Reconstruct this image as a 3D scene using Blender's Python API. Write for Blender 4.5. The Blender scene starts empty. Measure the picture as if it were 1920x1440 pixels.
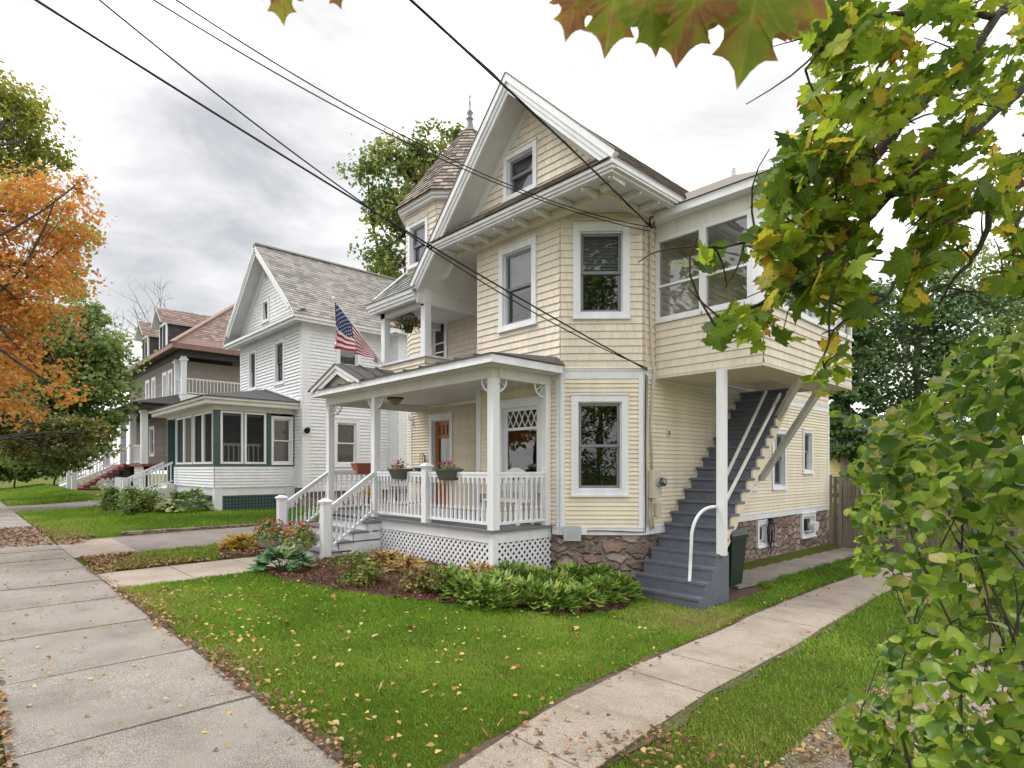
import bpy, math, random
import numpy as np
from mathutils import Vector, Matrix, noise
from mathutils.geometry import delaunay_2d_cdt
random.seed(7); rng = np.random.default_rng(7)
sc = bpy.context.scene
COL = sc.collection
R = math.radians
# ------------------------------------------------------------------ survey of the place (metres)
FL, HY, CXP, HCAM = 1098.0, 878.0, 960.0, 1.65
YAW = math.pi - math.atan((CXP + 80) / FL)
FW = (math.cos(YAW), math.sin(YAW)); RT = (math.sin(YAW), -math.cos(YAW))
def ray(px, py):
    u = (px - CXP) / FL
    return (FW[0] + u * RT[0], FW[1] + u * RT[1], (HY - py) / FL)
def D(d, px, py):
    r = ray(px, py); return Vector((d * r[0], d * r[1], HCAM + d * r[2]))
def onY(y, px, py): return D(y / ray(px, py)[1], px, py)
def onX(x, px, py): return D(x / ray(px, py)[0], px, py)
def smooth(t): t = min(1, max(0, t)); return t * t * (3 - 2 * t)
def gz(x, y):
    a = smooth((y - 1.6) / 6.4) * smooth((x + 8) / 4)
    z = -0.42 * a
    if y > 8: z -= 0.016 * (min(y, 22) - 8) * smooth((x + 8) / 4)
    z += 0.15 * smooth((-x - 15) / 5) * smooth((y - 2.2) / 3)
    z += 0.15 * smooth((-x - 34) / 8) * smooth((y - 2.2) / 3)
    return z
def G(px, py, dz=0):
    d = 1.0
    for _ in range(60):
        r = ray(px, py); z = gz(d * r[0], d * r[1]) + dz
        d = 0.5 * d + 0.5 * min(150, (z - HCAM) / min(r[2], -1e-3))
    return D(d, px, py)
# ------------------------------------------------------------------ materials
MATS = {}
def mat(name, build):
    if name in MATS: return MATS[name]
    m = bpy.data.materials.new(name); m.use_nodes = True
    nt = m.node_tree; nt.nodes.clear()
    out = nt.nodes.new('ShaderNodeOutputMaterial')
    def N(t, **kw):
        n = nt.nodes.new(t)
        for k, v in kw.items():
            if k in n.inputs: n.inputs[k].default_value = v
            else: setattr(n, k, v)
        return n
    L = nt.links.new
    sh = build(N, L)
    L(sh.outputs[0], out.inputs['Surface'])
    MATS[name] = m; return m
def c4(c): return (c[0], c[1], c[2], 1)
def ramp(N, stops, interp='LINEAR'):
    n = N('ShaderNodeValToRGB'); cr = n.color_ramp; cr.interpolation = interp
    while len(cr.elements) < len(stops): cr.elements.new(0.5)
    for e, (p, c) in zip(cr.elements, stops): e.position = p; e.color = c4(c)
    return n
def surf(name, col, rough=0.55, var=0.12, scale=6.0, bump=0.0, bscale=60.0, col2=None, rnd=0.0, spec=0.4, metal=0.0, streak=False):
    """painted / natural surface: colour with wear, optional per-face variation from attribute rnd"""
    def b(N, L):
        tc = N('ShaderNodeTexCoord'); src = tc.outputs['Object']
        if streak:
            mp = N('ShaderNodeMapping'); mp.inputs['Scale'].default_value = (1, 1, 0.15); L(src, mp.inputs[0]); src = mp.outputs[0]
        n = N('ShaderNodeTexNoise', Scale=scale, Detail=6.0, Roughness=0.65); L(src, n.inputs['Vector'])
        lo = tuple(max(0, x * (1 - var)) for x in col); hi = tuple(min(1, x * (1 + var)) for x in col)
        rp = ramp(N, [(0.3, lo), (0.7, hi)] if not col2 else [(0.35, col2), (0.62, col)]); L(n.outputs['Fac'], rp.inputs[0])
        p = N('ShaderNodeBsdfPrincipled', Roughness=rough, Metallic=metal); p.inputs['Specular IOR Level'].default_value = spec
        cs = rp.outputs[0]
        if rnd:
            at = N('ShaderNodeAttribute', attribute_name='rnd')
            mr = N('ShaderNodeMapRange'); mr.inputs['To Min'].default_value = 1 - rnd; mr.inputs['To Max'].default_value = 1 + rnd
            L(at.outputs['Fac'], mr.inputs[0])
            mx = N('ShaderNodeVectorMath', operation='SCALE'); L(cs, mx.inputs[0]); L(mr.outputs[0], mx.inputs['Scale']); cs = mx.outputs[0]
        L(cs, p.inputs['Base Color'])
        if bump:
            n2 = N('ShaderNodeTexNoise', Scale=bscale, Detail=5.0); L(tc.outputs['Object'], n2.inputs['Vector'])
            bp = N('ShaderNodeBump', Strength=bump, Distance=0.02); L(n2.outputs['Fac'], bp.inputs['Height']); L(bp.outputs[0], p.inputs['Normal'])
        return p
    return mat(name, b)
def tilemat(name, stops, rough=0.8, nscale=9.0, nmix=0.45, bump=0.25):
    """tiles whose colour is drawn per tile from rnd, with weathering"""
    def b(N, L):
        tc = N('ShaderNodeTexCoord')
        at = N('ShaderNodeAttribute', attribute_name='rnd')
        n = N('ShaderNodeTexNoise', Scale=nscale, Detail=7.0, Roughness=0.7); L(tc.outputs['Object'], n.inputs['Vector'])
        m = N('ShaderNodeMix'); m.inputs['Factor'].default_value = nmix; L(at.outputs['Fac'], m.inputs['A']); L(n.outputs['Fac'], m.inputs['B'])
        rp = ramp(N, stops); L(m.outputs[0], rp.inputs[0])
        p = N('ShaderNodeBsdfPrincipled', Roughness=rough); L(rp.outputs[0], p.inputs['Base Color'])
        n2 = N('ShaderNodeTexNoise', Scale=70.0, Detail=4.0); L(tc.outputs['Object'], n2.inputs['Vector'])
        bp = N('ShaderNodeBump', Strength=bump, Distance=0.01); L(n2.outputs['Fac'], bp.inputs['Height']); L(bp.outputs[0], p.inputs['Normal'])
        return p
    return mat(name, b)
def leafmat(name, stops, edge=None, trans=0.35, rough=0.5, veins=None, nsc=25.0, ew=1.0, nw=1.0):
    """leaf: per-leaf colour from rnd, optional coloured margins (edge), light shining through"""
    def b(N, L):
        at = N('ShaderNodeAttribute', attribute_name='rnd')
        rp = ramp(N, stops); L(at.outputs['Fac'], rp.inputs[0]); cs = rp.outputs[0]
        tc = N('ShaderNodeTexCoord')
        n = N('ShaderNodeTexNoise', Scale=nsc, Detail=4.0); L(tc.outputs['Object'], n.inputs['Vector'])
        if edge:
            ae = N('ShaderNodeAttribute', attribute_name='edge')
            ad = N('ShaderNodeMath', operation='ADD'); e1_ = N('ShaderNodeMath', operation='MULTIPLY'); e1_.inputs[1].default_value = ew; L(ae.outputs['Fac'], e1_.inputs[0]); n1_ = N('ShaderNodeMath', operation='MULTIPLY'); n1_.inputs[1].default_value = nw; L(n.outputs['Fac'], n1_.inputs[0]); L(e1_.outputs[0], ad.inputs[0]); L(n1_.outputs[0], ad.inputs[1])
            ar = N('ShaderNodeMath', operation='ADD'); L(ad.outputs[0], ar.inputs[0])
            m0 = N('ShaderNodeMath', operation='MULTIPLY'); m0.inputs[1].default_value = 0.75; L(at.outputs['Fac'], m0.inputs[0]); L(m0.outputs[0], ar.inputs[1])
            r2 = ramp(N, edge[0]); L(ar.outputs[0], r2.inputs[0])
            hm = N('ShaderNodeMath', operation='MULTIPLY'); hm.inputs[1].default_value = 0.5; L(ar.outputs[0], hm.inputs[0]); L(hm.outputs[0], r2.inputs[0])
            r3 = ramp(N, [(edge[1], (0, 0, 0)), (edge[2], (1, 1, 1))]); L(hm.outputs[0], r3.inputs[0])
            mx = N('ShaderNodeMix', data_type='RGBA'); L(r3.outputs[0], mx.inputs['Factor']); L(cs, mx.inputs['A']); L(r2.outputs[0], mx.inputs['B']); cs = mx.outputs['Result']
        if veins:
            U_ = N('ShaderNodeAttribute', attribute_name='lu').outputs['Fac']; V_ = N('ShaderNodeAttribute', attribute_name='lv').outputs['Fac']
            def mth(op, a, b=None):
                q = N('ShaderNodeMath', operation=op)
                for i_, x_ in enumerate((a, b)):
                    if x_ is None: continue
                    if isinstance(x_, (int, float)): q.inputs[i_].default_value = x_
                    else: L(x_, q.inputs[i_])
                return q.outputs[0]
            if veins == 'maple':
                m_ = None
                for k_ in (0, .72, -.72, 1.45, -1.45):
                    d_ = mth('ABSOLUTE', mth('SUBTRACT', mth('MULTIPLY', U_, math.cos(k_)), mth('MULTIPLY', V_, math.sin(k_))))
                    al = mth('ADD', mth('MULTIPLY', U_, math.sin(k_)), mth('MULTIPLY', V_, math.cos(k_)))
                    d_ = mth('ADD', d_, mth('MULTIPLY', mth('LESS_THAN', al, 0.0), 1.0))
                    sv = mth('ABSOLUTE', mth('SINE', mth('MULTIPLY', mth('SUBTRACT', al, mth('MULTIPLY', d_, .9)), 16.0))); d_ = mth('MINIMUM', d_, mth('ADD', mth('MULTIPLY', sv, .06), mth('ADD', mth('MULTIPLY', d_, .22), .008)))
                    m_ = d_ if m_ is None else mth('MINIMUM', m_, d_)
            else:
                au = mth('ABSOLUTE', U_); m_ = mth('MINIMUM', au, mth('ADD', mth('MULTIPLY', mth('ABSOLUTE', mth('SINE', mth('MULTIPLY', mth('SUBTRACT', V_, mth('MULTIPLY', au, .8)), 20.0))), .05), .012))
            rv = ramp(N, [(.0, (1, 1, 1)), (.028, (0, 0, 0))]); L(m_, rv.inputs[0])
            lt = N('ShaderNodeHueSaturation', Value=1.45, Saturation=.85); L(cs, lt.inputs['Color']); mv = N('ShaderNodeMix', data_type='RGBA'); sc_ = mth('MULTIPLY', rv.outputs[0], .6); L(sc_, mv.inputs['Factor']); L(cs, mv.inputs['A']); L(lt.outputs[0], mv.inputs['B']); cs = mv.outputs['Result']
        hv = N('ShaderNodeHueSaturation'); mr = N('ShaderNodeMapRange'); mr.inputs['To Min'].default_value = 0.65; mr.inputs['To Max'].default_value = 1.35
        L(n.outputs['Fac'], mr.inputs[0]); L(mr.outputs[0], hv.inputs['Value']); L(cs, hv.inputs['Color']); cs = hv.outputs[0]
        p = N('ShaderNodeBsdfPrincipled', Roughness=rough); p.inputs['Specular IOR Level'].default_value = 0.35; L(cs, p.inputs['Base Color'])
        t = N('ShaderNodeBsdfTranslucent'); L(cs, t.inputs['Color'])
        ms = N('ShaderNodeMixShader'); ms.inputs[0].default_value = trans; L(p.outputs[0], ms.inputs[1]); L(t.outputs[0], ms.inputs[2])
        return ms
    return mat(name, b)
def glassmat(name, tint, refl=0.06):
    def b(N, L):
        fr = N('ShaderNodeFresnel', IOR=1.5)
        ad = N('ShaderNodeMath', operation='ADD', use_clamp=True); ad.inputs[1].default_value = refl; L(fr.outputs[0], ad.inputs[0])
        tr = N('ShaderNodeBsdfTransparent', Color=c4(tint)); gl = N('ShaderNodeBsdfGlossy', Roughness=0.015, Color=(.92, .95, 1, 1))
        n = N('ShaderNodeTexNoise', Scale=1.7, Detail=1.0); tc = N('ShaderNodeTexCoord'); L(tc.outputs['Object'], n.inputs['Vector'])
        bp = N('ShaderNodeBump', Strength=0.06, Distance=0.05); L(n.outputs['Fac'], bp.inputs['Height']); L(bp.outputs[0], gl.inputs['Normal'])
        ms = N('ShaderNodeMixShader'); L(ad.outputs[0], ms.inputs[0]); L(tr.outputs[0], ms.inputs[1]); L(gl.outputs[0], ms.inputs[2])
        return ms
    return mat(name, b)
WHITE = surf('white_paint', (.745, .76, .80), .5, .09, 4, streak=True)
WHITE2 = surf('old_white_paint', (.70, .69, .67), .6, .09, 5, streak=True)
GREYW = surf('soffit_paint', (.70, .69, .70), .65, .07, 4)
CREAM = surf('cream_clapboard_paint', (.735, .665, .54), .6, .10, 3, bump=.1, rnd=.06, streak=True)
CREAMS = surf('cream_shingle_paint', (.725, .655, .56), .65, .10, 3, bump=.15, rnd=.03, streak=True)
CREAMT = surf('cream_trim_paint', (.68, .60, .49), .6, .07, 6)
BACK = surf('sheathing_dark', (.10, .085, .06), .9, .1)
DARK = surf('interior_shade', (.012, .012, .014), .9, .1)  # near-black colour stands in for the shade of unlit interiors
SASH = surf('grey_sash_paint', (.20, .21, .24), .5, .08)
WOODDOOR = surf('varnished_door_wood', (.34, .135, .042), .38, .3, 9, bump=.1, streak=True)
BLIND = surf('blind_slats', (.42, .43, .45), .6, .06, 40)
CURTAIN = surf('pale_curtain', (.62, .63, .66), .8, .08, 14)
DECKGREY = surf('grey_deck_paint', (.155, .155, .17), .6, .15, 4)
STEPGREY = surf('blue_grey_step_paint', (.12, .135, .175), .72, .2, 7, bump=.3, bscale=30, col2=(.15, .165, .20))
METALROOF = surf('dark_metal_roof', (.085, .08, .085), .42, .25, 5, spec=.5)
ROOFT = tilemat('weathered_slate_brown', [(.15, (.09, .075, .065)), (.45, (.18, .155, .135)), (.7, (.26, .23, .205)), (.9, (.35, .315, .285))])
ROOFTW = tilemat('weathered_turret_shingles', [(.15, (.085, .07, .06)), (.35, (.18, .145, .12)), (.55, (.27, .22, .185)), (.75, (.36, .31, .275)), (.9, (.46, .41, .37))], nmix=.3)
SLATEG = tilemat('grey_slate', [(.2, (.19, .18, .172)), (.5, (.30, .285, .272)), (.75, (.39, .365, .345)), (.93, (.43, .36, .32))])
SLATEGR = tilemat('greenish_slate', [(.2, (.13, .145, .14)), (.5, (.24, .26, .25)), (.8, (.37, .39, .375))])
SLATER = tilemat('reddish_slate', [(.15, (.15, .11, .095)), (.45, (.26, .18, .155)), (.7, (.33, .25, .22)), (.9, (.38, .33, .30))])
ASPHROOF = surf('asphalt_roofing', (.075, .075, .08), .9, .3, 30, bump=.3, bscale=120)
COPPER = surf('reddish_roof_flashing', (.22, .135, .11), .6, .2, 5)
WHITECLAP = surf('white_clapboard_paint', (.75, .77, .81), .6, .08, 5, bump=.06, rnd=.03)
GREENP = surf('dark_green_paint', (.05, .10, .095), .55, .12)
BROWNCLAP = surf('brown_clapboard', (.20, .165, .15), .75, .12, 6, rnd=.12)
DARKSHING = surf('dark_wall_shingles', (.075, .068, .08), .8, .2, 8, rnd=.25)
REDPAINT = surf('red_step_paint', (.22, .055, .06), .6, .15)
SCREEN = surf('insect_screen', (.035, .034, .036), .8, .2, 200)
BLACKW = surf('black_cable', (.012, .012, .013), .6, .1)
TANPIPE = surf('cream_conduit', (.56, .51, .42), .55, .08)
STEEL = surf('pale_metal', (.45, .47, .49), .35, .12, metal=.5); LEAD = surf('lead_finial', (.22, .22, .23), .5, .2); PLGREY = surf('grey_plastic', (.44, .47, .51), .5, .06)
GREENPL = surf('green_plastic', (.014, .028, .022), .45, .15)
DKPLANT = surf('olive_planter_plastic', (.09, .093, .08), .6, .12)
TERRA = surf('terracotta', (.36, .12, .075), .8, .12)
URNSTONE = surf('cast_stone', (.36, .34, .31), .9, .2, 18, bump=.3)
BARK = surf('bark', (.06, .048, .04), .95, .3, 14, bump=.8, bscale=30)
BARKL = surf('pale_bark', (.16, .13, .105), .95, .3, 14, bump=.8, bscale=30)
FENCEW = surf('weathered_fence_wood', (.20, .165, .14), .9, .22, 6, bump=.3, rnd=.25, streak=True)
GLASS = glassmat('window_glass', (.55, .57, .58)); GLASSC = glassmat('clear_glass', (.85, .87, .88), .08)
BULB = surf('white_bulb', (.85, .85, .82), .3, .03)
def stone_b(N, L):
    tc = N('ShaderNodeTexCoord'); mp = N('ShaderNodeMapping'); mp.inputs['Scale'].default_value = (2.9, 2.9, 6.2); L(tc.outputs['Object'], mp.inputs[0])
    nz = N('ShaderNodeTexNoise', Scale=5.0, Detail=4.0); L(tc.outputs['Object'], nz.inputs['Vector'])
    va = N('ShaderNodeVectorMath', operation='MULTIPLY_ADD'); va.inputs[1].default_value = (1.1, 1.1, 1.1); L(nz.outputs['Color'], va.inputs[0]); L(mp.outputs[0], va.inputs[2])
    v = N('ShaderNodeTexVoronoi', Scale=1.0); L(va.outputs[0], v.inputs['Vector'])
    ve = N('ShaderNodeTexVoronoi', Scale=1.0, feature='DISTANCE_TO_EDGE'); L(va.outputs[0], ve.inputs['Vector'])
    sp = N('ShaderNodeSeparateColor'); L(v.outputs['Color'], sp.inputs[0])
    n = N('ShaderNodeTexNoise', Scale=16.0, Detail=8.0, Roughness=.7); L(tc.outputs['Object'], n.inputs['Vector'])
    m = N('ShaderNodeMix'); m.inputs['Factor'].default_value = .45; L(sp.outputs[0], m.inputs['A']); L(n.outputs['Fac'], m.inputs['B'])
    rp = ramp(N, [(.22, (.16, .11, .10)), (.38, (.27, .185, .16)), (.5, (.36, .225, .185)), (.6, (.36, .275, .245)), (.75, (.48, .39, .35))]); L(m.outputs[0], rp.inputs[0])
    me = ramp(N, [(.02, (0, 0, 0)), (.17, (1, 1, 1))]); L(ve.outputs['Distance'], me.inputs[0])
    mx = N('ShaderNodeMix', data_type='RGBA'); mx.inputs['A'].default_value = (.26, .215, .195, 1); L(me.outputs[0], mx.inputs['Factor']); L(rp.outputs[0], mx.inputs['B'])
    p = N('ShaderNodeBsdfPrincipled', Roughness=.92); L(mx.outputs['Result'], p.inputs['Base Color'])
    ml = N('ShaderNodeMath', operation='MULTIPLY_ADD'); ml.inputs[1].default_value = .35; L(n.outputs['Fac'], ml.inputs[0]); L(me.outputs[0], ml.inputs[2])
    bp = N('ShaderNodeBump', Strength=.9, Distance=.08); L(ml.outputs[0], bp.inputs['Height']); L(bp.outputs[0], p.inputs['Normal'])
    return p
STONE = mat('rubble_stone', stone_b)
def concrete(name, col, fine=180.0, dark=.6):
    def b(N, L):
        tc = N('ShaderNodeTexCoord')
        a = N('ShaderNodeTexNoise', Scale=fine, Detail=3.0); L(tc.outputs['Object'], a.inputs['Vector'])
        r1 = ramp(N, [(.38, tuple(x * dark * .8 for x in col)), (.5, col), (.63, tuple(min(1, x * 1.6) for x in col))]); L(a.outputs['Fac'], r1.inputs[0])
        n = N('ShaderNodeTexNoise', Scale=1.3, Detail=7.0, Roughness=.7); L(tc.outputs['Object'], n.inputs['Vector'])
        r2 = ramp(N, [(.3, (.66, .63, .6)), (.55, (1, .99, .98)), (.75, (1.12, 1.1, 1.08))]); L(n.outputs['Fac'], r2.inputs[0])
        v = N('ShaderNodeTexVoronoi', Scale=60.0); L(tc.outputs['Object'], v.inputs['Vector'])
        r3 = ramp(N, [(.05, (.55, .5, .46)), (.13, (1, 1, 1))]); L(v.outputs['Distance'], r3.inputs[0])
        m1 = N('ShaderNodeMix', data_type='RGBA', blend_type='MULTIPLY'); m1.inputs['Factor'].default_value = 1; L(r1.outputs[0], m1.inputs['A']); L(r2.outputs[0], m1.inputs['B'])
        m2 = N('ShaderNodeMix', data_type='RGBA', blend_type='MULTIPLY'); m2.inputs['Factor'].default_value = .8; L(m1.outputs['Result'], m2.inputs['A']); L(r3.outputs[0], m2.inputs['B'])
        p = N('ShaderNodeBsdfPrincipled', Roughness=.88); L(m2.outputs['Result'], p.inputs['Base Color'])
        bp = N('ShaderNodeBump', Strength=.5, Distance=.008); L(a.outputs['Fac'], bp.inputs['Height']); L(bp.outputs[0], p.inputs['Normal'])
        return p
    return mat(name, b)
CONC = concrete('sidewalk_concrete', (.275, .25, .226)); CONC2 = concrete('path_concrete', (.36, .31, .265)); ASPH = concrete('driveway_asphalt', (.24, .205, .20)); ROADM = concrete('road_asphalt', (.07, .07, .072))
GRAVEL = concrete('gravel', (.25, .205, .17), 95.0, .4); SOIL = surf('bare_soil', (.135, .10, .07), 1, .5, 18, bump=1, bscale=40, col2=(.075, .055, .038))
def ground_b(N, L):
    tc = N('ShaderNodeTexCoord')
    n = N('ShaderNodeTexNoise', Scale=.8, Detail=8.0, Roughness=.7); L(tc.outputs['Object'], n.inputs['Vector'])
    n2 = N('ShaderNodeTexNoise', Scale=50.0, Detail=5.0, Roughness=.8); L(tc.outputs['Object'], n2.inputs['Vector'])
    rp = ramp(N, [(.3, (.10, .09, .04)), (.5, (.12, .15, .03)), (.7, (.16, .18, .04))]); L(n.outputs['Fac'], rp.inputs[0])
    r2 = ramp(N, [(.3, (.4, .4, .4)), (.7, (1.5, 1.45, 1.3))]); L(n2.outputs['Fac'], r2.inputs[0])
    m = N('ShaderNodeMix', data_type='RGBA', blend_type='MULTIPLY'); m.inputs['Factor'].default_value = 1; L(rp.outputs[0], m.inputs['A']); L(r2.outputs[0], m.inputs['B'])
    p = N('ShaderNodeBsdfPrincipled', Roughness=1); p.inputs['Specular IOR Level'].default_value = .1; L(m.outputs['Result'], p.inputs['Base Color'])
    bp = N('ShaderNodeBump', Strength=1, Distance=.04); L(n2.outputs['Fac'], bp.inputs['Height']); L(bp.outputs[0], p.inputs['Normal'])
    return p
GROUND = mat('turf_soil', ground_b)
MULCH = surf('bark_mulch', (.115, .055, .036), .95, .6, 55, bump=1, bscale=60, col2=(.03, .018, .014))
GRASSM = leafmat('grass_blades', [(0, (.105, .20, .018)), (.4, (.185, .345, .027)), (.7, (.28, .42, .045)), (.88, (.40, .42, .11)), (1, (.42, .33, .16))], trans=.3, rough=.6, nsc=1.5)
FALLEN = leafmat('fallen_leaves', [(0, (.16, .07, .03)), (.35, (.32, .15, .06)), (.6, (.45, .27, .10)), (.8, (.60, .42, .10)), (.92, (.62, .50, .18)), (1, (.40, .36, .28))], trans=.1, rough=.7)
LITTER = leafmat('leaf_litter_brown', [(0, (.10, .05, .03)), (.4, (.22, .11, .06)), (.7, (.33, .19, .10)), (.9, (.42, .29, .15)), (1, (.50, .38, .14))], trans=.1, rough=.8)
# ------------------------------------------------------------------ mesh helpers
class MB:
    def __init__(s): s.v = []; s.f = []; s.m = []; s.r = []
    def poly(s, pts, m=0, r=.5):
        i = len(s.v); s.v += [tuple(p) for p in pts]; s.f.append(tuple(range(i, i + len(pts)))); s.m.append(m); s.r.append(r)
    def hexa(s, p, m=0, r=.5):   # 8 corners: bottom ring 0-3, top ring 4-7
        i = len(s.v); s.v += [tuple(q) for q in p]
        for f in ((3, 2, 1, 0), (4, 5, 6, 7), (0, 1, 5, 4), (1, 2, 6, 5), (2, 3, 7, 6), (3, 0, 4, 7)):
            s.f.append(tuple(i + k for k in f)); s.m.append(m); s.r.append(r)
    def box(s, x0, x1, y0, y1, z0, z1, m=0):
        s.hexa([(x0, y0, z0), (x1, y0, z0), (x1, y1, z0), (x0, y1, z0), (x0, y0, z1), (x1, y0, z1), (x1, y1, z1), (x0, y1, z1)], m)
    def fbox(s, F, s0, s1, z0, z1, d0, d1, m=0, r=.5):
        s.hexa([F(s0, z0, d0), F(s1, z0, d0), F(s1, z0, d1), F(s0, z0, d1), F(s0, z1, d0), F(s1, z1, d0), F(s1, z1, d1), F(s0, z1, d1)], m, r)
    def beam(s, p, q, w, h, m=0, up=(0, 0, 1)):
        p, q = Vector(p), Vector(q); t = (q - p).normalized(); a = t.cross(Vector(up))
        if a.length < 1e-4: a = t.cross(Vector((1, 0, 0)))
        a.normalize(); b = a.cross(t); a = a * (w / 2); b = b * (h / 2)
        s.hexa([p - a - b, p + a - b, p + a + b, p - a + b, q - a - b, q + a - b, q + a + b, q - a + b], m)
    def tube(s, pts, r, n=6, m=0, cap=True):
        pts = [Vector(p) for p in pts]; rr = r if isinstance(r, (list, tuple)) else [r] * len(pts); base = len(s.v); pa = None
        for k, p in enumerate(pts):
            t = (pts[min(k + 1, len(pts) - 1)] - pts[max(k - 1, 0)]).normalized()
            a = (pa - t * pa.dot(t)) if pa is not None else t.cross(Vector((0, 0, 1)))
            if a.length < 1e-3: a = t.cross(Vector((0, 1, 0)))
            a.normalize(); pa = a; b = t.cross(a)
            for j in range(n):
                th = 2 * math.pi * j / n; s.v.append(tuple(p + (a * math.cos(th) + b * math.sin(th)) * rr[k]))
        for k in range(len(pts) - 1):
            for j in range(n):
                j2 = (j + 1) % n; s.f.append((base + k * n + j, base + k * n + j2, base + (k + 1) * n + j2, base + (k + 1) * n + j)); s.m.append(m); s.r.append(.5)
        if cap:
            for k in (0, len(pts) - 1):
                s.f.append(tuple(base + k * n + j for j in range(n))); s.m.append(m); s.r.append(.5)
    def lathe(s, c, prof, n=10, m=0, a0=0.0):
        base = len(s.v)
        for (r, z) in prof:
            for j in range(n):
                th = a0 + 2 * math.pi * j / n; s.v.append((c[0] + r * math.cos(th), c[1] + r * math.sin(th), c[2] + z))
        for k in range(len(prof) - 1):
            for j in range(n):
                j2 = (j + 1) % n; s.f.append((base + k * n + j, base + k * n + j2, base + (k + 1) * n + j2, base + (k + 1) * n + j)); s.m.append(m); s.r.append(.5)
        for k in (0, len(prof) - 1):
            s.f.append(tuple(base + k * n + j for j in range(n))); s.m.append(m); s.r.append(.5)
    def slab(s, pts, t, m=0, m2=None):   # polygon in space thickened downwards
        P = [Vector(p) for p in pts]; nrm = (P[1] - P[0]).cross(P[2] - P[0]).normalized()
        if nrm.z < 0: nrm = -nrm
        Q = [p - nrm * t for p in P]; n = len(P)
        s.poly(P, m); s.poly(Q[::-1], m2 if m2 is not None else m)
        for k in range(n): s.poly([P[k], P[(k + 1) % n], Q[(k + 1) % n], Q[k]], m2 if m2 is not None else m)
    def build(s, name, mats, parent=None, smooth=False):
        me = bpy.data.meshes.new(name); me.from_pydata(s.v, [], s.f)
        for mm in (mats if isinstance(mats, (list, tuple)) else [mats]): me.materials.append(mm)
        me.polygons.foreach_set('material_index', s.m)
        if smooth: me.polygons.foreach_set('use_smooth', [True] * len(s.f))
        at = me.attributes.new('rnd', 'FLOAT', 'FACE'); at.data.foreach_set('value', s.r)
        me.update(); o = bpy.data.objects.new(name, me); COL.objects.link(o)
        if parent: attach(o, parent)
        return o
def attach(o, parent):
    o.parent = parent
    o.matrix_parent_inverse = WM(parent).inverted()
def WM(o):
    m = o.matrix_basis.copy()
    if o.parent: m = WM(o.parent) @ o.matrix_parent_inverse @ m
    return m
def tag(o, label, cat=None, group=None, kind=None):
    if label: o['label'] = label
    if cat: o['category'] = cat
    if group: o['group'] = group
    if kind: o['kind'] = kind
    return o
def thing(name, label, cat, loc, group=None):
    o = bpy.data.objects.new(name, None); COL.objects.link(o); o.location = loc; o.empty_display_size = .2
    return tag(o, label, cat, group)
def frame(o, S, N, U=(0, 0, 1)):
    o, S, N, U = Vector(o), Vector(S).normalized(), Vector(N).normalized(), Vector(U).normalized()
    return lambda s, z, d=0.0: o + S * s + U * z + N * d
def arrays_mesh(name, V, Fa, mats, parent=None, attrs=None, smooth=False):
    me = bpy.data.meshes.new(name); nf, k = Fa.shape
    me.vertices.add(len(V)); me.vertices.foreach_set('co', np.ascontiguousarray(V, dtype=np.float32).ravel())
    me.loops.add(nf * k); me.loops.foreach_set('vertex_index', np.ascontiguousarray(Fa, dtype=np.int32).ravel())
    me.polygons.add(nf); me.polygons.foreach_set('loop_start', np.arange(0, nf * k, k, dtype=np.int32))
    for mm in (mats if isinstance(mats, (list, tuple)) else [mats]): me.materials.append(mm)
    me.update(calc_edges=True)
    if smooth: me.polygons.foreach_set('use_smooth', np.ones(nf, dtype=bool))
    for an, val in (attrs or {}).items():
        at = me.attributes.new(an, 'FLOAT', 'POINT'); at.data.foreach_set('value', np.ascontiguousarray(val, dtype=np.float32))
    o = bpy.data.objects.new(name, me); COL.objects.link(o)
    if parent: attach(o, parent)
    return o
def rotmats(nrm, spin):
    n = nrm / np.linalg.norm(nrm, axis=1, keepdims=True)
    h = np.where(np.abs(n[:, 2:3]) > .95, np.array([[1., 0, 0]]), np.array([[0, 0, 1.]]))
    a = np.cross(h, n); a /= np.linalg.norm(a, axis=1, keepdims=True); b = np.cross(n, a)
    c, s = np.cos(spin)[:, None], np.sin(spin)[:, None]
    x = a * c + b * s; y = -a * s + b * c
    return np.stack([x, y, n], axis=2)
def scatter(name, T, pos, nrm, size, mats, parent=None, spin=None, rnd=None, uv=False):
    """many copies of leaf template T=(verts, faces, edge) in one mesh"""
    tv, tf, te = T; n = len(pos); k = len(tv)
    M = rotmats(np.asarray(nrm, float), rng.uniform(0, 6.283, n) if spin is None else spin)
    V = np.einsum('nij,kj->nki', M, tv) * np.asarray(size).reshape(-1, 1, 1) + np.asarray(pos)[:, None, :]
    Fa = (tf[None] + (np.arange(n) * k)[:, None, None]).reshape(-1, tf.shape[1])
    r = rng.uniform(0, 1, n) if rnd is None else rnd
    return arrays_mesh(name, V.reshape(-1, 3), Fa, mats, parent, {'rnd': np.repeat(r, k), 'edge': np.tile(te, n), **({'lu': np.tile(tv[:, 0], n), 'lv': np.tile(tv[:, 1], n)} if uv else {})})
def tmpl_broad(w=.74, cup=.10, droop=.22):
    prof = [(0, .04), (.12, .27), (.28, .43), (.45, .47), (.62, .40), (.8, .24), (.92, .10), (1, .01)]; v = []; e = []
    for y, h in prof:
        for c in (-1, -.5, 0, .5, 1): v.append((c * h * w * 2 * .5 * 1.05, y - .4, cup * abs(c) * h * 2 - droop * max(0, y - .25) ** 2 * 1.3 + .02 * math.sin(y * 14) * abs(c))); e.append(abs(c))
    f = [(r * 5 + c, r * 5 + c + 1, r * 5 + c + 6, r * 5 + c + 5) for r in range(7) for c in range(4)]
    return np.array(v), np.array(f), np.array(e)
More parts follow.
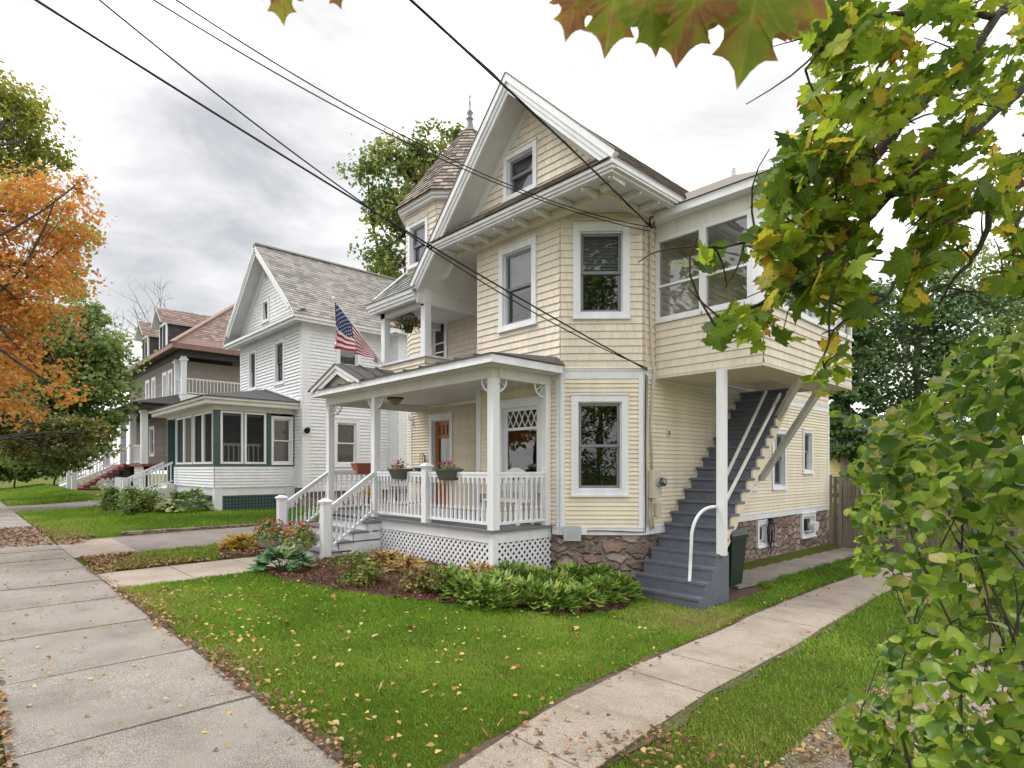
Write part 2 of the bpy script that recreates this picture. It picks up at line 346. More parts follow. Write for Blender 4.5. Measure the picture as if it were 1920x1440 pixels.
def tmpl_leaf(w=.6, fold=.12, droop=.1):
    v = np.array([(0, 0, 0), (w * .36, .3, fold), (w * .42, .55, fold * .8), (0, 1, -droop), (-w * .42, .55, fold * .8), (-w * .36, .3, fold), (0, .5, 0)])
    f = np.array([(0, 1, 6), (1, 2, 6), (2, 3, 6), (3, 4, 6), (4, 5, 6), (5, 0, 6)])
    return v - np.array([0, .4, 0]), f, np.array([.3, .5, .5, 1, .5, .5, 0.])
TL_QUAD = (np.array([(0, -.5, 0), (.36, 0, .08), (0, .5, 0), (-.36, 0, .08)]), np.array([(0, 1, 2, 3)]), np.array([.2, .6, 1, .6]))
TL_TRI = (np.array([(-.06, 0, 0), (.06, 0, 0), (0.02, .55, .05), (.12, 1, .3)]), np.array([(0, 1, 3, 2)]), np.array([0, 0, .5, 1.]))
TL_OVAL = tmpl_leaf(.75); TL_NARROW = tmpl_leaf(.34)
def tmpl_maple():
    half = [(0, -.03), (.10, -.13), (.25, -.17), (.34, -.11), (.38, 0), (.50, .02), (.62, .08), (.68, .15), (.82, .27), (.70, .30), (.63, .35), (.60, .43), (.68, .51), (.53, .52), (.42, .49), (.34, .52), (.32, .61), (.37, .72), (.45, .81), (.29, .81), (.20, .87), (.11, .96), (0, 1.14)]
    H = len(half); out = half + [(-x, y) for x, y in half[-2:0:-1]]; n = len(out); tips = {3: .75, 7: .8, 8: 1, 12: 1, 18: 1, 21: .9, 22: 1, 14: .3, 15: .35, 4: .4}
    v = [(0, .28, 0.0)]; e = [0.]
    for i, (x, y) in enumerate(out):
        j = i if i < H else n - i
        v.append((x, y, .10 * abs(x) - .20 * (x * x + max(0, y - .3) ** 2) + .03 * math.sin(j * 1.9))); e.append(tips.get(j, .6))
    f = [(0, i, i % n + 1) for i in range(1, n + 1)]
    return np.array(v), np.array(f), np.array(e)
TL_MAPLE = tmpl_maple()
def poly_in(P, pts):
    x, y = pts[:, 0], pts[:, 1]; c = np.zeros(len(pts), bool); n = len(P); j = n - 1
    for i in range(n):
        xi, yi = P[i][:2]; xj, yj = P[j][:2]
        c ^= ((yi > y) != (yj > y)) & (x < (xj - xi) * (y - yi) / ((yj - yi) or 1e-9) + xi); j = i
    return c
def sheet(name, poly, dz, res, mats, bumpf=None, parent=None):
    P = [(p[0], p[1]) for p in poly]; xs = [p[0] for p in P]; ys = [p[1] for p in P]; E = []
    for i in range(len(P)):
        a, b = Vector(P[i]), Vector(P[(i + 1) % len(P)]); k = max(1, int((b - a).length / res))
        E += [a.lerp(b, t / k) for t in range(k)]
    g = np.array([(x, y) for x in np.arange(min(xs) + res / 2, max(xs), res) for y in np.arange(min(ys) + res / 2, max(ys), res)]).reshape(-1, 2)
    if len(g): g = g[poly_in(P, g)]
    co = E + [Vector(q) for q in g]; n = len(E)
    v, e, f, *_ = delaunay_2d_cdt(co, [(i, (i + 1) % n) for i in range(n)], [], 1, 1e-5)
    mb = MB(); mb.v = [(p.x, p.y, gz(p.x, p.y) + dz + (bumpf(p.x, p.y) if bumpf else 0)) for p in v]
    mb.f = [tuple(q) for q in f]; mb.m = [0] * len(f); mb.r = [.5] * len(f)
    return mb.build(name, mats, parent, True)
def bez(p0, p1, sag, n=14):
    p0, p1 = Vector(p0), Vector(p1)
    return [p0.lerp(p1, t / n) - Vector((0, 0, 4 * sag * (t / n) * (1 - t / n))) for t in range(n + 1)]
# ------------------------------------------------------------------ building helpers
def lap(mb, F, s0, s1, z0, z1, ex, th=.014, holes=(), left=None, right=None, tiles=None, gap=.0045, m=0, wav=0.0):
    """lapped boards or, with tiles=(min,max) widths, separate shingles; holes=(s0,s1,z0,z1)"""
    n = max(1, round((z1 - z0) / ex)); h = (z1 - z0) / n
    for k in range(n):
        a, b = z0 + k * h, z0 + (k + 1) * h
        la = left(a) if left else s0; lb = left(b) if left else s0; ra = right(a) if right else s1; rb = right(b) if right else s1
        segs = [(max(la, lb) if left else la, min(ra, rb) if right else ra)]
        if left or right: segs = [(min(la, lb), max(ra, rb))]
        for (h0, h1, q0, q1) in holes:
            if min(b, q1) - max(a, q0) > .5 * h:
                ns = []
                for (u, w) in segs:
                    if h1 <= u or h0 >= w: ns.append((u, w)); continue
                    if h0 > u: ns.append((u, h0))
                    if h1 < w: ns.append((h1, w))
                segs = ns
        for (u, w) in segs:
            cuts = [u]
            if tiles:
                x = u + random.uniform(0, tiles[1])
                while x < w - .03: cuts.append(x); x += random.uniform(*tiles)
            cuts.append(w)
            for i in range(len(cuts) - 1):
                x0, x1 = cuts[i] + (gap / 2 if tiles else 0), cuts[i + 1] - (gap / 2 if tiles else 0)
                if x1 - x0 < .004: continue
                def cl(x, zt):
                    if left: x = max(x, left(zt))
                    if right: x = min(x, right(zt))
                    return x
                d = th * (random.uniform(.93, 1.05) if tiles else 1); dz = random.uniform(-wav, wav) if tiles else 0; r = random.random()
                if cl(x1, a) - cl(x0, a) < .003: continue
                pb0, pb1 = F(cl(x0, a), a + dz, d), F(cl(x1, a), a + dz, d); pt0, pt1 = F(cl(x0, b), b, .001), F(cl(x1, b), b, .001)
                mb.poly([pb0, pb1, pt1, pt0], m, r); mb.poly([F(cl(x0, a), a + dz, 0), F(cl(x1, a), a + dz, 0), pb1, pb0], m, r)
def backing(mb, F, s0, s1, z0, z1, holes, m=0, d=-.004):
    zs = sorted({z0, z1, *[min(max(q, z0), z1) for h in holes for q in h[2:]]})
    for a, b in zip(zs, zs[1:]):
        segs = [(s0, s1)]
        for (h0, h1, q0, q1) in holes:
            if q0 < (a + b) / 2 < q1:
                segs = [p for (u, w) in segs for p in ((u, min(w, h0)), (max(u, h1), w)) if p[1] - p[0] > 1e-4]
        for u, w in segs: mb.poly([F(u, a, d), F(w, a, d), F(w, b, d), F(u, b, d)], m)
def hole(w, t=.055): return (w[0] + t, w[1] - t, w[2] + t, w[3] - t)
def window(parent, F, w, trim=.11, tw=WHITE, sash=SASH, blind=None, cover=1.0, mid=.5, style='double', glass=GLASS, sill=True, name='window', curtain=BLIND, deep=.35):
    s0, s1, z0, z1 = w; a, b, c, d = s0 + trim, s1 - trim, z0 + trim * .8, z1 - trim
    mb = MB(); pr = .036
    mb.fbox(F, s0, a, z0, z1, -.02, pr); mb.fbox(F, b, s1, z0, z1, -.02, pr); mb.fbox(F, a, b, d, z1, -.02, pr - .003); mb.fbox(F, a, b, z0, c, -.02, pr - .003)
    mb.fbox(F, s0 - .01, s1 + .01, z1, z1 + .022, -.01, pr + .018)
    if sill: mb.fbox(F, s0 - .012, s1 + .012, z0 - .03, z0, -.01, pr + .03)
    for (x0, x1) in ((a, a + .02), (b - .02, b)): mb.fbox(F, x0, x1, c, d, -.12, -.021)
    mb.fbox(F, a + .02, b - .02, d - .02, d, -.12, -.021); mb.fbox(F, a + .02, b - .02, c, c + .02, -.12, -.021)
    W = mb.build(name, tw, parent)
    a += .02; b -= .02; c += .02; d -= .02; zm = c + (d - c) * mid; sw = .045
    ms = MB(); mp = MB()
    if style == 'double':
        for (q0, q1, dd) in ((zm - .02, d, -.045), (c, zm + .02, -.08)):
            ms.fbox(F, a, a + sw, q0, q1, dd - .03, dd); ms.fbox(F, b - sw, b, q0, q1, dd - .03, dd)
            ms.fbox(F, a + sw, b - sw, q1 - sw, q1, dd - .03, dd - .002); ms.fbox(F, a + sw, b - sw, q0, q0 + sw, dd - .03, dd - .002)
            mp.poly([F(a + sw, q0 + sw, dd - .016), F(b - sw, q0 + sw, dd - .016), F(b - sw, q1 - sw, dd - .016), F(a + sw, q1 - sw, dd - .016)])
    else:
        ms.fbox(F, a, a + sw, c, d, -.08, -.045); ms.fbox(F, b - sw, b, c, d, -.08, -.045); ms.fbox(F, a + sw, b - sw, d - sw, d, -.08, -.047); ms.fbox(F, a + sw, b - sw, c, c + sw, -.08, -.047)
        mp.poly([F(a + sw, c + sw, -.06), F(b - sw, c + sw, -.06), F(b - sw, d - sw, -.06), F(a + sw, d - sw, -.06)])
        if style == 'diamond':
            zt = d - .36; ms.fbox(F, a + sw, b - sw, zt - .03, zt + .02, -.085, -.04)
            n = 5; wd = (b - a - 2 * sw) / n; hh = d - sw - zt - .02
            for i in range(-1, n + 1):
                for sgn in (1, -1):
                    x0 = a + sw + wd * i + (0 if sgn > 0 else wd); x1 = x0 + sgn * wd; t0, t1 = 0., 1.
                    for lim, sg in ((a + sw, 1), (b - sw, -1)):
                        fa, fb = sg * (x0 - lim), sg * (x1 - lim)
                        if fa < 0 and fb < 0: t0, t1 = 1, 0
                        elif fa < 0: t0 = max(t0, fa / (fa - fb))
                        elif fb < 0: t1 = min(t1, fa / (fa - fb))
                    if t1 - t0 > .05: ms.beam(F(x0 + (x1 - x0) * t0, zt + .02 + hh * t0, -.05), F(x0 + (x1 - x0) * t1, zt + .02 + hh * t1, -.05), .016, .016)
    ms.build('sash', sash, W); mp.build('pane', glass, W)
    if blind:
        bb = MB(); zb = d - (d - c) * cover; n = max(4, int((d - zb) / .05))
        if blind == 'slats':
            for i in range(n): bb.fbox(F, a + .01, b - .01, zb + (d - zb) * i / n, zb + (d - zb) * (i + .82) / n, -.155 - .012, -.155)
        else:
            n = 14; xs = [a + (b - a) * i / n for i in range(n + 1)]
            for i in range(n): bb.poly([F(xs[i], zb, -.16 + .02 * (i % 2)), F(xs[i + 1], zb, -.16 + .02 * ((i + 1) % 2)), F(xs[i + 1], d, -.16 + .02 * ((i + 1) % 2)), F(xs[i], d, -.16 + .02 * (i % 2))])
        bb.build('blind' if blind == 'slats' else 'curtain', curtain, W)
    rc = MB(); e = -.122
    P = [F(a - .02, c - .02, e), F(b + .02, c - .02, e), F(b + .02, d + .02, e), F(a - .02, d + .02, e)]; Q = [F(a - .3, c - .2, e - deep), F(b + .3, c - .2, e - deep), F(b + .3, d + .2, e - deep), F(a - .3, d + .2, e - deep)]
    rc.poly(Q)
    for i in range(4): rc.poly([P[i], P[(i + 1) % 4], Q[(i + 1) % 4], Q[i]])
    rc.build('recess', DARK, W)  # closed box painted near-black for the darkness of the room behind
    return W
BAL = {}
def baluster_mesh(h, m, key):
    k = (round(h, 3), key)
    if k in BAL: return BAL[k]
    mb = MB(); w = .019
    mb.box(-w, w, -w, w, 0, h * .22); mb.box(-w, w, -w, w, h * .86, h)
    mb.lathe((0, 0, 0), [(.012, h * .22), (.023, h * .25), (.021, h * .30), (.013, h * .34), (.0115, h * .6), (.012, h * .82), (.02, h * .845), (.012, h * .86)], 8)
    o = mb.build('baluster', m); BAL[k] = o.data; bpy.data.objects.remove(o); return BAL[k]
def railing(parent, p0, p1, top, bot, step=.115, m=WHITE, rw=.055, turned=True, name='railing', skip=False):
    """p0,p1: floor points; top/bot: heights of the rails above them"""
    p0, p1 = Vector(p0), Vector(p1); up = Vector((0, 0, 1)); mb = MB()
    mb.beam(p0 + up * top, p1 + up * top, rw, .04); mb.beam(p0 + up * (top - .045), p1 + up * (top - .045), .035, .05); mb.beam(p0 + up * bot, p1 + up * bot, .045, .045)
    n = max(1, int((p1 - p0).length / step)); h = top - bot - .085
    if not turned:
        for i in range(n):
            q = p0.lerp(p1, (i + .5) / n); mb.box(q.x - .017, q.x + .017, q.y - .017, q.y + .017, q.z + bot, q.z + top - .03)
    o = mb.build(name, m, parent)
    if turned:
        me = baluster_mesh(h, m, m.name)
        for i in range(n):
            b = bpy.data.objects.new('baluster', me); COL.objects.link(b)
            attach(b, o); b.location = p0.lerp(p1, (i + .5) / n) + up * (bot + .02)
    return o
def lattice(parent, F, s0, s1, z0, z1, pitch=.062, w=.034, d=.0, m=WHITE, diag=True, name='lattice'):
    mb = MB(); H = z1 - z0; q = pitch * math.sqrt(2)
    if diag:
        for sg, dd in ((1, d), (-1, d - .007)):
            x = s0 - (H if sg > 0 else 0)
            while x < s1 + (0 if sg > 0 else H):
                t0, t1 = 0.0, H
                if sg > 0: t0 = max(0, s0 - x); t1 = min(H, s1 - x)
                else: t0 = max(0, x - s1); t1 = min(H, x - s0)
                if t1 - t0 > .02: 
                    a = F(x + sg * t0, z0 + t0, dd); b = F(x + sg * t1, z0 + t1, dd); mb.beam(a, b, w, .006, up=tuple(F(0, 0, 1) - F(0, 0, 0)) if True else None)
                x += q
    else:
        x = s0
        while x < s1: mb.fbox(F, x, min(x + w, s1), z0, z1, d, d + .006); x += pitch
        z = z0
        while z < z1: mb.fbox(F, s0, s1, z, min(z + w, z1), d - .008, d - .002); z += pitch
    return mb.build(name, m, parent)
# ================================================================== THE CREAM HOUSE
YF, YR, XS_, XB = 7.26, 8.5, -5.54, -8.62       # bay front, recessed front, right side, bay left edge
HX = thing('yellow_house', 'cream clapboard and shingle house with corner turret, front porch and grey outside staircase', 'house', (-8.5, 8.5, gz(-8.5, 8.5)))
FR = frame((0, YF, 0), (1, 0, 0), (0, -1, 0)); RC = frame((0, YR, 0), (1, 0, 0), (0, -1, 0))
SD = frame((XS_, 0, 0), (0, 1, 0), (1, 0, 0)); CH = frame((-6.5, YF, 0), (1, 1, 0), (1, -1, 0)); GW = frame((0, 7.2, 0), (1, 0, 0), (0, -1, 0))
LC = 0.96 * math.sqrt(2); YB = YF + .96; YE_ = 16.87
Z0, ZB, ZB2, ZS = .665, 3.13, 3.31, 5.87
# --- windows
w_pic = (-8.03, -6.88, 1.26, 2.87); w_fr = (-7.995, -7.037, 4.16, 5.65); w_gab = (-7.80, -6.965, 6.46, 7.27)
w_c1 = (.175, 1.12, 1.21, 2.86); w_c2 = (.21, 1.14, 4.14, 5.68)
w_s0 = (11.75, 12.5, 1.2, 2.5); w_s1 = (13.26, 14.04, 1.18, 2.53); w_s2 = (15.05, 15.69, 1.54, 2.6)
d_fr = (-11.93, -10.99, .70, 2.95); d_up = (-12.0, -11.2, 3.95, 5.72)
mb = MB()
for F, a, b, H in ((FR, XB, -6.5, [hole(w_pic)]), (CH, 0, LC, [hole(w_c1)]), (SD, YB, YE_, [hole(w) for w in (w_s0, w_s1, w_s2)]), (RC, -12.78, XB, [(d_fr[0] + .06, d_fr[1] - .06, d_fr[2], d_fr[3] - .06)])):
    m2 = MB(); lap(m2, F, a, b, Z0, ZB, .0735, .024, H); backing(m2, F, a, b, Z0, ZB, H, 1); m2.build('clapboard_wall', [CREAM, CREAM], HX)
LF = frame((-12.78, YR, 0), (-.924, .383, 0), (-.383, -.924, 0)); LSD = frame((-13.12, 8.64, 0), (0, 1, 0), (-1, 0, 0))
m2 = MB(); lap(m2, LF, 0, .37, Z0, ZB, .0735, .024); m2.build('clapboard_wall', CREAM, HX); m2 = MB(); lap(m2, LSD, 0, 8.2, Z0, ZS, .12, .013); m2.build('clapboard_wall', CREAM, HX)
m2 = MB(); m2.box(XB - .02, XB, YF, YR, Z0, ZS); m2.build('clapboard_wall', CREAM, HX); m2 = MB(); m2.box(-13.1, XS_, YE_ - .02, YE_, 0, ZS); m2.build('clapboard_wall', CREAM, HX)
# --- shingled upper walls
for F, a, b, z0, z1, H in ((FR, XB, -6.5, ZB2, ZS, [hole(w_fr)]), (CH, 0, LC, ZB2, ZS, [hole(w_c2)]), (SD, YB, YE_, ZB2, ZS, []), (RC, -12.78, XB, 3.4, 6.3, [(d_up[0] + .06, d_up[1] - .06, d_up[2], d_up[3] - .06)])):
    m2 = MB(); lap(m2, F, a, b, z0 + .0, z1, .121, .021, H, tiles=(.09, .24), wav=.001); backing(m2, F, a, b, z0, z1, H, 1)
    m2.build('shingle_wall', [CREAMS, CREAMT], HX)
m2 = MB(); lap(m2, LF, 0, .37, ZB, 6.3, .121, .021, tiles=(.09, .2)); m2.build('shingle_wall', CREAMS, HX)
# flared bottom course over the belt, then the belt itself
m2 = MB()
for F, a, b in ((FR, XB, -6.49, ), (CH, -.01, LC + .01), (SD, YB - .01, 8.58)):
    m2.poly([F(a, ZB2 + .02, .02), F(b, ZB2 + .02, .02), F(b, ZB2 - .015, .05), F(a, ZB2 - .015, .05)]); m2.poly([F(a, ZB2 - .015, 0), F(b, ZB2 - .015, 0), F(b, ZB2 - .015, .05), F(a, ZB2 - .015, .05)])
m2.build('shingle_flare', CREAMS, HX)
m2 = MB()
for F, a, b in ((FR, XB, -6.5), (CH, 0, LC), (SD, YB, YE_)): m2.fbox(F, a, b, ZB, ZB2 - .016, -.01, .022); m2.fbox(F, a, b, ZB2 - .05, ZB2 - .018, .022, .036)
m2.build('belt_board', WHITE, HX)
m2 = MB()
for F, a, b in ((FR, -6.66, -6.5), (CH, 0, LC), (SD, YB, YE_)): m2.fbox(F, a, b, .547, Z0, -.02, .024); m2.fbox(F, a, b, Z0, Z0 + .02, 0, .034)
m2.build('skirt_board', WHITE, HX)
m2 = MB()
m2.fbox(CH, -.0, .075, Z0 + .02, ZB, 0, .028); m2.fbox(CH, LC - .07, LC, Z0 + .02, ZB, 0, .028); m2.fbox(FR, -6.57, -6.5, Z0 + .02, ZB, 0, .027); m2.fbox(SD, YB, YB + .05, Z0 + .02, ZB, 0, .026)
m2.fbox(SD, YE_ - .1, YE_, Z0 + .02, ZB, 0, .028); m2.fbox(FR, XB, XB + .1, Z0, ZB, 0, .028); m2.box(XB - .05, XB - .021, YF, YF + .1, Z0, ZB)
m2.fbox(RC, -12.78, -12.70, Z0, ZB, 0, .028)
m2.build('corner_board', WHITE, HX)
# --- stone foundation, rough
for F, a, b, zt, zb in ((CH, -.02, LC + .02, .547, -.75), (SD, YB, YE_, .547, -1.0), (FR, -9.5, -6.5, .547, -.5)):
    m2 = MB(); nx, nz_ = max(2, int((b - a) / .07)), int((zt - zb) / .07)
    H = [(12.52, 13.03, -.02, .49), (15.0, 15.85, -.02, .52)] if F is SD else []
    def pt(i, j):
        s = a + (b - a) * i / nx; z = zb + (zt - zb) * j / nz_; p = F(s, z, 0)
        dd = noise.noise(Vector((p.x * 5, p.y * 5, p.z * 8))) * .022 + noise.noise(p * 13) * .012 - .02
        return F(s, z, dd if j < nz_ else -.02)
    for i in range(nx):
        for j in range(nz_):
            s = a + (b - a) * (i + .5) / nx; z = zb + (zt - zb) * (j + .5) / nz_
            if any(h[0] + .05 < s < h[1] - .05 and h[2] + .05 < z < h[3] - .05 for h in H): continue
            m2.poly([pt(i, j), pt(i + 1, j), pt(i + 1, j + 1), pt(i, j + 1)])
    m2.build('stone_foundation', STONE, HX)
window(HX, SD, (12.5, 13.05, -.05, .5), .08, style='fixed', glass=GLASS, sash=WHITE, name='basement_window'); window(HX, SD, (14.98, 15.87, -.05, .53), .08, style='fixed', glass=GLASS, sash=WHITE, name='basement_window')
# --- windows
window(HX, FR, w_pic, style='diamond', sash=WHITE, trim=.13)
window(HX, FR, w_fr, blind='cloth', curtain=CURTAIN, cover=.56); window(HX, GW, w_gab, .09, blind='slats', cover=.9)
window(HX, CH, w_c1); window(HX, CH, w_c2, blind='slats', cover=.52)
for w in (w_s0, w_s1): window(HX, SD, w, .09, blind='slats', cover=1)
window(HX, SD, w_s2, .075, blind='slats', cover=.5)
# --- front door
def door(F, w, m, trim=.11):
    s0, s1, z0, z1 = w; a, b, d = s0 + trim, s1 - trim, z1 - trim - .02
    t = MB(); t.fbox(F, s0, a, z0, z1, -.02, .036); t.fbox(F, b, s1, z0, z1, -.02, .036); t.fbox(F, a, b, d, z1, -.02, .034); t.fbox(F, s0 - .012, s1 + .012, z1, z1 + .025, -.01, .06)
    t.fbox(F, a, a + .02, z0, d, -.14, -.021); t.fbox(F, b - .02, b, z0, d, -.14, -.021); t.fbox(F, a + .02, b - .02, d - .02, d, -.14, -.021)
    T = t.build('door_casing', WHITE, HX); return a + .02, b - .02, z0 + .02, d - .02
a, b, z0, z1 = door(RC, d_fr, WOODDOOR)
m2 = MB(); D0, D1 = -.13, -.085; H_ = z1 - z0
m2.fbox(RC, a, a + .11, z0, z1, D0, D1); m2.fbox(RC, b - .11, b, z0, z1, D0, D1); m2.fbox(RC, a + .11, b - .11, z0, z0 + .2, D0, D1 - .002); m2.fbox(RC, a + .11, b - .11, z0 + .78, z0 + .92, D0, D1 - .002)
m2.fbox(RC, a + .11, b - .11, z1 - .42, z1 - .34, D0, D1 - .002); m2.fbox(RC, a + .11, b - .11, z1 - .1, z1, D0, D1 - .002)
for k in range(4): s = a + .11 + (b - a - .22) * k / 3; m2.fbox(RC, s - .02, s + .02, z1 - .34, z1 - .1, D0, D1 - .004); m2.fbox(RC, s - .02, s + .02, z0 + .2, z0 + .78, D0, D1 - .004)
m2.fbox(RC, a + .11, b - .11, z1 - .34, z1 - .1, D0, D0 + .015); m2.fbox(RC, a + .11, b - .11, z0 + .2, z0 + .78, D0, D0 + .015)
DR = m2.build('front_door', WOODDOOR, HX)
m2 = MB(); m2.poly([RC(a + .11, z0 + .92, -.11), RC(b - .11, z0 + .92, -.11), RC(b - .11, z1 - .42, -.11), RC(a + .11, z1 - .42, -.11)]); m2.build('pane', GLASS, DR)
m2 = MB(); m2.fbox(RC, a - 1.12, b + .4, z0 - .1, z1 + .3, -.8, -.79); m2.fbox(RC, a - 1.12, a - 1.11, z0 - .1, z1 + .3, -.79, -.15); m2.fbox(RC, a - 1.11, b + .4, z1 + .29, z1 + .3, -.79, -.15); m2.build('dark_hall', DARK, DR)  # added black sheets: painted darkness behind the pane, closing the view through
m2 = MB(); m2.fbox(RC, a + .1, a + .28, z0 + .95, z1 - .45, -.18, -.175); m2.build('curtain', CURTAIN, DR)
m2 = MB(); m2.tube([RC(b - .06, z0 + .9, -.085), RC(b - .06, z0 + .9, -.03)], .012, 8); m2.tube([RC(b - .06, z0 + .9, -.04), RC(b - .06, z0 + .9, -.015)], .028, 10); m2.build('handle', STEEL, DR)
a, b, z0, z1 = door(RC, d_up, SASH)
m2 = MB(); m2.fbox(RC, a, a + .07, z0, z1, -.1, -.06); m2.fbox(RC, b - .07, b, z0, z1, -.1, -.06)
for z in (z0, z0 + .5, z0 + .72, z1 - .09): m2.fbox(RC, a + .07, b - .07, z, z + (.09 if z in (z0, z1 - .09) else .03), -.1, -.062)
DU = m2.build('balcony_door', GREYW, HX); m2 = MB(); m2.fbox(RC, a + .07, b - .07, z0 + .09, z1 - .09, -.086, -.08); m2.build('screen', SCREEN, DU)
m2 = MB(); m2.fbox(RC, d_up[1] + .0, d_up[1] + .06, 5.5, 5.62, .0, .05); m2.build('wall_lamp', BLACKW, HX)
# --- soffits, brackets, gutters
YEV, XEV = 6.64, -4.97
m2 = MB()
m2.box(-9.4, XEV, YEV + .1, 7.9, ZS + .01, ZS + .035); m2.box(-6.6, XEV, 7.9, 9.0, ZS + .01, ZS + .035)
m2.build('soffit', GREYW, HX)
m2 = MB(); m2.box(-9.55, -5.44, 7.10, 7.24, 5.78, ZS + .009); m2.box(-5.56, -5.44, 7.24, 8.58, 5.783, ZS + .009); m2.build('eave_beam', CREAMT, HX)
for k in range(9):
    x = -9.1 + k * .497
    m2 = MB(); m2.beam((x, 7.1, 5.82), (x, YEV + .16, 5.84), .075, .085); B = m2.build('rafter_bracket', GREYW, HX)
    m2 = MB(); m2.lathe((x, YEV + .13, 5.815), [(.004, -.02), (.02, -.008), (.022, .004), (.012, .02)], 8); m2.build('bulb', BULB, B)
for k in range(4):
    y = 7.0 + k * .5
    m2 = MB(); m2.beam((-5.44, y, 5.82), (XEV - .16, y, 5.84), .075, .085); B = m2.build('rafter_bracket', GREYW, HX)
    m2 = MB(); m2.lathe((XEV - .13, y, 5.815), [(.004, -.02), (.02, -.008), (.022, .004), (.012, .02)], 8); m2.build('bulb', BULB, B)
m2 = MB()
for (dy, z0, z1) in ((.0, 5.93, 5.985), (.03, 5.885, 5.93), (.06, 5.845, 5.885)):
    m2.box(-9.42, XEV - dy, YEV + dy, YEV + dy + .09, z0, z1); m2.box(XEV - dy - .09, XEV - dy, YEV + dy + .09, YE_ + .5, z0, z1)
m2.build('eave_fascia', WHITE, HX)
# --- pent roof across the gable foot
U = Vector((0, .56, .43)).normalized(); PR = frame((0, YEV - .03, 5.99), (1, 0, 0), (0, -U.z, U.y), U)
m2 = MB(); pl_, pr_ = (lambda t: -9.33 + .60 * t), (lambda t: XEV - .03 - .63 * t); lap(m2, PR, -9.35, XEV, 0, .74, .13, .02, (), pl_, pr_, tiles=(.12, .26)); m2.poly([PR(pl_(0), 0, -.002), PR(pr_(0), 0, -.002), PR(pr_(.74), .74, -.002), PR(pl_(.74), .74, -.002)]); m2.build('pent_roof', ROOFT, HX)
# --- gable
AX, AZ = -7.17, 8.17; sl = (AZ - 6.03) / (AX + 4.97) * -1
gl = lambda z: AX - (AZ - z) / sl; gr = lambda z: AX + (AZ - z) / sl
m2 = MB(); lap(m2, GW, -9.3, -5, 6.36, 8.1, .121, .021, [hole(w_gab, .05)], gl, gr, tiles=(.09, .24), wav=.001)
m2.poly([GW(gl(6.4), 6.4, -.6), GW(gr(6.4), 6.4, -.6), GW(AX, AZ, -.6)], 1); 
for (u0, u1, v0, v1) in ((gl(6.4), w_gab[0] + .05, 6.4, 8.1), ): pass
m2.poly([GW(gl(6.3), 6.3, -.004), GW(w_gab[0] + .06, 6.3, -.004), GW(w_gab[0] + .06, min(8.1, AZ - sl * abs(w_gab[0] + .06 - AX)), -.004)], 1); m2.poly([GW(gr(6.3), 6.3, -.004), GW(w_gab[1] - .06, 6.3, -.004), GW(w_gab[1] - .06, AZ - sl * abs(w_gab[1] - .06 - AX), -.004)], 1)
m2.poly([GW(w_gab[0] + .06, 7.2, -.004), GW(w_gab[1] - .06, 7.2, -.004), GW(w_gab[1] - .06, AZ - sl * abs(w_gab[1] - .06 - AX), -.004), GW(AX, AZ, -.004), GW(w_gab[0] + .06, AZ - sl * abs(w_gab[0] + .06 - AX), -.004)], 1)
m2.build('gable_wall', [CREAMS, CREAMT], HX)
def rake(xe, ze, y0, name, side, deep=1.0):
    """stepped rake moulding from the ridge down to (xe,ze), slope in X"""
    t = Vector((xe - AX, 0, ze - AZ)); L_ = t.length; t.normalize(); n = Vector((-t.z, 0, t.x)); n = n if n.z > 0 else -n
    Fk = frame((AX, y0, AZ), t, (0, -1, 0), n); q = MB(); k = .12
    for (n0, n1, d0, d1) in ((-.035, .06, -.10, .0), (-.10, -.035, -.10, -.03), (-.165, -.10, -.10, -.055)):
        q.hexa([Fk(-n0 * t.z / n.z * (-1), n0, d0), Fk(L_, n0, d0), Fk(L_, n0, d1), Fk(-n0 * t.z / n.z * (-1), n0, d1), Fk(-n1 * t.z / n.z * (-1), n1, d0), Fk(L_, n1, d0), Fk(L_, n1, d1), Fk(-n1 * t.z / n.z * (-1), n1, d1)])
    q.build('rake_board', WHITE, HX)
    q = MB(); q.fbox(Fk, .061 * t.z / n.z, L_, .061, .08, -.12, .012); q.build('roof_edge', METALROOF, HX)
    q = MB(); fb = frame((AX, 7.2, AZ), t, (0, -1, 0), n); q.hexa([fb(.09 * -t.z / n.z, -.09, .0), fb(L_ - .3, -.09, 0), fb(L_ - .3, -.09, .03), fb(.09 * -t.z / n.z, -.09, .03), fb(.25 * -t.z / n.z, -.25, 0), fb(L_ - .5, -.25, 0), fb(L_ - .5, -.25, .03), fb(.25 * -t.z / n.z, -.25, .03)])
    q.build('gable_frieze', GREYW, HX)
rake(XEV, 6.03, YEV, 'r', 1)
rake(-9.98, AZ - (AX + 9.98) * (6.17 - AZ) / (-9.2 - AX) * -1 if False else 5.33, YEV, 'l', -1)
# roof planes: ridge back to Y 13, courses of slate
def roofplane(o, S, U_, ls, lu, left, right, m=ROOFT, ex=.14, th=.018, name='roof', thick=.1, under=GREYW, til=(.16, .3)):
    S, U_ = Vector(S).normalized(), Vector(U_).normalized(); N_ = S.cross(U_); N_ = N_ if N_.z > 0 else -N_
    F = frame(o, S, N_, U_); q = MB(); lap(q, F, 0, ls, 0, lu, ex, th, (), left, right, tiles=til, gap=.006)
    P = [F(left(0), 0, -.003), F(right(0), 0, -.003), F(right(lu), lu, -.003), F(left(lu), lu, -.003)]
    if (P[2] - P[3]).length < .02: P = P[:3]
    q.slab(P, thick, 0, 1); return q.build(name, [m, under], HX)
rr = lambda xe, ze: Vector((AX - xe, 0, AZ - ze))
u = rr(XEV, 6.03); roofplane((XEV, YEV + .05, 6.03), (0, 1, 0), u, 9.5, u.length, lambda t: 0, lambda t: 9.5)
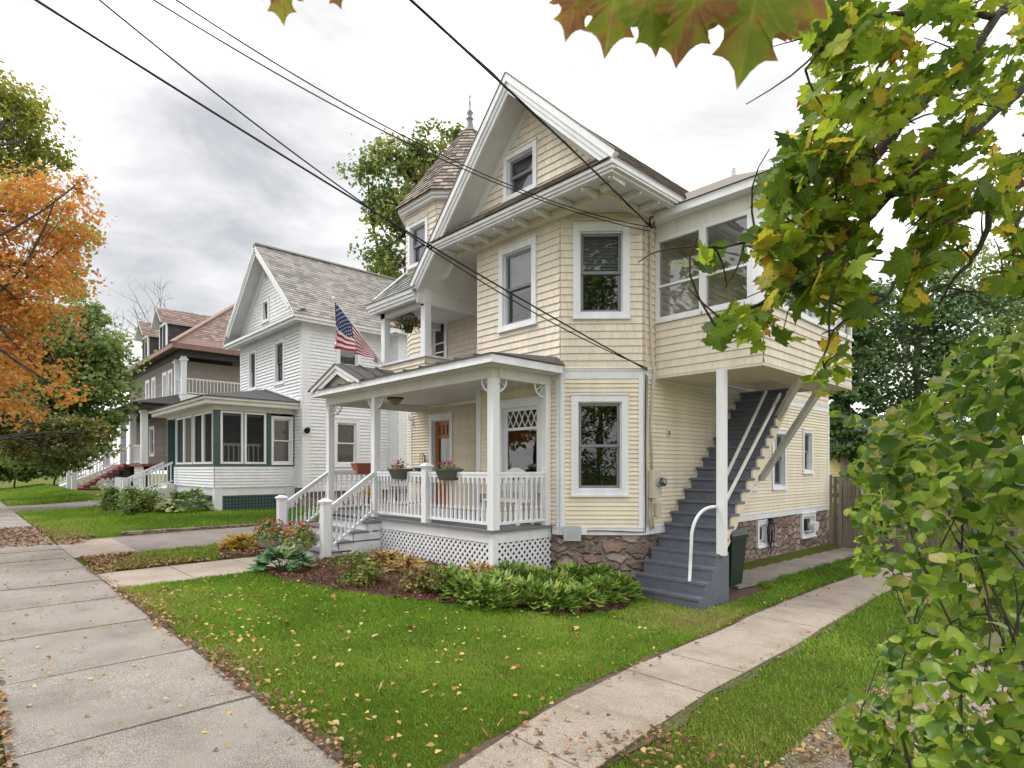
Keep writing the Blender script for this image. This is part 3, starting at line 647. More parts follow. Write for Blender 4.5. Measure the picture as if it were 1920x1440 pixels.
u = rr(-9.98, 5.33); roofplane((-9.98, YEV + .05, 5.33), (0, 1, 0), u, 2.6, u.length, lambda t: 0, lambda t: 2.6)
u = Vector((3.2, 0, 2.2)); roofplane((-12.9, 9.2, 5.9), (0, 1, 0), u, 8, u.length, lambda t: 0, lambda t: 8, name='rear_roof')
m2 = MB(); m2.tube([(-6.1, 12.6, 7.0), (-6.1, 12.6, 8.35)], .05, 10); m2.build('vent_pipe', STEEL, HX)
# --- turret
TC = D(13.8, 881, 0); TC = (TC.x, TC.y); rw, re = 1.50, 1.69
def octo(r, k): th = R(-112.5 + 45 * k); return Vector((TC[0] + r * math.cos(th), TC[1] + r * math.sin(th), 0))
w_t = None
for k in range(8):
    p, q = octo(rw, k), octo(rw, k + 1); Ln = (q - p).length; S = (q - p).normalized(); N_ = Vector((S.y, -S.x, 0))
    F = frame(p, S, N_); H = []
    if k == 0: w_t = (.10, .86, 6.12, 7.10); H = [hole(w_t, .05)]
    m2 = MB(); lap(m2, F, 0, Ln, 5.2 if k != 1 else 5.5, 7.4, .121, .021, H, tiles=(.09, .2)); backing(m2, F, 0, Ln, 5.2 if k != 1 else 5.5, 7.4, H, 1); m2.build('turret_wall', [CREAMS, CREAMT], HX)
    if k == 0: window(HX, F, w_t, .085, blind='cloth', curtain=CURTAIN, cover=.95)
m2 = MB()
for k in range(8):
    for (r, z0, z1) in ((re, 7.40, 7.50), (re - .05, 7.34, 7.40)):
        a, b, c, d = octo(r, k), octo(r, k + 1), octo(rw - .1, k + 1), octo(rw - .1, k); zz = Vector((0, 0, 1))
        m2.hexa([a + zz * z0, b + zz * z0, c + zz * z0, d + zz * z0, a + zz * z1, b + zz * z1, c + zz * z1, d + zz * z1])
m2.build('turret_cornice', WHITE, HX)
m2 = MB(); ZT0, ZT1 = 7.47, 9.62
def tr(z):
    t = (z - ZT0) / (ZT1 - ZT0); return .13 + (re + .06 - .13) * (1 - t)
nc = 20
for i in range(nc):
    z0 = ZT0 + (ZT1 - ZT0) * i / nc; z1 = ZT0 + (ZT1 - ZT0) * (i + 1) / nc
    for k in range(8):
        a0, b0, a1, b1 = [octo(tr(z) + o_, kk) + Vector((0, 0, z)) for z, o_, kk in ((z0, .022, k), (z0, .022, k + 1), (z1, .0, k), (z1, .0, k + 1))]
        n = max(1, int((b0 - a0).length / .13)); c = [0] + sorted([(j + random.uniform(-.3, .3)) / n for j in range(1, n)]) + [1]
        for j in range(n):
            g = .004 / (b0 - a0).length; u0, u1 = c[j] + g, c[j + 1] - g; r_ = random.random(); dz = Vector((0, 0, random.uniform(-.008, .008)))
            m2.poly([a0.lerp(b0, u0) + dz, a0.lerp(b0, u1) + dz, a1.lerp(b1, u1), a1.lerp(b1, u0)], 0, r_)
        ci, di = octo(tr(z0) - .01, k) + Vector((0, 0, z0)), octo(tr(z0) - .01, k + 1) + Vector((0, 0, z0)); m2.poly([a0, b0, di, ci], 0, .1)
        e1, f1 = octo(tr(z1) - .012, k) + Vector((0, 0, z1)), octo(tr(z1) - .012, k + 1) + Vector((0, 0, z1)); m2.poly([ci, di, f1, e1], 0, .1)
TRF = m2.build('turret_roof', ROOFTW, HX)
m2 = MB(); m2.lathe((TC[0], TC[1], 9.55), [(.17, 0), (.11, .09), (.075, .22), (.06, .30), (.095, .33), (.06, .36), (.04, .40), (.085, .47), (.05, .52), (.02, .56), (.028, .72), (.012, .78), (.025, .86), (.006, .92)], 12); m2.build('finial', LEAD, TRF, True)
# --- balcony
BX0, BX1, BY = -11.55, -9.86, 6.92
BF = frame((0, BY, 0), (1, 0, 0), (0, -1, 0)); BS = frame((BX1, 0, 0), (0, 1, 0), (1, 0, 0))
m2 = MB(); lap(m2, BF, BX0, BX1, 3.42, 3.92, .121, .021, tiles=(.09, .22)); lap(m2, BS, BY, YR, 3.42, 3.92, .121, .021, tiles=(.09, .22)); m2.box(BX0, BX1 - .005, BY + .005, BY + .1, 3.4, 3.92); m2.box(BX1 - .1, BX1 - .005, BY + .1, YR, 3.4, 3.92); m2.box(BX0, BX0 + .1, BY + .1, YR, 3.4, 3.92)
m2.build('balcony_parapet', CREAMS, HX)
m2 = MB(); m2.box(BX0 - .05, BX1 + .05, BY - .05, BY + .14, 3.922, 3.965); m2.box(BX1 - .14, BX1 + .05, BY + .14, YR, 3.922, 3.963); m2.box(BX0 - .05, BX0 + .14, BY + .14, YR, 3.922, 3.963); m2.build('parapet_cap', WHITE, HX)
m2 = MB(); m2.box(-12.75, XB, BY + .1, YR, 3.5, 3.56); m2.build('balcony_floor', DECKGREY, HX)
for x in (BX1 - .07, BX0 + .07):
    m2 = MB(); m2.box(x - .075, x + .075, BY - .02, BY + .13, 3.966, 5.5 if x > -10.5 else 5.1); m2.box(x - .085, x + .085, BY - .03, BY + .14, 3.966, 4.1)
    if x > -10.5: m2.box(x - .088, x + .088, BY - .033, BY + .143, 5.02, 5.06)
    m2.build('balcony_post', WHITE, HX)
m2 = MB()
for (dy, z0, z1) in ((0, 5.2, 5.28), (.03, 5.13, 5.2), (.06, 5.07, 5.13)): m2.box(-11.75 + dy, -9.95, YEV + dy, YEV + dy + .1, z0, z1); m2.box(-11.75 + dy, -11.65 + dy, YEV + dy + .1, 8.6, z0, z1)
m2.build('balcony_fascia', WHITE, HX)
m2 = MB(); m2.box(-11.6, -9.9, 6.9, 7.02, 4.98, 5.13); m2.box(-11.6, -11.48, 7.02, 8.5, 4.98, 5.13); m2.box(-11.65, -9.9, YEV + .1, 8.5, 5.133, 5.15); m2.box(-9.93, -9.88, YEV + .1, 8.5, 5.0, 5.36); m2.build('balcony_beam', GREYW, HX)
U = Vector((0, .75, .72)).normalized(); roofplane((-11.8, YEV - .02, 5.28), (1, 0, 0), U, 1.85, 1.1, lambda t: t * .55, lambda t: 1.95, SLATEGR, name='balcony_roof', thick=.04)
U = Vector((.7, 0, .72)).normalized(); roofplane((-11.8, YEV - .02, 5.28), (0, 1, 0), U, 2, 1.0, lambda t: t * .6, lambda t: 2, SLATEGR, name='balcony_roof', thick=.04)
# --- sunroom over the stairs
SX, SY0, SY1 = -3.7, 8.58, 12.5
SF = frame((0, SY0, 0), (1, 0, 0), (0, -1, 0)); SR = frame((SX, 0, 0), (0, 1, 0), (1, 0, 0))
m2 = MB(); lap(m2, SF, XS_ + .02, SX, 3.2, 4.08, .121, .021, tiles=(.1, .28), wav=.001); lap(m2, SR, SY0, SY1, 3.2, 4.08, .121, .021, tiles=(.1, .28), wav=.001)
m2.box(XS_, SX - .004, SY0 + .004, SY0 + .09, 3.2, 4.08, 1); m2.box(SX - .09, SX - .004, SY0 + .09, SY1, 3.2, 4.08, 1); m2.box(XS_, SX, SY1 - .09, SY1, 3.2, 5.75, 1)
m2.build('sunroom_wall', [CREAMS, CREAMT], HX)
m2 = MB(); m2.box(XS_, SX + .015, SY0 - .015, 10.1, 3.16, 3.199); m2.box(-4.25, SX + .015, 10.1, SY1 + .01, 3.16, 3.199); m2.build('sunroom_floor', CREAMT, HX)
m2 = MB(); m2.box(XS_, SX - .1, SY0 + .1, SY1 - .1, 5.7, 5.72); m2.build('sunroom_ceiling', WHITE, HX)
m2 = MB(); m2.fbox(SF, XS_ + .03, SX + .03, 5.5, 5.74, -.1, .012); m2.fbox(SR, SY0, SY1, 5.5, 5.74, -.1, .012); m2.build('sunroom_frieze', WHITE2, HX)
m2 = MB(); E = .22
m2.box(XS_, SX + E, SY0 - E, SY0 - E + .06, 5.74, 5.87); m2.box(SX + E - .06, SX + E, SY0 - E + .06, SY1 + .2, 5.74, 5.87); m2.box(XS_, SX + E - .06, SY0 - E + .06, SY1 + .2, 5.742, 5.76)
m2.build('sunroom_fascia', WHITE, HX)
m2 = MB(); rt = (-5.3, 10.6, 6.42); c0, c1, c2, c3 = (XS_, SY0 - E - .03, 5.872), (SX + E + .03, SY0 - E - .03, 5.872), (SX + E + .03, SY1 + .25, 5.872), (XS_, SY1 + .25, 5.872); r1, r2 = (-6.0, 9.9, 6.8), (-4.78, 9.9, 6.8)
m2.poly([c0, c1, r2, r1]); m2.poly([c1, c2, (-4.78, 11, 6.8), r2]); m2.poly([c2, c3, (-6, 11, 6.8), (-4.78, 11, 6.8)]); m2.poly([r1, r2, (-4.78, 11, 6.8), (-6, 11, 6.8)]); m2.build('sunroom_roof', ROOFT, HX)
def sun_window(F, s0, s1, z0, z1, rail=.42):
    q = MB(); t = .055
    q.fbox(F, s0, s0 + t, z0, z1, -.08, .02); q.fbox(F, s1 - t, s1, z0, z1, -.08, .02); q.fbox(F, s0 + t, s1 - t, z0, z0 + t, -.08, .018); q.fbox(F, s0 + t, s1 - t, z1 - t, z1, -.08, .018)
    zr = z0 + (z1 - z0) * rail; q.fbox(F, s0 + t, s1 - t, zr - .018, zr + .018, -.07, .0); q.fbox(F, s0 - .01, s1 + .01, z0 - .045, z0, -.05, .045)
    o = q.build('sunroom_window', WHITE, HX); q = MB(); q.poly([F(s0 + t, z0 + t, -.035), F(s1 - t, z0 + t, -.035), F(s1 - t, z1 - t, -.035), F(s0 + t, z1 - t, -.035)]); q.build('pane', GLASSC, o)
sun_window(SF, XS_ + .02, -4.66, 4.13, 5.5); sun_window(SF, -4.66, -3.88, 4.13, 5.5)
m2 = MB(); m2.fbox(SF, -3.88, SX + .005, 4.08, 5.5, -.17, .015); m2.fbox(SR, SY0 + .02, SY0 + .2, 4.08, 5.5, -.12, .015); m2.build('sunroom_post', WHITE, HX)
for k in range(4): sun_window(SR, SY0 + .2 + k * .93, SY0 + .2 + (k + 1) * .93, 4.13, 5.5)
# --- outside staircase
ST0, ST1 = -5.5, -4.34
tk = lambda k: -.235 + .1905 * (k - 1)
yk = lambda k: 7.76 + .2165 * (k - 1)
xr = lambda k: -4.40 - .011 * (k - 7)
m2 = MB()
for k in range(1, 5):
    x1 = ST1 + .02 + (4 - k) * .012; m2.box(ST0, x1, yk(k), yk(4) + .36 if k == 4 else yk(k + 1), -.8, tk(k)); 
    m2.box(ST0 - .015, x1 + .015, yk(k) - .015, yk(k) + .05, tk(k) - .035, tk(k) + .003)
m2.build('lower_steps', STEPGREY, HX)
m2 = MB()
for k in range(5, 20):
    m2.box(ST0, xr(k), yk(k) - .04, yk(k) + .25, tk(k) - .04, tk(k)); m2.box(ST0, xr(k) - .05, yk(k), yk(k) + .02, tk(k - 1), tk(k) - .04)
m2.build('upper_steps', STEPGREY, HX)
if True:
    q = MB()
    for k in range(6, 20):
        x = xr(k) - .055
        q.poly([(x, yk(k), tk(k) - .041), (x, yk(k) + .2165, tk(k) - .041), (x, yk(k) + .2165, tk(k) - .19), (x, yk(k), tk(k) - .38)]); q.poly([(x + .04, yk(k), tk(k) - .041), (x + .04, yk(k) + .2165, tk(k) - .041), (x + .04, yk(k) + .2165, tk(k) - .19), (x + .04, yk(k), tk(k) - .38)])
        q.poly([(x, yk(k), tk(k) - .041), (x + .04, yk(k), tk(k) - .041), (x + .04, yk(k), tk(k) - .38), (x, yk(k), tk(k) - .38)])
        q.poly([(x, yk(k), tk(k) - .38), (x + .04, yk(k), tk(k) - .38), (x + .04, yk(k) + .2165, tk(k) - .19), (x, yk(k) + .2165, tk(k) - .19)])
    q.build('stair_stringer', CREAMT, HX)
PX, PY = -4.30, 8.5
m2 = MB(); m2.box(PX - .06, PX + .06, PY - .06, PY + .06, .32, 3.16); m2.build('support_post', WHITE, HX)
m2 = MB(); q0 = Vector((-4.55, 7.98, tk(2))); q1 = q0 + Vector((.02, .03, .72)); q2 = Vector((PX - .05, PY - .04, 1.06)); m2.tube([q0, q0.lerp(q1, .5)] + [(1 - t) ** 2 * q1 + 2 * t * (1 - t) * (q1 * .62 + q2 * .38 + Vector((-.04, -.08, .27))) + t * t * q2 for t in [k / 10 for k in range(11)]], .025, 8); m2.build('handrail', WHITE, HX, True)
for x, a, b in ((-4.42, (1361, 939), (1463, 738)), (-4.72, (1360, 896), (1437, 733))):
    m2 = MB(); m2.beam(onX(x, *a), onX(x, *b), .03, .05); m2.build('handrail', WHITE2, HX)
m2 = MB(); m2.beam((-3.82, 11.35, 3.16), (-5.5, 12.65, 1.42), .09, .12); m2.build('brace', GREYW, HX)
m2 = MB(); m2.beam((-3.82, 10.3, 3.16), (-5.5, 12.3, 1.86), .09, .12); m2.build('brace', GREYW, HX)
# --- meter, conduits, boxes
m2 = MB(); m2.fbox(SD, 8.33, 8.58, 1.16, 1.62, .01, .13); MT = m2.build('meter_box', TANPIPE, HX); m2 = MB(); c = SD(8.5, 1.42, .13)
m2.tube([c, c + Vector((.05, 0, 0))], .085, 16); m2.tube([c + Vector((.05, 0, 0)), c + Vector((.11, 0, 0)), c + Vector((.125, 0, 0))], [.075, .07, .03], 16, 1); m2.build('meter_dial', [STEEL, GLASSC], MT, False)
m2 = MB(); m2.fbox(SD, 8.5, 8.64, .86, 1.06, .01, .09); m2.build('junction_box', TANPIPE, HX)
for pts, r, m in (([SD(8.36, 5.62, .06), SD(8.37, 4.4, .05), SD(8.41, 3.5, .06), SD(8.45, 3.27, .085), SD(8.43, 3.05, .06), SD(8.4, 2.4, .045), SD(8.42, 1.62, .05)], .02, TANPIPE), ([SD(8.29, 3.18, .05), SD(8.285, 2.2, .04), SD(8.29, 1.0, .04), SD(8.31, .68, .05)], .011, TANPIPE), ([SD(8.36, 1.16, .04), SD(8.35, .9, .04), SD(8.38, .62, .06)], .016, TANPIPE), ([SD(8.42, 1.16, .04), SD(8.43, .9, .05), SD(8.46, .64, .06)], .016, TANPIPE), ([SD(8.25, 5.6, .05), SD(8.26, 4.2, .035), SD(8.27, 3.4, .05), SD(8.25, 3.26, .07)], .009, CREAMT), ([SD(8.24, 3.2, .05), SD(8.235, 2.0, .04), SD(8.245, .9, .045), SD(8.23, .6, .05), CH(1.2, .6, .05), CH(.7, .62, .05), CH(.35, .615, .05)], .009, BLACKW)):
    m2 = MB(); m2.tube(pts, r, 7); m2.build('conduit', m, HX, True)
m2 = MB(); m2.fbox(SD, 8.92, 9.02, 2.2, 2.33, .01, .035); OUT = m2.build('outlet_plate', CREAMT, HX); m2 = MB(); m2.fbox(SD, 8.945, 8.995, 2.225, 2.30, .035, .05); m2.build('socket', SASH, OUT)
m2 = MB(); m2.fbox(CH, .05, .33, .46, .70, .03, .12); UB = m2.build('utility_box', PLGREY, HX)
m2 = MB()
for k in range(7): m2.beam(CH(.09 + k * .03, .50, .122), CH(.13 + k * .03, .62, .122), .012, .006, up=(.7, -.7, 0))
m2.build('vent_ribs', PLGREY, UB); m2 = MB(); m2.fbox(CH, .335, .43, .56, .68, .03, .09); m2.build('utility_box', WHITE, HX)
m2 = MB(); c = SD(15.42, .24, .06); m2.tube([c, c + Vector((.16, -.02, -.03))], [.1, .13], 10); m2.build('dryer_vent', WHITE, HX)
m2 = MB(); m2.tube([SD(8.3, 5.7, .06), SD(8.3, 5.66, .12)], .02, 8); m2.tube([SD(8.34 + .07 * math.cos(t * .7), 5.72 + .09 * math.sin(t * .7), .10 + .01 * math.sin(t * 2)) for t in range(22)], .013, 6); m2.build('service_entry', BLACKW, HX, True)
# ================================================================== PORCH
PXR, PYF, PXL = -6.70, 5.95, -12.25
m2 = MB(); m2.box(PXL - .06, PXR + .06, PYF - .06, YR, .66, .70); m2.box(PXR + .06, -6.55, YF - .02, YF, .66, .7)
m2.build('porch_floor', DECKGREY, HX)
m2 = MB(); m2.box(-10.22, PXR, PYF, PYF + .03, .49, .659); m2.box(PXR - .03, PXR, PYF + .03, YF, .49, .659); m2.box(PXR - .1, PXR + .012, PYF - .012, PYF + .09, gz(-6.7, 5.9) - .1, .658); m2.box(PXL, PXL + .03, PYF + .03, YR, .49, .659); m2.box(-10.27, -10.2, PYF - .005, PYF + .06, -.1, .5)
m2.build('porch_skirt', WHITE, HX)
PF = frame((0, PYF + .015, 0), (1, 0, 0), (0, -1, 0)); PS = frame((PXR - .015, 0, 0), (0, 1, 0), (1, 0, 0))
lattice(HX, PF, -10.2, PXR - .1, -.12, .49, .086, .041); lattice(HX, PS, PYF + .09, YF, -.25, .49, .086, .041)
m2 = MB(); m2.box(-10.2, PXR - .2, PYF + .35, PYF + .36, -.4, .6); m2.box(PXR - .5, PXR - .49, PYF + .36, YF, -.4, .6); m2.build('crawl_space_shade', DARK, HX)  # black sheets behind the lattice paint in the shade under the porch
def post(x, y, z0, z1, w=.135, name='porch_post', cap=False):
    q = MB(); q.box(x - w / 2, x + w / 2, y - w / 2, y + w / 2, z0, z1)
    if cap:
        e = w / 2; q.box(x - e - .02, x + e + .02, y - e - .02, y + e + .02, z1, z1 + .03); q.hexa([(x - e - .035, y - e - .035, z1 + .03), (x + e + .035, y - e - .035, z1 + .03), (x + e + .035, y + e + .035, z1 + .03), (x - e - .035, y + e + .035, z1 + .03), (x - .03, y - .03, z1 + .085), (x + .03, y - .03, z1 + .085), (x + .03, y + .03, z1 + .085), (x - .03, y + .03, z1 + .085)])
    return q.build(name, WHITE, HX)
post(PXR - .05, PYF + .05, .70, 3.04); post(-10.25, PYF + .05, .70, 3.04); post(PXL + .06, PYF + .05, .70, 3.04); post(PXR - .05, YF - .08, .70, 3.04, .12)
post(-8.5, PYF + .03, .70, 1.66, .13, 'newel_post', True); post(-9.98, 4.82, .0, 1.02, .15, 'newel_post', True); post(-11.95, 4.82, .0, 1.02, .15, 'newel_post', True); 
m2 = MB(); m2.box(PXL, PXR, PYF - .02, PYF + .11, 3.04, 3.2); m2.box(PXR - .11, PXR + .02, PYF + .11, YF, 3.04, 3.2); m2.box(PXL, PXL + .12, PYF + .11, YR, 3.04, 3.2)
m2.build('porch_beam', WHITE2, HX)
m2 = MB(); m2.box(PXL - .1, PXR + .3, PYF - .3, YF - .05, 3.2, 3.215); m2.box(PXL - .1, XB, YF - .05, YR, 3.2, 3.215); m2.build('porch_ceiling', WHITE2, HX)
OX, OY = PXR + .3, PYF - .3
m2 = MB(); m2.box(PXL - .12, OX, OY, OY + .03, 3.2, 3.325); m2.box(PXL - .1, OX - .0, OY - .02, OY, 3.2, 3.225); m2.box(OX - .03, OX, OY + .03, YF - .05, 3.2, 3.325); m2.box(OX, OX + .02, OY - .02, YF - .05, 3.2, 3.225); m2.box(PXL - .12, PXL - .09, OY + .03, YR, 3.2, 3.325)
m2.build('porch_fascia', WHITE, HX)
m2 = MB(); ze, zw = 3.34, 3.50
m2.slab([(PXL - .15, OY - .03, ze), (OX + .03, OY - .03, ze), (-6.9, YF, zw), (PXL + .4, YF, zw)], .018); m2.slab([(OX + .03, OY - .03, ze), (OX + .03, YF - .02, ze), (-6.55, YF - .02, zw), (-6.9, YF, zw)], .018); m2.slab([(PXL + .4, YF, zw), (XB, YF, zw), (XB, YR, zw + .06), (PXL + .4, YR, zw + .06)], .018); m2.slab([(PXL - .15, OY - .03, ze), (PXL + .4, YF, zw), (PXL + .4, YR, zw + .06), (PXL - .15, YR, ze)], .018)
for k in range(12):
    x = PXL + .2 + k * .48; m2.beam((x, OY - .03, ze + .014), (x, YF, zw + .014), .018, .03)
PRF = m2.build('porch_roof', METALROOF, HX)
# entry gable over the steps
gx0, gx1, gxm, gz1 = PXL - .2, -10.1, -11.17, 3.80
m2 = MB()
for xa in (gx0, gx1):
    m2.slab([(xa, OY - .06, ze + .01), (xa, 7.2, ze + .01), (gxm, 7.2, gz1), (gxm, OY - .06, gz1)], .03)
    for k in range(4):
        y = OY + .1 + k * .4; m2.beam((xa, y, ze + .03), (gxm, y, gz1 + .02), .018, .03, up=(0, 0, 1))
m2.build('entry_gable_roof', METALROOF, PRF)
m2 = MB()
for xa, sg in ((gx0, 1), (gx1, -1)):
    for off, dd, w in ((.05, 0, .09), (.15, .03, .10)):
        t = (Vector((gxm, 0, gz1)) - Vector((xa, 0, ze))).normalized(); n = Vector((t.z, 0, -t.x)) * (1 if sg > 0 else -1); n = n if n.z < 0 else -n
        a = Vector((xa, OY - .03 + dd, ze)) + n * off + t * (off * 1.9); b = Vector((gxm, OY - .03 + dd + (.002 if sg > 0 else 0), gz1)) + n * off + t * .04; m2.beam(a, b, w, .03, up=(0, 1, 0))
m2.build('entry_gable_trim', WHITE, PRF)
m2 = MB(); m2.poly([(gx0 + .2, OY + .06, ze), (gx1 - .2, OY + .06, ze), (gxm, OY + .06, gz1 - .1)]); m2.build('entry_gable_panel', surf('old_grey_shingle', (.33, .31, .28), .8, .2, 12), PRF)
# spandrel brackets
def spandrel(x, y, dx, dy, z=3.04, r=.2):
    q = MB(); c = Vector((x + dx * r, y + dy * r, z - r)); pts = []
    for k in range(9):
        th = math.pi / 2 * k / 8; pts.append(Vector((x, y, z)) + Vector((dx, dy, 0)) * (r * (1 - math.cos(th)) * 0 + r * math.sin(th)) + Vector((0, 0, -r * math.cos(th))))
    q.tube(pts, .017, 6)
    for th in (.5, 1.05): e = Vector((x, y, z)) + Vector((dx, dy, 0)) * r * math.sin(th) + Vector((0, 0, -r * math.cos(th))); q.tube([Vector((x, y, z)) + (e - Vector((x, y, z))) * .15, e], .008, 5)
    q.build('post_bracket', WHITE, HX)
for x in (PXR - .05, -10.25, PXL + .06):
    if x < PXR - 1: spandrel(x + .07, PYF + .05, 1, 0)
    if x > PXL + 1: spandrel(x - .07, PYF + .05, -1, 0)
spandrel(PXR - .05, PYF + .12, 0, 1); spandrel(PXR - .05, YF - .15, 0, -1); spandrel(-12.6, YR - .05, -1, 0, 3.0); spandrel(PXL + .06, PYF + .12, 0, 1)
railing(HX, (-10.17, PYF + .04, .70), (-8.57, PYF + .04, .70), .87, .09, .108); railing(HX, (-8.43, PYF + .04, .70), (PXR - .12, PYF + .04, .70), .87, .09, .108); railing(HX, (PXR - .05, PYF + .12, .70), (PXR - .05, YF - .14, .70), .87, .09, .108); railing(HX, (PXL + .06, PYF + .13, .70), (PXL + .06, YR - .05, .70), .87, .09, .12)
railing(HX, (-9.98, 4.9, .12), (-10.22, PYF - .02, .74), .82, .08, .12); railing(HX, (-11.95, 4.9, .12), (-12.17, PYF - .02, .74), .82, .08, .12)
m2 = MB(); m3 = MB()
for k in range(4):
    z = .16 + .165 * k - .03; y = 4.78 + .3 * k
    m2.box(-12.1, -9.95, y - .03, y + .3, z - .03, z); m3.box(-12.08, -9.98, y, y + .02, z - .165, z - .03); m3.box(-10.0, -9.97, y, PYF, z - .165, z - .031)
m2.build('porch_step_treads', DECKGREY, HX); m3.build('porch_steps', WHITE, HX)
lattice(HX, frame((-9.965, 0, 0), (0, 1, 0), (1, 0, 0)), 5.3, PYF, -.1, .22)
m2 = MB(); c = onY(7.0, 741, 745); m2.lathe((c.x, c.y, 3.2), [(.02, -.16), (.09, -.13), (.15, -.06), (.17, 0)], 14); m2.lathe((c.x, c.y, 3.2), [(.175, -.03), (.19, -.015), (.175, 0)], 14, 1); m2.build('ceiling_lamp', [surf('amber_lamp_glass', (.32, .24, .14), .25, .2, 30), BLACKW], HX, True)
m2 = MB(); m2.fbox(FR, -8.5, -8.4, 1.0, 1.16, .012, .05); m2.build('porch_outlet', SASH, HX)
# ================================================================== THE WHITE HOUSE NEXT DOOR
WX0, WX1, WY, WY2 = -26.75, -20.45, 9.0, 21.0
WH = thing('white_house', 'white clapboard house with grey slate gable roof and screened front porch', 'house', (-23.6, 13, gz(-23.6, 13)))
HX_ = HX; HX = WH
WF = frame((0, WY, 0), (1, 0, 0), (0, -1, 0)); WS = frame((WX1, 0, 0), (0, 1, 0), (1, 0, 0))
ww = [(-25.75, -24.85, 4.93, 6.60), (-22.98, -22.0, 4.88, 6.58)]; wg = (-24.25, -23.5, 7.52, 8.45); ws = [(10.3, 11.3, 4.75, 6.45), (10.2, 11.25, 1.72, 3.5), (12.75, 13.3, 2.0, 3.5)]
m2 = MB(); lap(m2, WF, WX0, WX1, .95, 6.9, .125, .038, [hole(w) for w in ww]); backing(m2, WF, WX0, WX1, .95, 6.9, [hole(w) for w in ww]); m2.build('clapboard_wall', WHITECLAP, WH)
m2 = MB(); lap(m2, WS, WY, 17, .95, 6.9, .125, .038, [hole(w) for w in ws]); backing(m2, WS, WY, 17, .95, 6.9, [hole(w) for w in ws]); m2.build('clapboard_wall', WHITECLAP, WH); m2 = MB(); m2.box(WX0, WX0 + .02, WY, WY2, 0, 7); m2.build('clapboard_wall', WHITECLAP, WH)
for w in ww: window(WH, WF, w, .13, sash=GREENP, blind='cloth', curtain=CURTAIN, cover=.9)
for w in ws: window(WH, WS, w, .13, sash=WHITE, blind='cloth', curtain=surf('sage_curtain', (.22, .28, .25), .8, .1, 12), cover=.8)
m2 = MB()
m2.fbox(WF, WX1 - .16, WX1, .95, 6.9, 0, .03); m2.fbox(WF, WX0, WX0 + .14, .95, 6.9, 0, .03); m2.fbox(WS, WY - .03, WY + .3, .95, 6.9, 0, .03); m2.fbox(WF, WX0, WX1, 6.72, 6.9, .0, .035); m2.fbox(WS, WY, 17, 6.72, 6.9, 0, .035); m2.fbox(WS, WY, 17, .8, .95, -.01, .035)
m2.build('corner_board', WHITE, WH)
m2 = MB(); m2.box(WX1 - .1, WX1 - .01, WY, 17, -.3, .8); m2.box(WX0, WX1 - .1, WY + .01, WY + .1, -.3, .95); m2.build('stone_foundation', STONE, WH)
ex = .55; ez = 7.02; rx, rz = -23.6, 10.42
m2 = MB()
for z0, z1, o_ in ((6.93, 7.03, 0), (6.83, 6.93, .07)): m2.box(WX0 - ex + o_, WX1 + ex - o_, WY - ex + o_, WY - ex + o_ + .1, z0, z1); m2.box(WX1 + ex - o_ - .1, WX1 + ex - o_, WY - ex + o_ + .1, 17, z0, z1)
m2.box(WX0 - ex, WX1 + ex - .1, WY - ex + .1, WY, 6.9, 6.92); m2.box(WX1, WX1 + ex - .1, WY, 17, 6.9, 6.92)
m2.build('eave_fascia', WHITE, WH)
U = Vector((0, .5, .3)).normalized(); F = frame((0, WY - ex, 7.03), (1, 0, 0), (0, -U.z, U.y), U); m2 = MB(); lap(m2, F, WX0 - ex, WX1 + ex, 0, .56, .15, .02, tiles=(.15, .3)); m2.build('pent_roof', SLATEG, WH)
kx, kz = WX1 + .12, 7.55
def wgl(z): return rx - (rz - .1 - z) * (rx - (WX0 - .25)) / (rz - 7.25)
def wgr(z): return rx + (rz - .1 - z) * ((WX1 + .25) - rx) / (rz - 7.25)
m2 = MB(); lap(m2, WF, WX0, WX1, 7.2, 10.45, .14, .02, [hole(wg)], wgl, wgr, tiles=(.14, .22)); m2.poly([WF(wgl(7.1), 7.1, -.45), WF(wgr(7.1), 7.1, -.45), WF(rx, 10.25, -.45)])
m2.build('gable_wall', WHITECLAP, WH)
window(WH, WF, wg, .13, sash=GREENP); m2 = MB(); m2.fbox(WF, -23.9, -23.6, 9.2, 9.75, -.02, .05)
for k in range(5): m2.fbox(WF, -23.86, -23.64, 9.25 + k * .09, 9.31 + k * .09, .05, .06, 1)
m2.build('gable_vent', [WHITE, SASH], WH)
# roof with kicked eaves
for sg, xe, xk in ((1, WX1 + ex + .04, kx), (-1, WX0 - ex - .04, WX0 - .12)):
    u = Vector((rx - xk, 0, rz - kz)); F = (xk, WY - ex - .02, kz); roofplane(F, (0, 1, 0), u, 12.5, u.length, lambda t: 0, lambda t: 12.5, SLATEG, ex=.17, under=WHITE, thick=.12, til=(.2, .32))
    u = Vector((xk - xe, 0, kz - 7.04)); roofplane((xe, WY - ex - .02, 7.04), (0, 1, 0), u, 8.5, u.length, lambda t: 0, lambda t: 8.5, SLATEG, ex=.16, under=WHITE, thick=.06, til=(.2, .32))
    t = Vector((xk - rx, 0, kz - rz)); Lr = t.length; t.normalize(); n = Vector((-t.z, 0, t.x)); n = n if n.z > 0 else -n; F = frame((rx, WY - ex, rz), t, (0, -1, 0), n)
    q = MB(); q.fbox(F, .05, Lr + .15, -.19, -.02, -.06, .0); q.fbox(F, .2, Lr + .1, -.3, -.19, -.06, -.03); q.build('rake_board', WHITE, WH)
    F = frame((rx, WY, rz), t, (0, -1, 0), n); q = MB(); q.fbox(F, .3, Lr, -.5, -.12, .0, .05); q.build('gable_frieze', GREYW, WH)
m2 = MB(); m2.beam((rx, WY - ex, rz + .03), (rx, WY + 12, rz + .03), .2, .06); m2.build('roof_ridge', SLATEG, WH)
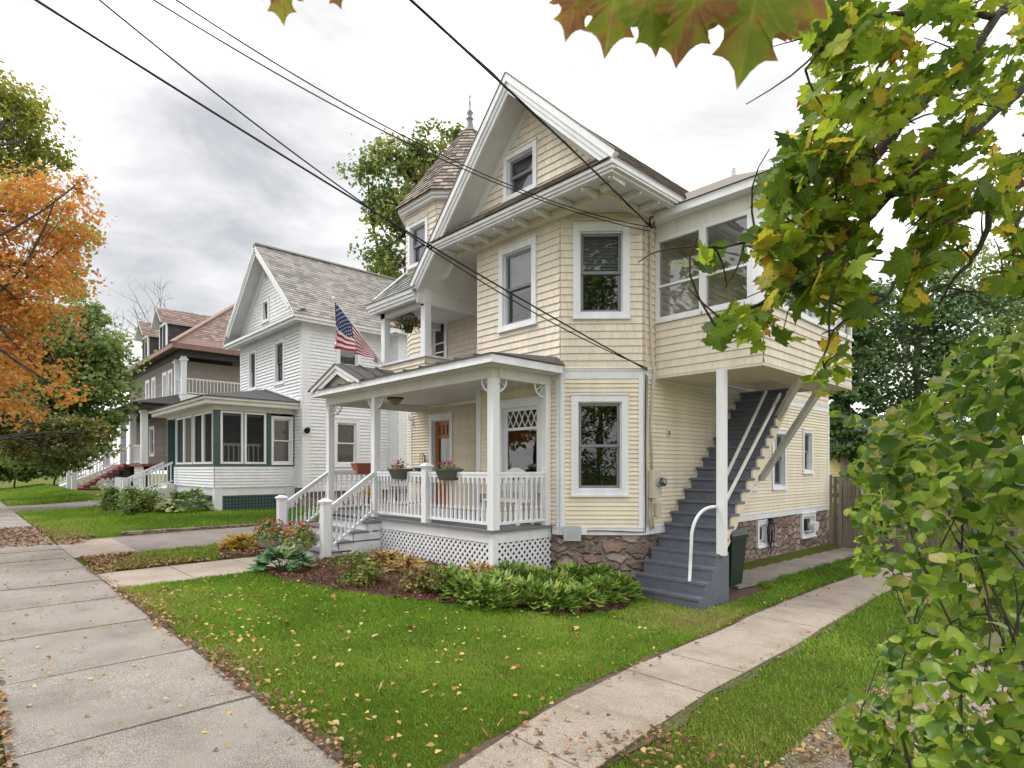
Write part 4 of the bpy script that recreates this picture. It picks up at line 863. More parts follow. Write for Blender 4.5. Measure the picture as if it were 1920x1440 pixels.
# side bay
BFr = frame((0, 12.55, 0), (1, 0, 0), (0, -1, 0)); BSd = frame((-19.75, 0, 0), (0, 1, 0), (1, 0, 0))
m2 = MB(); lap(m2, BFr, WX1, -19.75, .95, 6.9, .115, .016); lap(m2, BSd, 12.55, 16.5, .95, 6.9, .115, .016, [hole((12.9, 13.7, 4.8, 6.3))]); backing(m2, BSd, 12.55, 16.5, .95, 6.9, [hole((12.9, 13.7, 4.8, 6.3))]); backing(m2, BFr, WX1, -19.75, .95, 6.9, []); m2.build('clapboard_wall', WHITECLAP, WH)
window(WH, BSd, (12.9, 13.7, 4.8, 6.3), .13, sash=SASH); m2 = MB(); m2.box(WX1, -19.3, 12.1, 12.2, 6.85, 7.05); m2.box(-19.4, -19.3, 12.2, 17, 6.85, 7.05); m2.box(WX1, -19.4, 12.2, 17, 6.86, 6.9); m2.build('eave_fascia', WHITE, WH)
m2 = MB(); m2.slab([(-19.25, 12.05, 7.06), (-19.25, 17, 7.06), (-21.6, 14.5, 9.0)], .08); m2.slab([(-19.25, 12.05, 7.06), (-21.6, 14.5, 9.0), (-21.6, 12.05, 7.9)], .08); m2.build('bay_roof', SLATER, WH)
m2 = MB(); m2.tube([WS(9.15, 3.05, .03), WS(9.15, 3.05, .14)], .05, 8); m2.tube([WS(9.15, 3.05, .14), WS(9.05, 2.98, .26)], [.09, .11], 8); m2.build('flood_light', BLACKW, WH)
# screened porch
QX0, QX1, QY = -26.0, -21.1, 6.26
QF = frame((0, QY, 0), (1, 0, 0), (0, -1, 0)); QS = frame((QX1, 0, 0), (0, 1, 0), (1, 0, 0))
m2 = MB(); fl = lambda z: 0
lap(m2, QF, QX0 - .1, QX1, 1.0, 1.72, .1, .032); lap(m2, QS, QY, WY, 1.0, 1.72, .1, .032); m2.fbox(QF, QX0, QX1 - .03, .95, 1.72, -.1, -.005); m2.fbox(QS, QY, WY, .95, 1.72, -.1, -.005); m2.build('porch_wall', WHITECLAP, WH)
m2 = MB(); m2.box(QX0 - 1.2, QX1 - .02, QY + .02, WY, .72, .95); m2.build('porch_skirt', WHITE, WH); m2 = MB(); m2.box(QX1 - .24, QX1 + .012, QY - .003, QY + .24, -.1, .949); m2.build('porch_pier', WHITE, WH); m2 = MB(); m2.fbox(QS, WY - .35, WY, -.1, .949, -.1, .003); m2.build('porch_pier', WHITE, WH)
lattice(WH, QS, QY + .25, WY - .36, -.0, .72, .11, .062, -.02, GREENP, False); lattice(WH, QF, QX0, QX1 - .3, -.0, .72, .11, .062, -.02, GREENP, False)
m2 = MB(); m2.box(QX0, QX1 - .5, QY + .4, QY + .41, -.2, .72); m2.box(QX1 - .41, QX1 - .4, QY + .4, WY, -.2, .72); m2.build('crawl_space_shade', DARK, WH)  # shade under the screened porch, put in as black sheets
m2 = MB()
m2.fbox(QF, QX0 - .02, QX1 + .03, 1.72, 1.79, -.1, .03); m2.fbox(QS, QY, WY, 1.72, 1.79, -.1, .031)
for x in (QX1 - .14, QX0): m2.fbox(QF, x, x + .14, 1.79, 3.62, -.12, .012)
m2.fbox(QF, -23.59, -23.53, 1.79, 3.62, -.12, .012); m2.fbox(QS, QY + .001, QY + .16, 1.79, 3.62, -.12, .013); m2.fbox(QS, WY - 1.0, WY - .87, 1.79, 3.62, -.12, .013); m2.fbox(QS, WY - .1, WY, 1.79, 3.62, -.12, .013); m2.build('porch_frame', GREENP, WH)
def scr(F, s0, s1, z0, z1, n):
    q = MB(); w = (s1 - s0) / n
    for k in range(n):
        a, b = s0 + k * w + .02, s0 + (k + 1) * w - .02; q.fbox(F, a, a + .07, z0, z1, -.06, .02); q.fbox(F, b - .07, b, z0, z1, -.06, .02); q.fbox(F, a + .07, b - .07, z0, z0 + .07, -.06, .018); q.fbox(F, a + .07, b - .07, z1 - .07, z1, -.06, .018)
    o = q.build('screen_frame', WHITE, WH); q = MB(); q.poly([F(s0 + .05, z0 + .05, -.03), F(s1 - .05, z0 + .05, -.03), F(s1 - .05, z1 - .05, -.03), F(s0 + .05, z1 - .05, -.03)]); q.build('screen', SCREENM, o)
def screen_b(N, L):
    p = N('ShaderNodeBsdfDiffuse', Color=(.035, .035, .037, 1)); t = N('ShaderNodeBsdfTransparent'); m = N('ShaderNodeMixShader'); m.inputs[0].default_value = .52; L(t.outputs[0], m.inputs[1]); L(p.outputs[0], m.inputs[2]); return m
SCREENM = mat('mesh_screen', screen_b)
scr(QF, QX0 + .14, -23.59, 1.8, 3.6, 2); scr(QF, -23.53, QX1 - .14, 1.8, 3.6, 2); scr(QS, QY + .16, WY - 1.02, 1.8, 3.6, 2)
window(WH, QS, (WY - .86, WY - .08, 1.80, 3.5), .06, sash=WHITE2, blind='slats', cover=.95, deep=.2)
railing(WH, (QX1 - .35, QY + .3, .95), (QX1 - .35, WY - 1.1, .95), 1.55, .75, .16, turned=False)
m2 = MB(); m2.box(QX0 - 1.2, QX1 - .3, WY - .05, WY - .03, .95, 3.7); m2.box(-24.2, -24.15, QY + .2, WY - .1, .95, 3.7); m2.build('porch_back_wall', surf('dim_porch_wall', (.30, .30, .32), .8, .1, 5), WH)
m2 = MB(); m2.fbox(QF, QX0 - 1.1, QX0 - .02, .95, 3.62, -.35, -.3); m2.fbox(QF, QX0 - 1.15, QX0 - 1.02, .8, 3.62, -.3, .02); m2.build('porch_door', GREENP, WH)
m2 = MB()
E = .45; fx0, fx1, fy = QX0 - 2.2, QX1 + E, QY - E
for z0, z1, o_ in ((3.93, 4.03, 0), (3.80, 3.93, .08)): m2.box(fx0 + o_, fx1 - o_, fy + o_, fy + o_ + .1, z0, z1); m2.box(fx1 - o_ - .1, fx1 - o_, fy + o_ + .1, WY, z0, z1)
m2.box(QX0 - 1.2, QX1 + .015, QY - .015, QY + .1, 3.62, 3.82); m2.box(QX1 - .1, QX1 + .015, QY + .1, WY, 3.62, 3.82); m2.box(fx0, fx1 - .1, fy + .1, WY, 3.78, 3.80); m2.box(-27.25, -27.1, QY - .0, QY + .15, .9, 3.62)
m2.build('porch_fascia', WHITE2, WH)
m2 = MB(); m2.slab([(fx0 - .05, fy - .05, 4.04), (fx1 + .05, fy - .05, 4.04), (-24.0, WY, 4.82), (fx0 + 1, WY, 4.82)], .03); m2.slab([(fx1 + .05, fy - .05, 4.04), (fx1 + .05, WY, 4.04), (-24.0, WY, 4.82)], .03); m2.build('porch_roof', ASPHROOF, WH)
m2 = MB(); m2.beam((fx1 + .1, WY - .03, 4.1), (-24.0, WY - .03, 4.9), .05, .14, up=(0, 1, 0)); m2.build('roof_flashing', WHITE, WH)
m2 = MB()
for k in range(5): m2.box(-27.3, -25.9, QY - 1.55 + .31 * k, QY + .0, .15 + (.18 * k if k else -.2), .15 + .18 * (k + 1))
m2.build('porch_steps', WHITE2, WH)
for x in (-27.25, -25.95):
    railing(WH, (x, QY - 1.6, .3), (x, QY - .1, 1.05), .85, .12, .13, turned=False); q = MB(); q.box(x - .08, x + .08, QY - 1.78, QY - 1.6, .0, 1.3); q.build('newel_post', WHITE, WH)
# ================================================================== THE BROWN HOUSE FURTHER ON
BH = thing('brown_house', 'brown three storey house with red slate hip roof, dormers and white railings', 'house', (-46, 15, gz(-46, 15))); HX = BH
bx, by, bz = -39.9, 10.0, 8.55
NF = frame((0, by, 0), (1, 0, 0), (0, -1, 0)); NS = frame((bx, 0, 0), (0, 1, 0), (1, 0, 0))
bw = [(-44.6, -43.5, 5.9, 8.0), (-43.2, -42.1, 5.9, 8.0), (-49.5, -48.3, 5.9, 8.0), (-47.6, -46.5, 5.9, 8.0)]; b1 = [(-43.4, -41.8, 2.5, 4.6), (-48.2, -46.8, 2.5, 4.6)]
m2 = MB(); lap(m2, NF, -55, bx - 1.9, 1.5, bz, .16, .02, [hole(w) for w in bw + b1]); backing(m2, NF, -55, bx - 1.9, 1.5, bz, [hole(w) for w in bw + b1]); m2.build('clapboard_wall', BROWNCLAP, BH)
for w in bw + b1: window(BH, NF, w, .2, blind='slats', cover=.6, sash=WHITE)
NR = frame((bx - 1.9, 0, 0), (0, 1, 0), (1, 0, 0)); m2 = MB(); lap(m2, NR, by, 24, 1.5, bz, .16, .02); backing(m2, NR, by, 24, 1.5, bz, []); m2.build('clapboard_wall', surf('pale_brown_clapboard', (.40, .36, .32), .7, .08, 6), BH)
m2 = MB(); m2.box(bx - .9, bx + .0, by, 15, 5.6, 6.2); m2.build('balcony_floor', WHITE, BH)
for p in ((bx - .1, by + .1), (bx - 1.6, by + .1)): q = MB(); q.box(p[0] - .14, p[0] + .14, p[1] - .14, p[1] + .14, 6.2, bz); q.box(p[0] - .2, p[0] + .2, p[1] - .2, p[1] + .2, bz - .3, bz - .15); q.build('balcony_post', WHITE, BH)
railing(BH, (bx - .1, by + .3, 6.2), (bx - .1, 15, 6.2), 1.0, .12, .2, turned=False, rw=.1); railing(BH, (bx - 1.5, by + .1, 6.2), (bx - .2, by + .1, 6.2), 1.0, .12, .2, turned=False, rw=.1)
m2 = MB(); m2.box(-55, bx + .1, by - .05, by + .2, bz - .02, bz + .5); m2.box(bx - .2, bx + .1, by + .2, 15.5, bz - .02, bz + .5); m2.build('frieze', DARKSHING, BH)
ev = .75; e0, e1, ey = -56, bx + ev, by - ev
m2 = MB(); m2.box(e0, e1, ey, ey + .12, bz + .3, bz + .55); m2.box(e1 - .12, e1, ey + .12, 22, bz + .3, bz + .55); m2.box(e0, e1 - .12, ey + .12, 22, bz + .48, bz + .5); m2.build('eave_fascia', COPPER, BH)
ux = Vector((-6.2, 0, 5.0)).normalized(); uy = Vector((0, 6.2, 5.0)).normalized(); hl = 7.9; c = ux.x * -1
roofplane((e1, ey, bz + .56), (0, 1, 0), ux, 16, hl, lambda t: t * c, lambda t: 16, SLATER, ex=.25, til=(.2, .4), th=.03)
roofplane((e0, ey, bz + .56), (1, 0, 0), uy, e1 - e0, hl, lambda t: 0, lambda t: e1 - e0 - t * c, SLATER, ex=.25, til=(.2, .4), th=.03)
m2 = MB(); h0 = Vector((e1, ey, bz + .62)); h1 = h0 + Vector((-1, 1, 0)) * hl * c + Vector((0, 0, hl * ux.z)); m2.beam(h0, h1, .3, .1); m2.build('hip_ridge', COPPER, BH)
m2 = MB(); m2.slab([(e1 + .02, ey - .02, bz + .6), (e1 + .02, 16, bz + .6), (e1 - .7, 16, bz + 1.15), (e1 - .7, ey + .7, bz + 1.15)], .02); m2.build('eave_flashing', COPPER, BH)
for xd in (-45.2, -50.3):
    yd = by + .0; zd = bz + .75; wd = 1.9
    q = MB(); DFr = frame((xd, yd, 0), (1, 0, 0), (0, -1, 0)); DSd = frame((xd + wd, yd, 0), (0, 1, 0), (1, 0, 0))
    lap(q, DSd, 0, 4, zd - .6, zd + 2.0, .15, .02, tiles=(.15, .3)); q.box(xd, xd + wd - .01, yd + .01, yd + 4, zd - .6, zd + 2.0); Dm = q.build('dormer', DARKSHING, BH)
    q = MB(); q.fbox(DFr, .0, wd, zd, zd + 2.0, 0, .08); q.build('dormer_front', WHITE, Dm); q = MB()
    for s in (.25, 1.05): q.fbox(DFr, s, s + .6, zd + .25, zd + 1.8, .081, .1)
    q.build('pane', DARK, Dm)
    q = MB()
    for sg in (-1, 1):
        xm = xd + wd / 2; xo = xm + sg * (wd / 2 + .35); uu = Vector((xm - xo, 0, 1.15)); lp = roofplane((xo, yd - .5, zd + 1.85), (0, 1, 0), uu, 4.5, uu.length, lambda t: 0, lambda t: 4.5, SLATER, ex=.22, til=(.2, .4), th=.03, name='dormer_roof'); lp.parent = Dm; lp.matrix_parent_inverse = WM(Dm).inverted()
    q.poly([(xd, yd, zd + 2), (xd + wd, yd, zd + 2), (xd + wd / 2, yd, zd + 3)]); q.build('dormer_gable', DARKSHING, Dm)
# porch of the brown house
pz = 1.92; py0 = 8.0
m2 = MB(); m2.box(-54, bx - .8, py0, by, pz - .15, pz); m2.build('porch_floor', REDPAINT, BH)
m2 = MB(); m2.box(-54, bx - .8, py0 + .1, py0 + .15, .2, .5); m2.build('porch_skirt', WHITE, BH); lattice(BH, frame((0, py0 + .1, 0), (1, 0, 0), (0, -1, 0)), -43.2, bx - .8, .3, pz - .16, .2, .11, 0, WHITE); m2 = MB(); m2.box(-54, bx - .9, py0 + .4, py0 + .45, .2, pz - .16); m2.build('crawl_space_shade', DARK, BH)  # last sheet is black, painting the shade below the porch floor
for x in (-44.2, -47.2, -53.5, -41.0): q = MB(); q.box(x - .17, x + .17, py0 + .03, py0 + .37, pz, 5.2); q.box(x - .24, x + .24, py0 - .03, py0 + .43, 5.0, 5.15); q.build('porch_post', WHITE, BH)
railing(BH, (-44.0, py0 + .2, pz), (-41.1, py0 + .2, pz), 1.15, .12, .22, turned=False, rw=.12)
m2 = MB(); m2.box(-54.5, bx - .3, py0 - .3, by, 5.2, 5.55); m2.build('porch_beam', surf('dark_brown_trim', (.055, .035, .032), .7, .15), BH)
m2 = MB(); m2.slab([(-54.8, py0 - .55, 5.56), (bx - .1, py0 - .55, 5.56), (bx - .9, by, 6.25), (-54.8, by, 6.25)], .06); m2.slab([(bx - .1, py0 - .55, 5.56), (bx - .1, by + 2, 5.56), (bx - .9, by + 2, 6.25), (bx - .9, by, 6.25)], .06); m2.build('porch_roof', ASPHROOF, BH)
m2 = MB()
for k in range(9): m2.box(-46.6, -44.4, 5.35 + .3 * k, 5.35 + .3 * k + .34, .25 + (pz - .25) * k / 9 - .05, .25 + (pz - .25) * (k + 1) / 9)
m2.build('porch_steps', REDPAINT, BH); lattice(BH, frame((-44.35, 0, 0), (0, 1, 0), (1, 0, 0)), 6.4, py0, .3, 1.0, .2, .11, 0, WHITE)
for x in (-46.6, -44.4):
    railing(BH, (x, 5.3, .35), (x, py0, pz + .1), 1.0, .15, .2, turned=False, rw=.12); q = MB(); q.box(x - .13, x + .13, 5.05, 5.3, .2, 1.6); q.build('newel_post', WHITE, BH)
m2 = MB(); m2.slab([(-50.2, 5.0, .5), (-48.6, 5.0, .5), (-48.6, py0, pz), (-50.2, py0, pz)], .2); m2.build('ramp', WHITE, BH); railing(BH, (-50.2, 5, .5), (-50.2, py0, pz), 1.05, .1, .25, turned=False, rw=.12); railing(BH, (-48.6, 5, .5), (-48.6, py0, pz), 1.05, .1, .25, turned=False, rw=.12)
HX = HX_
# ================================================================== small building glimpsed beyond the fence
YH = thing('yellow_shed', 'small yellow building glimpsed behind the wooden fence', 'shed', (-7.5, 32, gz(-7.5, 32))); YP = surf('yellow_shed_paint', (.62, .50, .22), .6, .08)
yf = 30; F = frame((0, yf, 0), (1, 0, 0), (0, -1, 0)); m2 = MB(); lap(m2, F, -9.8, -3.5, -.7, 2.4, .15, .02); m2.box(-9.8, -3.5, yf + .01, yf + 4, -.8, 2.4); m2.build('shed_wall', YP, YH)
m2 = MB(); m2.slab([(-10.1, yf - .4, 2.35), (-3.2, yf - .4, 2.35), (-3.2, yf + 2, 3.7), (-10.1, yf + 2, 3.7)], .08); m2.slab([(-10.1, yf + 4.4, 2.35), (-3.2, yf + 4.4, 2.35), (-3.2, yf + 2, 3.7), (-10.1, yf + 2, 3.7)], .08); m2.build('shed_roof', ASPHROOF, YH); m2 = MB(); m2.fbox(F, -9.3, -8.4, .6, 1.8, .02, .06); m2.build('shed_window', WHITE, YH)
# ================================================================== fence
FN = thing('wooden_fence', 'weathered grey wooden plank fence running back from the corner of the cream house', 'fence', (-4, 17, gz(-4, 17)))
m2 = MB(); x = XS_ - .15
while x < 3.2:
    w = random.uniform(.09, .115); y = 17 + random.uniform(-.01, .01); z = gz(x, 17); h = 1.83 + random.uniform(-.04, .03)
    m2.hexa([(x, y, z - .1), (x + w, y, z - .1), (x + w, y + .022, z - .1), (x, y + .022, z - .1), (x + .01, y, z + h), (x + w - .01, y, z + h), (x + w - .01, y + .022, z + h), (x + .01, y + .022, z + h)], 0, random.random()); x += w + .008
m2.build('fence_boards', FENCEW, FN); m2 = MB()
for z in (.2, .9, 1.5): m2.box(XS_ - .1, 3.2, 17.025, 17.065, -.62 + z, -.53 + z)
m2.build('fence_rail', FENCEW, FN)
for x in (-5.3, -2.9, -.5, 1.9): q = MB(); q.box(x, x + .1, 17.066, 17.166, -.8, 1.2); q.build('fence_post', FENCEW, FN)
# ================================================================== utility pole and wires
hA = Vector(SD(8.33, 5.62, .10)); hB = Vector(SD(8.24, 3.27, .07))
def hung(px_, py_, h, pts, tmax):
    """hang a wire in the vertical plane from house point h to a pole: sag curve through surveyed heights"""
    dx, dy = px_ - h.x, py_ - h.y; T = [0.0]; Zs = [h.z]
    for p in pts:
        r = ray(*p); k = (-dy * h.x + dx * h.y) / (-dy * r[0] + dx * r[1]); T.append((k * r[1] - h.y) / dy); Zs.append(HCAM + k * r[2])
    T = np.array(T); M = np.stack([T, T * T], 1); c, *_ = np.linalg.lstsq(M[1:], np.array(Zs[1:]) - h.z, rcond=None)
    return [Vector((h.x + dx * t, h.y + dy * t, h.z + c[0] * t + c[1] * t * t)) for t in np.linspace(0, tmax, 36)]
ends = []
for nm, P2, h, pts, tm_, r, lab, br in (
    ('service_cable', (-3.3, -1.35), hA, [(770, 0), (860, 80), (945, 160), (1060, 275), (1145, 345)], 1.75, .013, 'thick twisted black cable passing in front of the gable peak to the house corner', 2),
    ('overhead_wire', (-7, -1.35), hB, [(50, 0), (330, 160), (540, 285), (800, 460), (950, 550), (1100, 635)], 1, .011, 'lowest black wire, running from the upper left corner to the belt of the cream house', 1),
    ('overhead_wire', (-7, -1.35), hB + Vector((0, .02, .03)), [(178, 0), (330, 110), (520, 260), (680, 380), (800, 466), (950, 557)], 1, .008, 'thin black wire that meets the lowest wire near the left end of the rake', 1),
    ('overhead_wire', (-7, -1.35), hA + Vector((-.03, -.03, -.05)), [(240, 0), (420, 75), (550, 133), (620, 170), (770, 270), (900, 345), (1055, 410)], 1, .007, 'sagging thin wire, the lower of the pair crossing left of the turret', 1),
    ('overhead_wire', (-7, -1.35), hA + Vector((-.02, .0, .02)), [(310, 0), (540, 130), (620, 170), (780, 245), (950, 365), (1080, 400)], 1, .007, 'thin wire, the upper of the pair crossing past the turret and gable', 1)):
    q = MB(); pts = hung(*P2, h, pts, tm_); ends.append(pts[-1]); q.tube(pts, r, 6)
    if br == 2: q.tube([p + Vector((.011 * math.cos(i * 2.1), .011 * math.sin(i * 2.1), .015 * math.cos(i * 1.3))) for i, p in enumerate(pts)], .007, 5)
    tag(q.build(nm, BLACKW, None, True), lab, 'wire', 'wires overhead')
for x, y, h_, lab in ((-7, -1.35, max(e.z for e in ends[1:]) + .6, 'wooden utility pole by the kerb carrying four of the overhead wires'), (ends[0].x, ends[0].y, ends[0].z + .8, 'wooden utility pole across the street carrying the thick cable')):
    UP = thing('utility_pole', lab, 'utility pole', (x, y, 0)); m2 = MB(); m2.tube([(x, y, -.3), (x, y, h_)], [.16, .11], 12); m2.build('pole', BARKL, UP, True); m2 = MB(); m2.beam((x - 1, y, h_ - .5), (x + 1, y, h_ - .5), .1, .12); m2.build('crossarm', BARKL, UP)
# ================================================================== flag
FB = Vector((-11.5, 6.86, 4.03)); FT = Vector((-11.48, 5.72, 5.20)); FG = thing('flag', 'american flag hanging from an angled pole on the balcony parapet', 'flag', FB)
m2 = MB(); m2.tube([FB, FT], .013, 8); m2.build('flag_pole', STEEL, FG, True); m2 = MB(); m2.lathe(FT, [(.012, -.02), (.03, 0), (.032, .02), (.01, .045)], 10); m2.build('pole_knob', BULB, FG, True); m2 = MB(); m2.tube([FB + Vector((0, .04, -.06)), FB + (FT - FB) * .08], .022, 8); m2.build('pole_bracket', STEEL, FG, True)
NU, NV = 40, 26
def fpt(u, v, off=0):
    p = FT.lerp(FB, .05 + .86 * u); drop = (.80 * (1 - u) ** 1.2 + .16) * v
    fold = .06 * math.sin(u * 15 + v * 2.5) * v + .035 * math.sin(u * 31 + 1 + v) * v
    return p + Vector((fold * 1.0 + off, .10 * u * v - .05 * v * (1 - u) + .5 * fold - .02, -drop))
RED = surf('flag_red', (.42, .025, .05), .75, .08); FWH = surf('flag_white', (.76, .74, .74), .75, .05); FBL = surf('flag_blue', (.025, .045, .16), .75, .08)
m2 = MB()
for i in range(NU):
    for j in range(NV):
        st = int(j / 2); m_ = 0 if st % 2 == 0 else 1
        if i < NU * .4 and st < 7: m_ = 2
        m2.poly([fpt(i / NU, j / NV), fpt((i + 1) / NU, j / NV), fpt((i + 1) / NU, (j + 1) / NV), fpt(i / NU, (j + 1) / NV)], m_)
CL = m2.build('flag_cloth', [RED, FWH, FBL], FG, True)
m2 = MB()
for r_ in range(9):
    for c_ in range(6 if r_ % 2 == 0 else 5):
        u = .4 * ((c_ + .5 + (.5 if r_ % 2 else 0)) / 6); v = 7 / 13 * (r_ + .5 + .0) / 9
        for off in (.006, -.006):
            ctr = fpt(u, v, off); ring = []
            for k in range(10): rr_ = .021 if k % 2 == 0 else .009; th = math.pi * 2 * k / 10; ring.append(fpt(u + rr_ * math.sin(th) / 1.35, v - rr_ * math.cos(th) / .75, off))
            for k in range(10): m2.poly([ctr, ring[k], ring[(k + 1) % 10]])
m2.build('stars', FWH, CL)
# ================================================================== trash bin
bx0 = Vector((-4.05, 9.75, 0)); bx0 = Vector((-4.62, 9.72, gz(-4.6, 9.7))); BN = thing('trash_bin', 'dark green wheeled trash bin behind the foot of the grey staircase', 'trash bin', bx0)
bx0 = Vector((-4.05, 8.75, gz(-4.05, 8.75)))
bx0 = D(9.75, 1360, 1098); BN.location = bx0
def bp(x, y, z): return bx0 + Vector((x, y, z))
m2 = MB(); m2.hexa([bp(-.19, -.2, .04), bp(.19, -.2, .04), bp(.19, .2, .04), bp(-.19, .2, .04), bp(-.25, -.27, .86), bp(.25, -.27, .86), bp(.25, .27, .86), bp(-.25, .27, .86)]); m2.hexa([bp(-.27, -.3, .8), bp(.27, -.3, .8), bp(.27, .28, .8), bp(-.27, .28, .8), bp(-.27, -.3, .86), bp(.27, -.3, .86), bp(.27, .28, .86), bp(-.27, .28, .86)]); m2.build('bin_body', GREENPL, BN)
m2 = MB(); m2.hexa([bp(-.28, -.32, .862), bp(.28, -.32, .862), bp(.28, .31, .862), bp(-.28, .31, .862), bp(-.22, -.24, .95), bp(.22, -.24, .95), bp(.22, .26, .97), bp(-.22, .26, .97)]); m2.tube([bp(-.24, .36, .9), bp(.24, .36, .9)], .02, 8); m2.build('bin_lid', GREENPL, BN)
for s in (-1, 1): q = MB(); q.tube([bp(-.2, s * .2, .1), bp(-.2, s * .26, .1)], .1, 14); q.build('wheel', BLACKW, BN)
# ================================================================== garden hose on the foundation
hc = SD(12.98, .42, .09); q = MB()
for k in range(5):
    a = .11 + .03 * k; hh_ = .24 + .035 * (k * 2 % 5); q.tube([hc + Vector((.014 * k - .02 + .01 * math.sin(t), a * math.sin(t * .42) * .6 + .02 * math.sin(k * 2), hh_ * math.cos(t * .42) - hh_ + .1)) for t in range(16)], .009, 6)
q.tube([hc + Vector((-.05, 0, .1)), hc + Vector((.06, 0, .12))], .03, 8); tag(q.build('garden_hose', BLACKW, None, True), 'black garden hose coiled on a hook beside the basement window', 'hose')
# ================================================================== porch things
BL = thing('porch_bench', 'white bench with arched back standing under the porch picture window', 'bench', (-7.3, 6.95, .7))
m2 = MB(); m2.box(-7.85, -6.95, 6.72, 7.08, 1.08, 1.12); m2.build('seat', WHITE, BL)
m2 = MB(); n = 16
for k in range(n):
    x0, x1 = -7.85 + .9 * k / n, -7.85 + .9 * (k + 1) / n; f = lambda x: 1.5 + .16 * math.sin(math.pi * min(1, max(0, (x + 7.85) / .9))) ** 1.5
    m2.hexa([(x0, 7.08, f(x0) - .08), (x1, 7.08, f(x1) - .08), (x1, 7.12, f(x1) - .08), (x0, 7.12, f(x0) - .08), (x0, 7.08, f(x0)), (x1, 7.08, f(x1)), (x1, 7.12, f(x1)), (x0, 7.12, f(x0))])
for k in range(9): x = -7.8 + .1 * k; m2.box(x - .015, x + .015, 7.09, 7.11, 1.12, 1.47)
m2.build('backrest', WHITE, BL)
for x in (-7.82, -6.98):
    for y in (6.75, 7.09): q = MB(); q.box(x - .025, x + .025, y - .02, y + .02, .70, 1.08 if y < 7 else 1.5); q.build('leg', WHITE, BL)
lc = onY(8.3, 785, 888); LT = thing('mailbox', 'dark green porch mailbox with a wire lantern ornament beside the front door', 'mailbox', (lc.x, 8.4, 1.4))
m2 = MB(); m2.box(lc.x - .17, lc.x + .17, 8.3, 8.47, 1.28, 1.62); m2.box(lc.x - .19, lc.x + .19, 8.28, 8.47, 1.62, 1.66); m2.build('box', GREENPL, LT); q = MB()
for k in range(6): th = k * math.pi / 6; q.tube([Vector((lc.x + .15 * math.sin(s * .4) * math.cos(th), 8.38 + .09 * math.sin(s * .4) * math.sin(th), 1.84 - .19 * math.cos(s * .4))) for s in range(9)], .007, 5)
q.build('wire_ornament', surf('aged_brass', (.20, .16, .08), .5, .2), LT, True)
# ================================================================== GROUND
xs = np.concatenate([[-160, -120, -90, -75], np.arange(-65, -14, 1.5), np.arange(-14, 4, .25), np.arange(4, 20, 2), [25, 40, 70, 120]])
ys = np.concatenate([[-120, -80, -50, -30, -20, -12, -8.9], [-1.62], np.arange(-1.5, 18, .25), np.arange(18, 40, 2), [50, 70, 100, 140, 200]])
V = []; 
for y in ys:
    for x in xs: V.append((x, y, gz(x, y) - (.14 if -8.95 < y < -1.61 else 0)))
nx = len(xs); Fa = np.array([(j * nx + i, j * nx + i + 1, (j + 1) * nx + i + 1, (j + 1) * nx + i) for j in range(len(ys) - 1) for i in range(nx - 1)])
tag(arrays_mesh('lawn_ground', np.array(V), Fa, GROUND, smooth=True), 'lawn and soil around the houses', kind='structure')
m2 = MB(); m2.poly([(-150, -8.7, -.12), (60, -8.7, -.12), (60, -1.72, -.12), (-150, -1.72, -.12)]); tag(m2.build('road', ROADM), 'asphalt street beside the sidewalk', kind='structure')
m2 = MB(); m2.box(-150, 60, -1.72, -1.58, -.2, .02); tag(m2.build('kerb', CONC), 'concrete kerb along the street', kind='structure')
# sidewalk slabs
m2 = MB(); x = -1.40
SX_ = [-1.3 - .0, ]
xj = [5.9 - 1.5 * k for k in range(60)]
off = (-4.31 - xj[0]) % 1.5; xj = [x + off - 1.5 for x in xj]
for a, b in zip(xj[1:], xj[:-1]):
    t = [random.uniform(-.006, .006) for _ in range(4)]; g = .014
    y0, y1 = .2, 1.53; n = 10
    top = [(a + g, y0, .022 + t[0]), (b - g, y0, .022 + t[1]), (b - g, y1, .022 + t[2]), (a + g, y1, .022 + t[3])]
    m2.hexa([(p[0], p[1], -.05) for p in top] + [(p[0] + (.006 if i in (0, 3) else -.006), p[1], p[2]) for i, p in enumerate(top)])
tag(m2.build('sidewalk', CONC), 'concrete slab sidewalk along the front lawns', kind='structure')
def slabs(name, P, n, g, dz, m, lab):
    q = MB(); L0, L1, R0, R1 = [Vector(p) for p in P]
    for k in range(n):
        a, b = k / n + g, (k + 1) / n - g; c = [L0.lerp(L1, a), R0.lerp(R1, a), R0.lerp(R1, b), L0.lerp(L1, b)]; s = 4
        for i in range(s):
            aa, bb = a + (b - a) * i / s, a + (b - a) * (i + 1) / s; c = [L0.lerp(L1, aa), R0.lerp(R1, aa), R0.lerp(R1, bb), L0.lerp(L1, bb)]
            q.hexa([(p.x, p.y, gz(p.x, p.y) - .05) for p in c] + [(p.x, p.y, gz(p.x, p.y) + dz) for p in c])
    return tag(q.build(name, m), lab, kind='structure')
PTH = [(1.56, -2.42, -1.86), (2.34, -2.61, -1.99), (3.0, -2.79, -2.10), (4.45, -3.12, -2.35), (6.2, -3.42, -2.57), (7.9, -3.63, -2.72), (11, -3.75, -2.86), (14, -3.75, -2.9)]
def pth(y):
    for a, b in zip(PTH, PTH[1:]):
        if y <= b[0]: t = (y - a[0]) / (b[0] - a[0]); return a[1] + (b[1] - a[1]) * t, a[2] + (b[2] - a[2]) * t
    return PTH[-1][1:]
m2 = MB()
